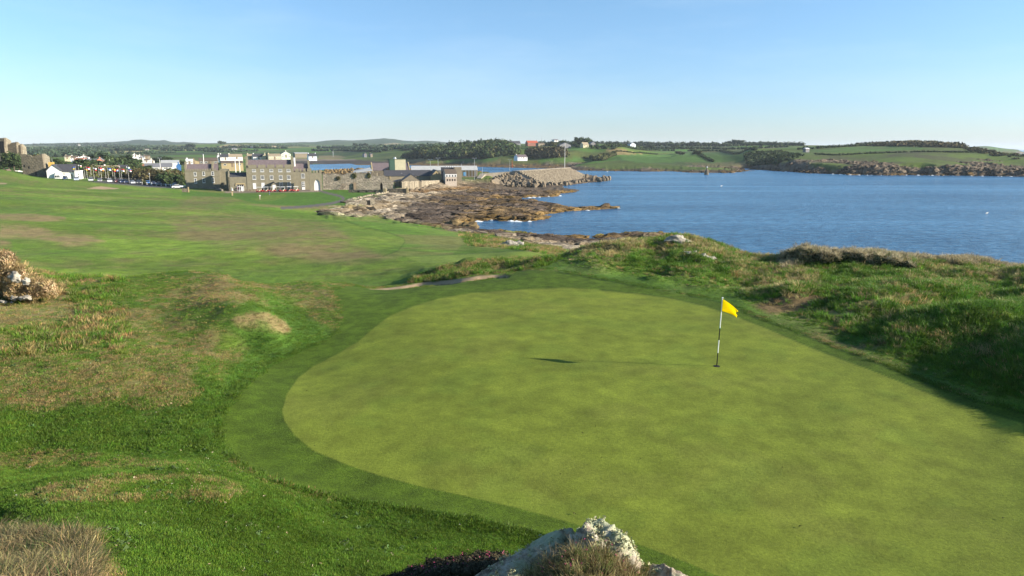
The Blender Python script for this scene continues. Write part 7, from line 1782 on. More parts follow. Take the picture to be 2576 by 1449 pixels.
# ------------------------------------------------------------------ rocks strewn over the shore (real relief too fine for the sheet)
from mathutils import noise as mnoise
def rock_field(name, sel, n, smin, smax, seed, label, flat=.45, tint=1.0, k3=.35):
    rng = np.random.RandomState(seed); ii = np.nonzero(sel.ravel())[0]
    if len(ii) == 0: print("no rocks", name); return
    ii = rng.choice(ii, min(n, len(ii)), replace=False)
    V, F_ = ico(); m_ = len(ii)
    c = VCO[ii]; s = smin + (smax - smin) * rng.rand(m_, 1, 1) ** 2.5
    a = rng.randn(m_, 1) * .35 + .6; ca, sa = np.cos(a), np.sin(a)
    v = V[None] * (1 + rng.uniform(-.28, .28, (m_, len(V), 1))) * np.stack([1.6 + rng.rand(m_), .7 + .4 * rng.rand(m_), flat * (.6 + .8 * rng.rand(m_))], 1)[:, None]
    tl_ = rng.randn(m_, 1) * .25; v[..., 2] += v[..., 1] * tl_
    x = v[..., 0] * ca - v[..., 1] * sa; y = v[..., 0] * sa + v[..., 1] * ca
    v = np.stack([x, y, v[..., 2]], -1) * s + c[:, None]
    f = (F_[None] + (np.arange(m_) * len(V))[:, None, None]).reshape(-1, 3)
    col = VCL[ii] * tint * (.55 + .95 * rng.rand(m_, 1)); col = np.repeat(col, len(V), 0)
    me = mesh_from(name, v.reshape(-1, 3), f, False, col, 3); me.materials.append(M_ROCK); o = link(name, me); tag(o, label, kind="stuff")
rockish = (np.clip(rk, 0, 1) > .6) & (ZZ > .15)
rock_field("strewn_rocks", rockish & (YY > 170) & (YY < 330), 5200, .35, 1.5, 1, "jagged dark and pale rocks of the foreshore")
rock_field("strewn_rocks", rockish & (YY < 175), 2200, .25, 1.0, 2, "broken rocks on the near shore below the dunes")
rock_field("strewn_rocks", (frk > .6) & (YY < 720) & (YY > 480) & (TT > .3), 6500, .5, 2.0, 3, "broken rock of the headland cliffs", .8, .75)
rock_field("strewn_rocks", (frk > .6) & (YY > 420) & (YY < 850) & (TT < .32), 3200, .5, 1.8, 4, "dark rocks along the far harbour shore", .6)
rock_field("strewn_rocks", (emb > .5), 1500, .3, .9, 5, "pale stones on the slope below the quay", .5)

# ------------------------------------------------------------------ flagstick
hp_ = ground_hit(716.7, 366.2, 10, 40); hx, hy, hz0 = hp_
fs_e = empty("flagstick", (hx, hy, hz0), 0, "yellow golf flag on a black and white striped stick on the green", "flagstick")
Ht = z_for(hx, hy, 298.2) - hz0; lean = Vector((.05, 0, Ht))
def seg(a, b, mat, r=.017, nm="pole_section"): MB().tube(lean * a, lean * b, r, r, 10).build(nm, mat, fs_e)
PB = plain("black_paint", (.012, .012, .012), .35, .05, 5); PW = plain("white_paint", (.72, .74, .72), .4, .05, 5); PY = plain("yellow_cloth", (.88, .70, .008), .75, .06, 9)
f0 = 1130.
for a, b, m_ in ((1300, 1075, PB), (1075, 860, PW), (860, 665, PB), (655, 180, PW)): seg((1300 - a) / f0, (1300 - b) / f0, m_)
seg((1300 - 664.9) / f0, (1300 - 655.1) / f0, plain("green_collar", (.1, .5, .3), .5), .019, "collar")
seg(1.0, 1.012, PW, .028, "ferrule")
nu, nv = 18, 12; Pf = []
def bez(P, t): P = [np.array(p, float) for p in P]; return (1 - t) ** 3 * P[0] + 3 * t * (1 - t) ** 2 * P[1] + 3 * t * t * (1 - t) * P[2] + t ** 3 * P[3]
for j in range(nv + 1):
    for i in range(nu + 1):
        u, v = i / nu, j / nv
        T_ = bez([(0, 0, 0), (.16, 0, -.06), (.30, -.03, -.20), (.42, -.06, -.31)], u); B_ = bez([(-.02, 0, -.41), (.14, .04, -.43), (.28, .02, -.47), (.42, 0, -.57)], u)
        p = T_ * (1 - v) + B_ * v
        p[1] += .045 * math.sin(u * 5.5 + v * 3.2) * u + .03 * math.sin(v * 6 - u * 4) * u
        curl = max(0, u - .62) / .38 * math.exp(-((v - .22) / .24) ** 2)
        p[0] -= .10 * curl * curl; p[1] -= .11 * curl; p[1] -= .80 * p[0]
        p[0] -= .055 * max(0, u - .7) / .3 * math.exp(-((v - .45) / .12) ** 2)
        Pf.append(tuple(p + np.array([.05 * .97 + .015, 0, Ht * .985])))
fm = MB(); fm.add(Pf, [(j * (nu + 1) + i, j * (nu + 1) + i + 1, (j + 1) * (nu + 1) + i + 1, (j + 1) * (nu + 1) + i) for j in range(nv) for i in range(nu)])
fo = fm.build("flag", PY, fs_e); 
for p in fo.data.polygons: p.use_smooth = True
so = fo.modifiers.new("cloth", 'SOLIDIFY'); so.thickness = .002
nt = PY.node_tree; bs = [n_ for n_ in nt.nodes if n_.type == 'BSDF_PRINCIPLED'][0]; bs.inputs["Transmission Weight"].default_value = 0
tl_ = nt.nodes.new("ShaderNodeBsdfTranslucent"); tl_.inputs[0].default_value = (.95, .80, .01, 1); mxs = nt.nodes.new("ShaderNodeMixShader"); mxs.inputs[0].default_value = .62
outn = [n_ for n_ in nt.nodes if n_.type == 'OUTPUT_MATERIAL'][0]; nt.links.new(bs.outputs[0], mxs.inputs[1]); nt.links.new(tl_.outputs[0], mxs.inputs[2]); nt.links.new(mxs.outputs[0], outn.inputs[0])
hole = empty("golf_hole", (hx, hy, hz0), 0, "dark round hole at the foot of the golf flag", "hole")
k_ = MB(); k_.tube((0, 0, -.02), (0, 0, .012), .11, .11, 20); k_.build("cup", M_DARK, hole)

# ------------------------------------------------------------------ grass tufts
def tuft_source(name, seed, nblade, h, rad, lean_, w, label, loc, curl=.35, seg=2):
    rng = np.random.RandomState(seed); V_ = []; F3 = []; C_ = []
    for i in range(nblade):
        a = rng.rand() * 6.283; r = rad * math.sqrt(rng.rand()); x, y = r * math.cos(a), r * math.sin(a)
        hh = h * (.45 + .75 * rng.rand()); d = a + rng.randn() * .7; ln = hh * (lean_ * rng.rand() + curl * rng.rand()); ww = w * (.7 + .6 * rng.rand()); pa = rng.rand() * 6.283
        px_, py_ = math.cos(pa) * ww, math.sin(pa) * ww
        dx, dy = math.cos(d) * ln, math.sin(d) * ln; n0 = len(V_)
        V_ += [(x - px_, y - py_, -.01), (x + px_, y + py_, -.01), (x + dx * .35 + px_ * .7, y + dy * .35 + py_ * .7, hh * .6), (x + dx * .35 - px_ * .7, y + dy * .35 - py_ * .7, hh * .6), (x + dx, y + dy, hh * (.95 - .25 * ln / hh))]
        F3 += [(n0, n0 + 1, n0 + 2), (n0, n0 + 2, n0 + 3), (n0 + 3, n0 + 2, n0 + 4)]
        c = .7 + .6 * rng.rand(); cc = (c * (1 + .12 * rng.rand()), c, c * .9); C_ += [cc] * 5
    me = mesh_from(name, np.array(V_), np.array(F3), False, np.array(C_), 3)
    me.materials.append(M_BLADE); o = link(name, me, None, loc); tag(o, label, kind="stuff"); return o
m, n, l, b = new_mat("grass_blades"); M_BLADE = m
at = node(n, "ShaderNodeAttribute", attribute_name="albedo"); at2 = node(n, "ShaderNodeAttribute", attribute_name="tcol"); at2.attribute_type = 'INSTANCER'
vm = node(n, "ShaderNodeVectorMath", operation='MULTIPLY'); l.new(at.outputs["Color"], vm.inputs[0]); l.new(at2.outputs["Color"], vm.inputs[1])
l.new(vm.outputs[0], b.inputs["Base Color"]); b.inputs["Roughness"].default_value = .6; b.inputs["Specular IOR Level"].default_value = .25
trn = n.new("ShaderNodeBsdfTranslucent"); l.new(vm.outputs[0], trn.inputs[0]); ms = n.new("ShaderNodeMixShader"); ms.inputs[0].default_value = .3
l.new(b.outputs[0], ms.inputs[1]); l.new(trn.outputs[0], ms.inputs[2]); l.new(ms.outputs[0], [x for x in n if x.type == 'OUTPUT_MATERIAL'][0].inputs[0])
def spot(p): q_ = ground_hit(*p, y0=3, y1=60); return q_
S_LAWN = tuft_source("grass_tuft", 1, 38, .040, .12, 1.0, .0038, "short green grass tuft in the near rough", spot((150, 540)))
S_FINE = tuft_source("grass_tuft", 2, 44, .075, .24, 1.0, .006, "rough grass tuft in the left rough", spot((120, 380)))
S_LONG = tuft_source("long_grass_tuft", 3, 40, .34, .26, .9, .013, "long wind bent grass tuft on the dune", spot((700, 262)), curl=.6)
S_DEAD = tuft_source("dead_grass_tuft", 4, 36, .22, .12, 1.0, .005, "dry brown grass tuft near the camera", spot((60, 560)), curl=.8)
def scatter(name, src, pts, scl, cols, label, seed=1, tilt=.15):
    rng = np.random.RandomState(seed); n_ = len(pts)
    me = bpy.data.meshes.new(name); me.vertices.add(n_); me.vertices.foreach_set("co", pts.astype(np.float32).ravel())
    a = me.attributes.new("scl", 'FLOAT', 'POINT'); a.data.foreach_set("value", scl.astype(np.float32))
    a = me.attributes.new("rotv", 'FLOAT_VECTOR', 'POINT'); rv = np.stack([rng.randn(n_) * tilt, rng.randn(n_) * tilt, rng.rand(n_) * 6.283], 1); a.data.foreach_set("vector", rv.astype(np.float32).ravel())
    a = me.attributes.new("tcol", 'FLOAT_COLOR', 'POINT'); c4 = np.ones((n_, 4), np.float32); c4[:, :3] = cols; a.data.foreach_set("color", c4.ravel())
    me.update(); o = link(name, me); tag(o, label, kind="stuff")
    ng = bpy.data.node_groups.new(name, 'GeometryNodeTree')
    ng.interface.new_socket("Geometry", in_out='INPUT', socket_type='NodeSocketGeometry'); ng.interface.new_socket("Geometry", in_out='OUTPUT', socket_type='NodeSocketGeometry')
    N = ng.nodes; gi = N.new("NodeGroupInput"); go = N.new("NodeGroupOutput"); ip = N.new("GeometryNodeInstanceOnPoints"); oi = N.new("GeometryNodeObjectInfo"); oi.inputs["Object"].default_value = src; oi.inputs["As Instance"].default_value = True
    na = N.new("GeometryNodeInputNamedAttribute"); na.data_type = 'FLOAT'; na.inputs["Name"].default_value = "scl"
    nr = N.new("GeometryNodeInputNamedAttribute"); nr.data_type = 'FLOAT_VECTOR'; nr.inputs["Name"].default_value = "rotv"
    Lk = ng.links; Lk.new(gi.outputs[0], ip.inputs["Points"]); Lk.new(oi.outputs["Geometry"], ip.inputs["Instance"]); Lk.new(nr.outputs["Attribute"], ip.inputs["Rotation"]); Lk.new(na.outputs["Attribute"], ip.inputs["Scale"]); Lk.new(ip.outputs[0], go.inputs[0])
    md = o.modifiers.new("tufts", 'NODES'); md.node_group = ng
    return o
rngG = np.random.RandomState(99)
inview = (PXX > -60) & (PXX < 1090) & (PYY > 225) & (PYY < 600)
turf = (region == 0) & inview & (fr < .3) & (bk < .3)
bright = VCL.sum(1).reshape(NY, NT)
def pick(mask, frac, boost=None):
    p = rngG.rand(NY, NT) < (frac if boost is None else frac * boost)
    ii = np.nonzero((mask & p).ravel())[0]
    c = VCO[ii].copy(); c[:, 0] += rngG.randn(len(ii)) * .002 * c[:, 1]; c[:, 1] += rngG.randn(len(ii)) * .004 * c[:, 1]; c[:, 2] = zg(c[:, 0], c[:, 1])
    return ii, c
def tcolors(ii, gain, jit=.25, lush=(.068, .130, .014), dryc=(.265, .215, .092), dk=1.0):
    """each tuft is either living or dried, in the proportion the ground there shows"""
    g_ = VCL[ii]; d = dk * np.clip((g_[:, 0] / g_[:, 1] - .52) / .75, 0, 1); lum = g_.sum(1) / .2
    k = np.where((rngG.rand(len(ii)) < d * .85)[:, None], np.array(dryc) * .8, np.array(lush) * (.75 + .25 * lum.clip(.6, 1.5))[:, None])
    k = k * (.66 + .68 * fbm(VCO[ii, 0] / .5, VCO[ii, 1] / .5, 130, 3))[:, None]
    return np.clip(k * gain * (1 - jit + 2 * jit * rngG.rand(len(ii), 1)) * (1 + .12 * rngG.randn(len(ii), 3) * np.array([1, .5, .5])), .004, .9)
knoll = (PXX + (n2 - .5) * 60 < 92 - np.abs(PYY - 576) * .35) & (PYY + (n2 - .5) * 16 > 533) & (YY < 9)
crest = (YY < 5.0)
m1 = turf & (YY > 5.0) & (YY < 15) & ~knoll; ii, c = pick(m1, .50); scatter("rough_grass", S_LAWN, c, .42 + .95 * rngG.rand(len(ii)) * fbm(c[:, 0] / .35, c[:, 1] / .35, 131, 3), tcolors(ii, 1.25), "dense rough grass close to the camera", 1)
left = PXX < 540
m2 = turf & (YY >= 15) & (YY < 45) & left; ii, c = pick(m2, .42); scatter("rough_grass", S_FINE, c, .38 + .5 * rngG.rand(len(ii)) ** 2, tcolors(ii, 1.2), "mixed rough grass left of the green", 2)
long_l = (fbm(XX / 1.8, YY / 1.8, 120, 3) > .50) & (PXX < 125) & (PYY > 268) & (PYY < 355)
m2b = turf & (YY > 14) & (YY < 40) & long_l; ii, c = pick(m2b, .16); scatter("long_grass", S_LONG, c, .35 + .5 * rngG.rand(len(ii)), tcolors(ii, 1.3, .35), "taller straw coloured grass on the left", 3)
dn = turf & (YY >= 14) & (YY < 60) & ~left
dfr = np.where((YY > 10) & (YY < 60), poly_sdf(PXX, PYY, FRINGE), -99)
ridge2 = pmask([zQ(1080, 560), zQ(1300, 480), zQ(1600, 415), zQ(1960, 380), zQ(1900, 420), zQ(1500, 500), zQ(1300, 590), zQ(1180, 610)], 17, 36, 3, 3, 1)
bare = np.maximum(rmnd, ridge2)
pale = np.clip(straw_top * .9 + pmask([zQ(430, 180), zQ(900, 190), zQ(1060, 250), zQ(1050, 330), zQ(800, 385), zQ(480, 340)], 30, 60, 7, 6, 1.5) * .8 + pmask([zQ(1700, 200), zQ(2574, 230), zQ(2574, 330), zQ(1900, 320)], 30, 60, 7, 6, 1.5) * .6, 0, 1)
ii, c = pick(dn & (rngG.rand(NY, NT) > bare * .85), .34); hgt = np.clip((-dfr.ravel()[ii] - 3) / 25, .12, 1)
tc_ = tcolors(ii, 1.3, .3, (.070, .140, .016), (.31, .265, .12), .55); isp = (rngG.rand(len(ii)) < pale.ravel()[ii] * .75 * (fbm(c[:, 0] / 1.1, c[:, 1] / 1.4, 140, 3) > .42))[:, None]
tc_ = np.where(isp, np.array([.36, .315, .15]) * (.55 + .8 * rngG.rand(len(ii), 1)), tc_)
scatter("dune_grass", S_LONG, c, (.30 + .68 * rngG.rand(len(ii))) * hgt, tc_, "long tousled dune grass right of the green", 4)
m4 = turf & (YY >= 42) & (YY < 66) & (PXX > 400) & (PXX < 565) & (strip > .4); ii, c = pick(m4, .6); scatter("dune_grass", S_LONG, c, .45 + .5 * rngG.rand(len(ii)), tcolors(ii, 1.35, .35), "shaggy grass strip behind the bunker", 5)
m5 = turf & (YY >= 70) & (YY < 150) & (bank > .4); ii, c = pick(m5, .5); scatter("coast_grass", S_LONG, c, 7e-1 + .9 * rngG.rand(len(ii)), tcolors(ii, 1.35, .35), "long straw grass along the coast bank", 6)
edge_m = turf & (YY > 5) & (YY < 46) & (dfr > -3.0) & (dfr < -.2); ii, c = pick(edge_m, .5); scatter("fringe_edge_grass", S_FINE, c, .45 + .5 * rngG.rand(len(ii)), tcolors(ii, 1.0), "slightly longer grass edging the fringe", 7)
# pale seed stalks on the right skyline
sk = turf & (YY > 40) & (YY < 49) & (PXX > 785) & (zg(np.minimum(XX * 1.02, XX.max()), np.clip(YY * 1.06, 2, 8000)) < ZZ - .25); ii, c = pick(sk, .5); scatter("seed_grass", S_LONG, c, .6 + .8 * rngG.rand(len(ii)), np.tile([.36, .32, .21], (len(ii), 1)) * (.5 + .8 * rngG.rand(len(ii), 1)), "pale seeding grass on the clifftop skyline", 8)
# dead grass on the near knoll and round the rock
m6 = (region == 0) & knoll & inview; ii, c = pick(m6, .20); scatter("dead_grass", S_DEAD, c, .28 + .65 * rngG.rand(len(ii)) ** 1.5, np.where(rngG.rand(len(ii), 1) < .2, np.array([[.07, .10, .03]]), np.array([[.30, .26, .13]])) * (.25 + 1.2 * rngG.rand(len(ii), 1)) * (1 + .08 * rngG.randn(len(ii), 3)), "bleached dead grass in the bottom left corner", 9)

# ------------------------------------------------------------------ daisies, rosettes and bleached debris in the rough
def specks(name, mask, n_, size, col, label, seed, flat=.35):
    rg = np.random.RandomState(seed); ii = rg.choice(np.nonzero(mask.ravel())[0], n_); c = VCO[ii] + np.array([0, 0, .045]); clus = fbm(c[:, 0] / 1.3, c[:, 1] / 1.3, seed, 2) > .5; c = c[clus]
    r = size * (.6 + .8 * rg.rand(len(c), 1)); v, f, cl = leaf_arrays(c, r * np.array([[1, 1, flat]]), 9, .8, rg)
    me = mesh_from(name, v, f, False, cl, 3); me.materials.append(foliage(name + '_colour', col, .2)); o = link(name, me); tag(o, label, kind='stuff')
lm = turf & (YY > 6) & (YY < 38) & (PXX < 560)
specks('daisies', lm & (YY < 34), 150, .0085, (.62, .62, .56), 'tiny white daisies in the left rough', 5)
specks('broad_leaved_weeds', lm, 380, .045, (.055, .095, .03), 'dark broad leaved weeds in the left rough', 6)
specks('bleached_stalks', lm, 220, .018, (.36, .31, .20), 'bleached bits of dead stalk in the left rough', 7)
# a few pitch marks and leaves on the green
specks('pitch_marks', (region == 1) & (YY > 9) & (YY < 33), 60, .020, (.07, .075, .03), 'small dark pitch marks on the putting green', 8, .1)

# ------------------------------------------------------------------ the lichened outcrop at the bottom edge
m, n, l, b = new_mat("lichened_rock"); M_LICH = m
g = n.new("ShaderNodeNewGeometry"); 
n1_ = node(n, "ShaderNodeTexNoise"); n1_.inputs["Scale"].default_value = 9; n1_.inputs["Detail"].default_value = 8; n1_.inputs["Roughness"].default_value = .7
n2_ = node(n, "ShaderNodeTexNoise"); n2_.inputs["Scale"].default_value = 3.2; n2_.inputs["Detail"].default_value = 6
n3_ = node(n, "ShaderNodeTexVoronoi"); n3_.inputs["Scale"].default_value = 40
for q_ in (n1_, n2_, n3_): l.new(g.outputs["Position"], q_.inputs["Vector"])
r1 = n.new("ShaderNodeValToRGB"); e_ = r1.color_ramp.elements; e_[0].position = .38; e_[0].color = (.11, .08, .055, 1); e_[1].position = .5; e_[1].color = (.32, .265, .19, 1); x_ = e_.new(.62); x_.color = (.44, .41, .33, 1)
l.new(n1_.outputs["Fac"], r1.inputs[0])
r2 = n.new("ShaderNodeValToRGB"); e_ = r2.color_ramp.elements; e_[0].position = .48; e_[0].color = (0, 0, 0, 1); e_[1].position = .56; e_[1].color = (1, 1, 1, 1); l.new(n2_.outputs["Fac"], r2.inputs[0])
mx = node(n, "ShaderNodeMix", data_type='RGBA'); l.new(r2.outputs[0], mx.inputs[0]); l.new(r1.outputs[0], mx.inputs[6]); mx.inputs[7].default_value = (.33, .35, .22, 1); l.new(mx.outputs[2], b.inputs["Base Color"])
b.inputs["Roughness"].default_value = .95; bp = n.new("ShaderNodeBump"); bp.inputs["Distance"].default_value = .035; l.new(n1_.outputs["Fac"], bp.inputs["Height"]); l.new(bp.outputs[0], b.inputs["Normal"])
def big_rock(name, loc, rad, seed, label, parent=None, sub=5, rz=0., tilt=0., amp=.28):
    b_ = bmesh.new(); bmesh.ops.create_icosphere(b_, subdivisions=sub, radius=1); rg = np.random.RandomState(seed)
    dirs = rg.randn(9, 3); dirs /= np.linalg.norm(dirs, axis=1)[:, None]; offs = rg.uniform(.6, .85, 9); sv_ = Vector((seed * 3.1, seed * 1.7, 0))
    for v in b_.verts:
        c = np.array(v.co)
        for d, o_ in zip(dirs, offs):
            e2 = c @ d
            if e2 > o_: c = c - d * (e2 - o_) * .85
        p = Vector(c); f1 = mnoise.fractal(p * 1.6 + sv_, .9, 2.1, 6); f2 = mnoise.noise(p * 9 + sv_)
        v.co = p * (1 + amp * f1 + .03 * f2)
    me = bpy.data.meshes.new(name); b_.to_mesh(me); b_.free(); me.materials.append(M_LICH)
    for p in me.polygons: p.use_smooth = True
    o_ = link(name, me, parent, loc, (tilt, 0, rz), rad)
    if label: tag(o_, label, "rock", "lichened rocks at the bottom edge")
    return o_
M_PROCK = plain('pale_field_rock', (.20, .175, .14), .95, .4, 3.0, bump=.06, var2=(.42, .39, .32))
def W_(p, Y): return Vector(atY(p, Y))
c0 = W_((596, 585), 4.15); rk1 = big_rock("outcrop_rock", c0, (.29, .30, .42), 3, "main lichen crusted lump of the outcrop at the bottom edge", rz=.3, amp=.22)
c1 = W_((522, 592), 4.1); rk2 = big_rock("outcrop_rock", c1, (.60, .15, .28), 7, "long pale slab sloping left from the lichened lump", rz=-.25, amp=.16)
c2 = W_((668, 602), 4.0); rk3 = big_rock("outcrop_rock", c2, (.19, .22, .26), 11, "smaller pale lichened lump at the right end of the outcrop", rz=.5, amp=.22)
bpy.context.view_layer.update()
# slab: tilt it to follow the falling crest
rk2.rotation_euler = (math.radians(-18), math.radians(-29), .25); bpy.context.view_layer.update()
# shaggy lichen on the crowns
M_LICHT = foliage("shaggy_lichen", (.33, .35, .20), .2)
def crust(rock, n_, zmin, seed, size=.009, lab="pale shaggy lichen crusting the outcrop"):
    rng = np.random.RandomState(seed); me = rock.data; mw = rock.matrix_world
    co = np.empty(len(me.vertices) * 3); me.vertices.foreach_get("co", co); co = co.reshape(-1, 3)
    M_ = np.array(mw); w = co @ M_[:3, :3].T + M_[:3, 3]
    ok = np.nonzero((w[:, 2] > zmin))[0]; ii = rng.choice(ok, n_); c = w[ii] + rng.randn(n_, 3) * .008
    keepm = fbm(c[:, 0] * 9, c[:, 1] * 9 + c[:, 2] * 9, 7, 3) > .44; c = c[keepm]
    v, f, cl = leaf_arrays(c, np.full((len(c), 3), size) * (.6 + .9 * rng.rand(len(c), 1)), 7, .9, rng)
    me2 = mesh_from("lichen", v, f, False, cl, 3); me2.materials.append(M_LICHT); o_ = link("lichen", me2, rock); o_.matrix_parent_inverse = mw.inverted(); o_["kind"] = "stuff"
crust(rk1, 1500, c0.z + .08, 5); crust(rk2, 500, c1.z + .05, 6); crust(rk3, 500, c2.z + .0, 7)
# grass, heather and flowers growing over the near side of the outcrop
def screen_pts(poly, Yr, n_, seed, wob=0.0):
    rng = np.random.RandomState(seed); P = np.array(poly); out = []
    while len(out) < n_:
        px, py = rng.uniform(P[:, 0].min(), P[:, 0].max()), rng.uniform(P[:, 1].min(), P[:, 1].max())
        if poly_sdf(np.array([px]), np.array([py]), P)[0] > 0: out.append(atY((px, py), rng.uniform(*Yr)))
    return np.array(out)
mound_t = np.linspace(-.16, .34, 60); mY = np.linspace(2.7, 3.95, 26)
cr = {-.16: 16.6, -.09: 16.95, -.04: 17.15, .0: 17.34, .05: 17.52, .10: 17.61, .14: 17.61, .18: 17.52, .22: 17.35, .26: 17.14, .30: 16.95, .34: 16.7}
kx_ = sorted(cr); kz_ = [cr[k] for k in kx_]
mv = []
for Y in mY:
    for t in mound_t:
        zc = np.interp(t, kx_, kz_); q_ = (Y - 3.72) / 1.0
        z_ = zc - .16 * max(0, -(Y - 3.5)) - (0.9 * max(0, Y - 3.72) ** 1 * 1.2) - .05 + .05 * float(fbm(np.array([t * Y * 6]), np.array([Y * 6]), 3, 3)[0])
        mv.append((t * Y, Y, z_))
nT_ = len(mound_t)
me = mesh_from("outcrop_turf", np.array(mv), np.array([(i * nT_ + j, i * nT_ + j + 1, (i + 1) * nT_ + j + 1, (i + 1) * nT_ + j) for i in range(len(mY) - 1) for j in range(nT_ - 1)]), True, np.tile([.07, .05, .025], (len(mv), 1)))
me.materials.append(M_TURF); o = link("outcrop_turf", me); tag(o, "peaty turf cap over the outcrop", kind="stuff")
mvn = np.array(mv)
def mound_pick(n_, t0, t1, y0, y1, seed):
    rng = np.random.RandomState(seed); t = rng.uniform(t0, t1, n_); Y = rng.uniform(y0, y1, n_)
    gi_ = np.interp(Y, mY, np.arange(len(mY))); gj = np.interp(t, mound_t, np.arange(nT_)); i0 = np.clip(gi_.astype(int), 0, len(mY) - 2); j0 = np.clip(gj.astype(int), 0, nT_ - 2)
    z = mvn[:, 2].reshape(len(mY), nT_)[i0, j0]
    return np.stack([t * Y, Y, z], 1), rng
S_HEATH = tuft_source("wiry_grass_tuft", 14, 34, .095, .045, .9, .0017, "wiry moor grass tuft on the outcrop", Vector(atY((600, 574), 3.5)), curl=.9)
pts_, rg = mound_pick(1500, -.06, .31, 3.0, 3.85, 21)
base_c = np.where(rg.rand(len(pts_), 1) < .45, np.array([[.28, .24, .12]]), np.where(rg.rand(len(pts_), 1) < .5, np.array([[.11, .14, .04]]), np.array([[.15, .105, .05]])))
scatter("wiry_grass", S_HEATH, pts_, .45 + .65 * rg.rand(len(pts_)), base_c * (.6 + .8 * rg.rand(len(pts_), 1)), "wiry brown and green grass over the front of the outcrop", 31, .3)
# heather patch in the shade left of the slab
hc = []
rg = np.random.RandomState(44)
for i in range(420):
    t = rg.uniform(-.24, -.01); Y = rg.uniform(4.25, 5.0); top = np.interp(t, [-.24, -.224, -.133, -.06, 0], [16.85, 16.97, 17.14, 17.2, 17.22]) - (Y - 4.25) * .52
    hc.append((t * Y, Y, top - .05 - .05 * rg.rand()))
hc = np.array(hc)
me = leafy_mesh("heather", hc, np.full((len(hc), 3), .055) * (.7 + .6 * rg.rand(len(hc), 1)), 60, .16, foliage("heather_green", (.05, .045, .025), .3), 45)
o = link("heather", me); tag(o, "dark heather cushion in the shade left of the pale slab", kind="stuff")
fl_ = hc[rg.choice(len(hc), 90)] + np.stack([rg.randn(90) * .03, rg.randn(90) * .03, .055 + .02 * rg.rand(90)], 1)
fl2, rg2 = mound_pick(60, -.02, .25, 3.45, 3.85, 46); fl2[:, 2] += .06 + .05 * rg2.rand(60)
fl_ = np.concatenate([fl_, fl2]); v, f, cl = leaf_arrays(fl_, np.full((len(fl_), 3), .0045), 10, .8, rg)
me = mesh_from("heather_flowers", v, f, False, cl, 3); me.materials.append(foliage("pink_flowers", (.40, .08, .17), .2)); o = link("heather_flowers", me); tag(o, "small pink heather flowers on the outcrop", kind="stuff")

# ------------------------------------------------------------------ dead shrub and pale stones at the left edge
p0 = Vector(atY(zU(250, 1150), 27.5))
def at_left(fx, fy, Y): return Vector(atY(zU(fx, fy), Y))
rg = np.random.RandomState(50); C = []; R = []
for (x0, x1, y0, y1, n_) in ((-200, 190, 520, 760, 40), (-200, 330, 760, 1100, 46), (150, 620, 950, 1150, 40), (500, 800, 980, 1150, 18)):
    for i in range(n_):
        q_ = at_left(rg.uniform(x0, x1), rg.uniform(y0, y1), rg.uniform(28, 29.5)); C.append(q_[:]); R.append((.26, .26, .24))
M_DEADF = foliage("dead_shrub_leaf", (.40, .30, .17), .35)
me = leafy_mesh("dry_bramble", np.array(C), np.array(R), 150, .16, M_DEADF, 51, core=False); o = link("dry_bramble", me); tag(o, "dry brown bramble heap at the left edge", "shrub")
Cb = np.array(C); rb = np.random.RandomState(52); jb = rb.randint(0, len(Cb), 700); pb = Cb[jb] + rb.randn(700, 3) * .14
scatter("dry_bramble_grass", S_LONG, pb, .3 + .5 * rb.rand(700), np.array([[.36, .28, .14]]) * (.4 + .9 * rb.rand(700, 1)), "bleached grass growing through the bramble at the left edge", 53, .4)
for i, (x, y, rx, rz, lb) in enumerate(((235, 880, .42, .34, "upper lichened stone in the dry bramble at the left edge"), (400, 940, .3, .24, "right upper stone in the dry bramble"), (215, 1195, .22, .17, "bright white stone below the dry bramble"), (400, 1190, .42, .2, "grey lichened stone right of the bright white one"), (60, 1250, .2, .13, "small white stone at the very left edge"), (180, 1260, .1, .08, "tiny white stone beneath the bright one"), (10, 1240, .16, .1, "flat pale stone touching the left edge"))):
    big_rock("pale_stone", at_left(x, y, 27.6), (rx * .6, rx * .5, rz * .6), 60 + i, lb, sub=4, amp=.5).data.materials[0] = M_PROCK
for i, (p, Y, s_, lb) in enumerate((((679, 240), 50, 1.35, "large pale boulder on the dune crest against the sea"), ((702, 254.5), 45.5, .5, "pale rock showing through the dune below the crest boulder"), ((690, 252), 46, .55, "left half of the pale rock in the dune face"), ((710, 257), 44.5, .45, "right lower piece of the pale rock in the dune face"))):
    q_ = ground_hit(p[0], p[1] + 1.5, 20, 60); q_ = q_ if q_ else atY(p, Y)
    big_rock("dune_rock", Vector(q_), (s_ * .8, s_ * .5, s_ * .32), 80 + i, lb, sub=4, amp=.55).data.materials[0] = M_PROCK
for i, (p, s_, lb) in enumerate(((zS(560, 205), 1.5, "leftmost pale slab in the coast bank above the second green"), (zS(610, 205), 1.7, "right pale slab in the coast bank above the second green"))):
    q_ = ground_hit(p[0], p[1], 60, 140); big_rock("bank_rock", Vector(q_), (s_ * .8, s_ * .6, s_ * .5), 90 + i, lb, sub=4, amp=.5).data.materials[0] = M_PROCK
for i, (p, s_, lb) in enumerate(((zT(1880, 620), 2.6, "big golden rock at the left corner of the near bay"), (zT(1960, 640), 1.5, "golden rock in front of the big corner rock"), (zT(2120, 640), 2.0, "lone golden rock standing in the near bay"), (zT(1740, 610), 1.8, "golden rock on the shore left of the big corner rock"))):
    q_ = Vector(atZ(p, .3)); o_ = big_rock("shore_rock", q_, (s_ * 1.3, s_ * .9, s_ * .75), 95 + i, lb, sub=4, amp=.5); o_.data.materials.clear(); o_.data.materials.append(plain('wet_golden_rock', (.085, .058, .026), .85, .4, .9, bump=.25, var2=(.21, .15, .065)))
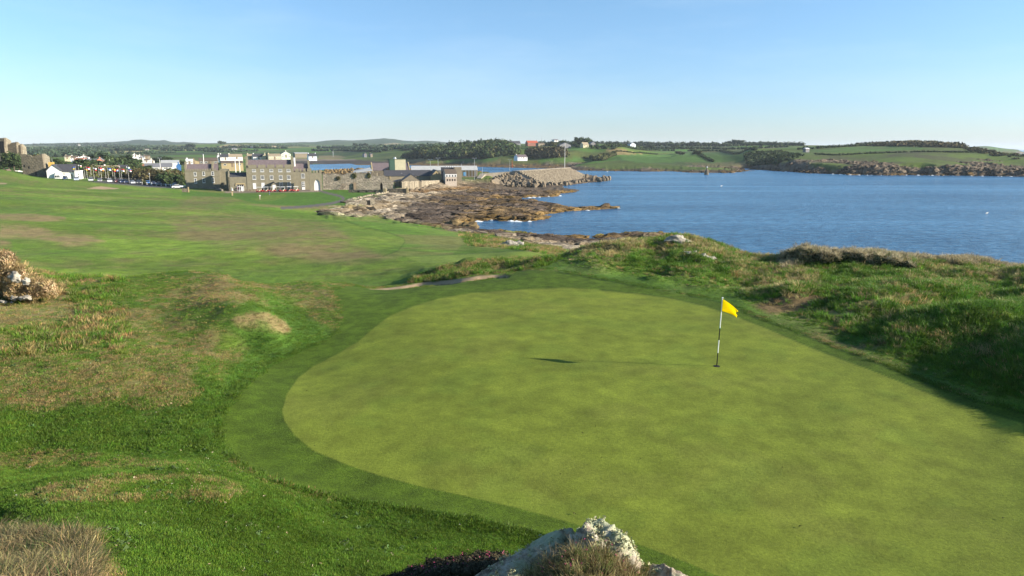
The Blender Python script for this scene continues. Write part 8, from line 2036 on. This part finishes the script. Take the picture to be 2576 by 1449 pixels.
# dark bush on the clifftop
rg = np.random.RandomState(70); C = []; R = []
for i in range(90):
    px = rg.uniform(783, 905); q_ = ground_hit(px, np.interp(px, [783, 800, 850, 905], [261, 259, 262, 267]), 20, 60)
    if q_ is None: continue
    h_ = np.interp(px, [783, 795, 850, 905], [.15, .55, .5, .3]); C.append((q_[0], q_[1] + rg.uniform(-.6, .6), q_[2] + h_ * rg.uniform(.1, .9))); R.append((.46, .46, .26))
me = leafy_mesh("clifftop_bramble", np.array(C), np.array(R), 110, .17, foliage("bramble_leaf", (.085, .085, .035), .4), 71); o = link("clifftop_bramble", me); tag(o, "dark bramble thicket on the clifftop right of the flag", "shrub")
Cb = np.array(C); rb = np.random.RandomState(72); jb = rb.randint(0, len(Cb), 260); pb = Cb[jb] + rb.randn(260, 3) * .2 + np.array([0, 0, .1])
scatter("clifftop_seed_grass", S_LONG, pb, .5 + .5 * rb.rand(260), np.array([[.42, .38, .26]]) * (.4 + .9 * rb.rand(260, 1)), "pale seed heads waving over the clifftop bramble", 73, .35)

# ------------------------------------------------------------------ people
def person(loc, h, rz, label, top, legs, pose="stand", hair=(.05, .035, .025)):
    e = empty("person", loc, rz, label, "person")
    s_ = h / 1.75
    J = {"pel": (0, 0, .95), "chest": (0, -.02, 1.30), "neck": (0, -.03, 1.48), "kL": (.10, -.03, .50), "kR": (-.10, -.03, .50), "aL": (.13, .02, .07), "aR": (-.13, .02, .07), "tL": (.14, -.16, .04), "tR": (-.14, -.16, .04),
         "sL": (.19, 0, 1.42), "sR": (-.19, 0, 1.42), "eL": (.25, -.02, 1.15), "eR": (-.25, -.02, 1.15), "hL": (.24, -.10, .90), "hR": (-.24, -.10, .90), "head": (0, -.05, 1.66)}
    if pose == "putt":
        J.update({"chest": (0, -.22, 1.24), "neck": (0, -.34, 1.37), "sL": (.18, -.28, 1.32), "sR": (-.18, -.28, 1.32), "eL": (.17, -.38, 1.05), "eR": (-.17, -.38, 1.05), "hL": (.03, -.42, .82), "hR": (-.03, -.42, .80), "head": (0, -.45, 1.50)})
    def skin(nm, verts, edges, rad, mat):
        me = bpy.data.meshes.new(nm); me.from_pydata([tuple(c * s_ for c in J[v]) for v in verts], edges, []); me.update(); o_ = link(nm, me, e)
        md = o_.modifiers.new("skin", 'SKIN'); sk_ = me.skin_vertices[0].data
        for i, r in enumerate(rad): sk_[i].radius = (r * s_, r * s_ * .8)
        sk_[0].use_root = True; sb = o_.modifiers.new("sub", 'SUBSURF'); sb.levels = 1; sb.render_levels = 1; me.materials.append(mat); return o_
    skinm = plain("skin_tone", (.45, .27, .18), .6, .05)
    skin("body", ["pel", "chest", "neck", "head", "sL", "eL", "hL", "sR", "eR", "hR", "kL", "aL", "tL", "kR", "aR", "tR"], [(0, 1), (1, 2), (2, 3), (1, 4), (4, 5), (5, 6), (1, 7), (7, 8), (8, 9), (0, 10), (10, 11), (11, 12), (0, 13), (13, 14), (14, 15)],
         [.12, .13, .055, .10, .06, .045, .035, .06, .045, .035, .07, .045, .04, .07, .045, .04], skinm)
    skin("shirt", ["pel", "chest", "sL", "eL", "sR", "eR"], [(0, 1), (1, 2), (2, 3), (1, 4), (4, 5)], [.14, .155, .085, .065, .085, .065], plain("cloth_%d" % int(top[0] * 999 + top[2] * 99), top, .9, .08))
    skin("trousers", ["pel", "kL", "aL", "kR", "aR"], [(0, 1), (1, 2), (0, 3), (3, 4)], [.15, .09, .065, .09, .065], plain("cloth_%d" % int(legs[0] * 999 + legs[2] * 99 + 7), legs, .9, .08))
    hd = J["head"]; b_ = bmesh.new(); bmesh.ops.create_icosphere(b_, subdivisions=2, radius=.112 * s_)
    for v in b_.verts: v.co = Vector((v.co.x * .9, v.co.y * 1.05 + .02, max(v.co.z, -.02 * s_) * 1.05 + .02)) + Vector(hd) * s_
    me = bpy.data.meshes.new("hair"); b_.to_mesh(me); b_.free(); me.materials.append(plain("hair_dark", hair, .8, .1)); link("hair", me, e)
    return e
def gpt(fn, x, y): q_ = ground_hit(*fn(x, y), y0=150, y1=330); return q_
q_ = gpt(zB, 1432, 1095); e = person(q_, 1.8, .6, "golfer in a white shirt and dark hair bending over a putt on the clubhouse lawn", (.7, .7, .7), (.30, .27, .22), "putt", (.02, .02, .02))
pt = empty("putter", Vector(q_) + Vector((.15, -.35, 0)), .6, "putter held by the golfer on the clubhouse lawn", "golf club"); MB().tube((0, 0, .03), (.05, .12, .85), .01, .012, 6).build("shaft", M_METAL, pt); MB().box(-.06, .06, -.02, .02, .0, .04).build("club_head", M_METAL, pt)
person(gpt(zB, 1573, 1028), 1.78, 2.5, "person in pale hat and dark blue clothes standing in front of the golf carts", (.06, .10, .18), (.08, .12, .18), "stand", (.7, .7, .68))
person(gpt(zB, 1392, 996), 1.8, 1.2, "person in dark clothes standing at the leftmost golf cart", (.03, .03, .035), (.03, .03, .04))
person(gpt(zB, 1107, 972), 1.72, 2.0, "person in a purple top by the clubhouse entrance", (.30, .16, .30), (.06, .05, .07))

# ------------------------------------------------------------------ foam where the swell meets the reefs
M_FOAM = plain("sea_foam", (.75, .78, .78), .9, .1, 3)
def foam(pts, w, nm_label, seed):
    rg = random.Random(seed); m_ = MB(); P = [Vector(atZ(p, .14)) for p in pts]
    for a, b in zip(P[:-1], P[1:]):
        L_ = (b - a).length; n_ = max(2, int(L_ / 1.2))
        for i in range(n_):
            if rg.random() < .68: continue
            c = a.lerp(b, rg.random()) + Vector((rg.uniform(-1, 1) * w * .5, rg.uniform(-1, 1) * w, rg.uniform(0, .08))); k = rg.uniform(.2, .9); nn = 6; a0 = rg.random() * 6
            top = [c + Vector((math.cos(a0 + j) * k * rg.uniform(1.0, 2.6), math.sin(a0 + j) * k * rg.uniform(.4, .9), .05)) for j in range(6)]
            cz_ = c + Vector((0, 0, .28 * k)); m_.add([t_ - Vector((0, 0, .2)) for t_ in top] + [cz_], [(j, (j + 1) % 6, 6) for j in range(6)])
    o_ = m_.build("foam", M_FOAM, None); tag(o_, nm_label, kind="stuff")
foam([zD(2230, 1212), zD(2300, 1220), zD(2400, 1212)], 1.3, "white foam breaking at the reef tip", 1)
foam([zD(870, 1072), zD(1000, 1066), zD(1250, 1050), zD(1460, 1038)], .5, "thin foam along the upper spit", 2)
foam([zD(1180, 1155), zD(1270, 1168)], .6, "foam behind the middle spit", 3)
foam([zD(1450, 1275), zD(1560, 1262), zD(1900, 1250)], .4, "thin foam along the narrow reef", 4)

foam([zG(1300, 268), zG(1440, 256), zG(1640, 270), zG(1760, 263)], .35, "thin wash along the lower spit", 5)
foam([zG(1560, 363), zG(1750, 375), zG(1900, 398), zG(2100, 396)], .3, "thin wash along the near shore rocks", 6)
foam([zF(280, 432), zF(950, 467), zF(1600, 469), zF(2500, 482)], .8, "thin wash at the foot of the headland", 7)

# ------------------------------------------------------------------ air: thin even haze round the whole place
hb = MB().box(-34000, 34000, -300, 33000, -9, 125).build("haze", None)
hm_ = bpy.data.materials.new("haze_air"); hm_.use_nodes = True; hn = hm_.node_tree.nodes; hn.clear()
ho = hn.new("ShaderNodeOutputMaterial"); hv_ = hn.new("ShaderNodeVolumePrincipled"); hv_.inputs["Color"].default_value = (.78, .88, 1.0, 1); hv_.inputs["Density"].default_value = 6e-5; hv_.inputs["Anisotropy"].default_value = 0.0
hm_.node_tree.links.new(hv_.outputs[0], ho.inputs["Volume"]); hb.data.materials.append(hm_); hb["kind"] = "stuff"
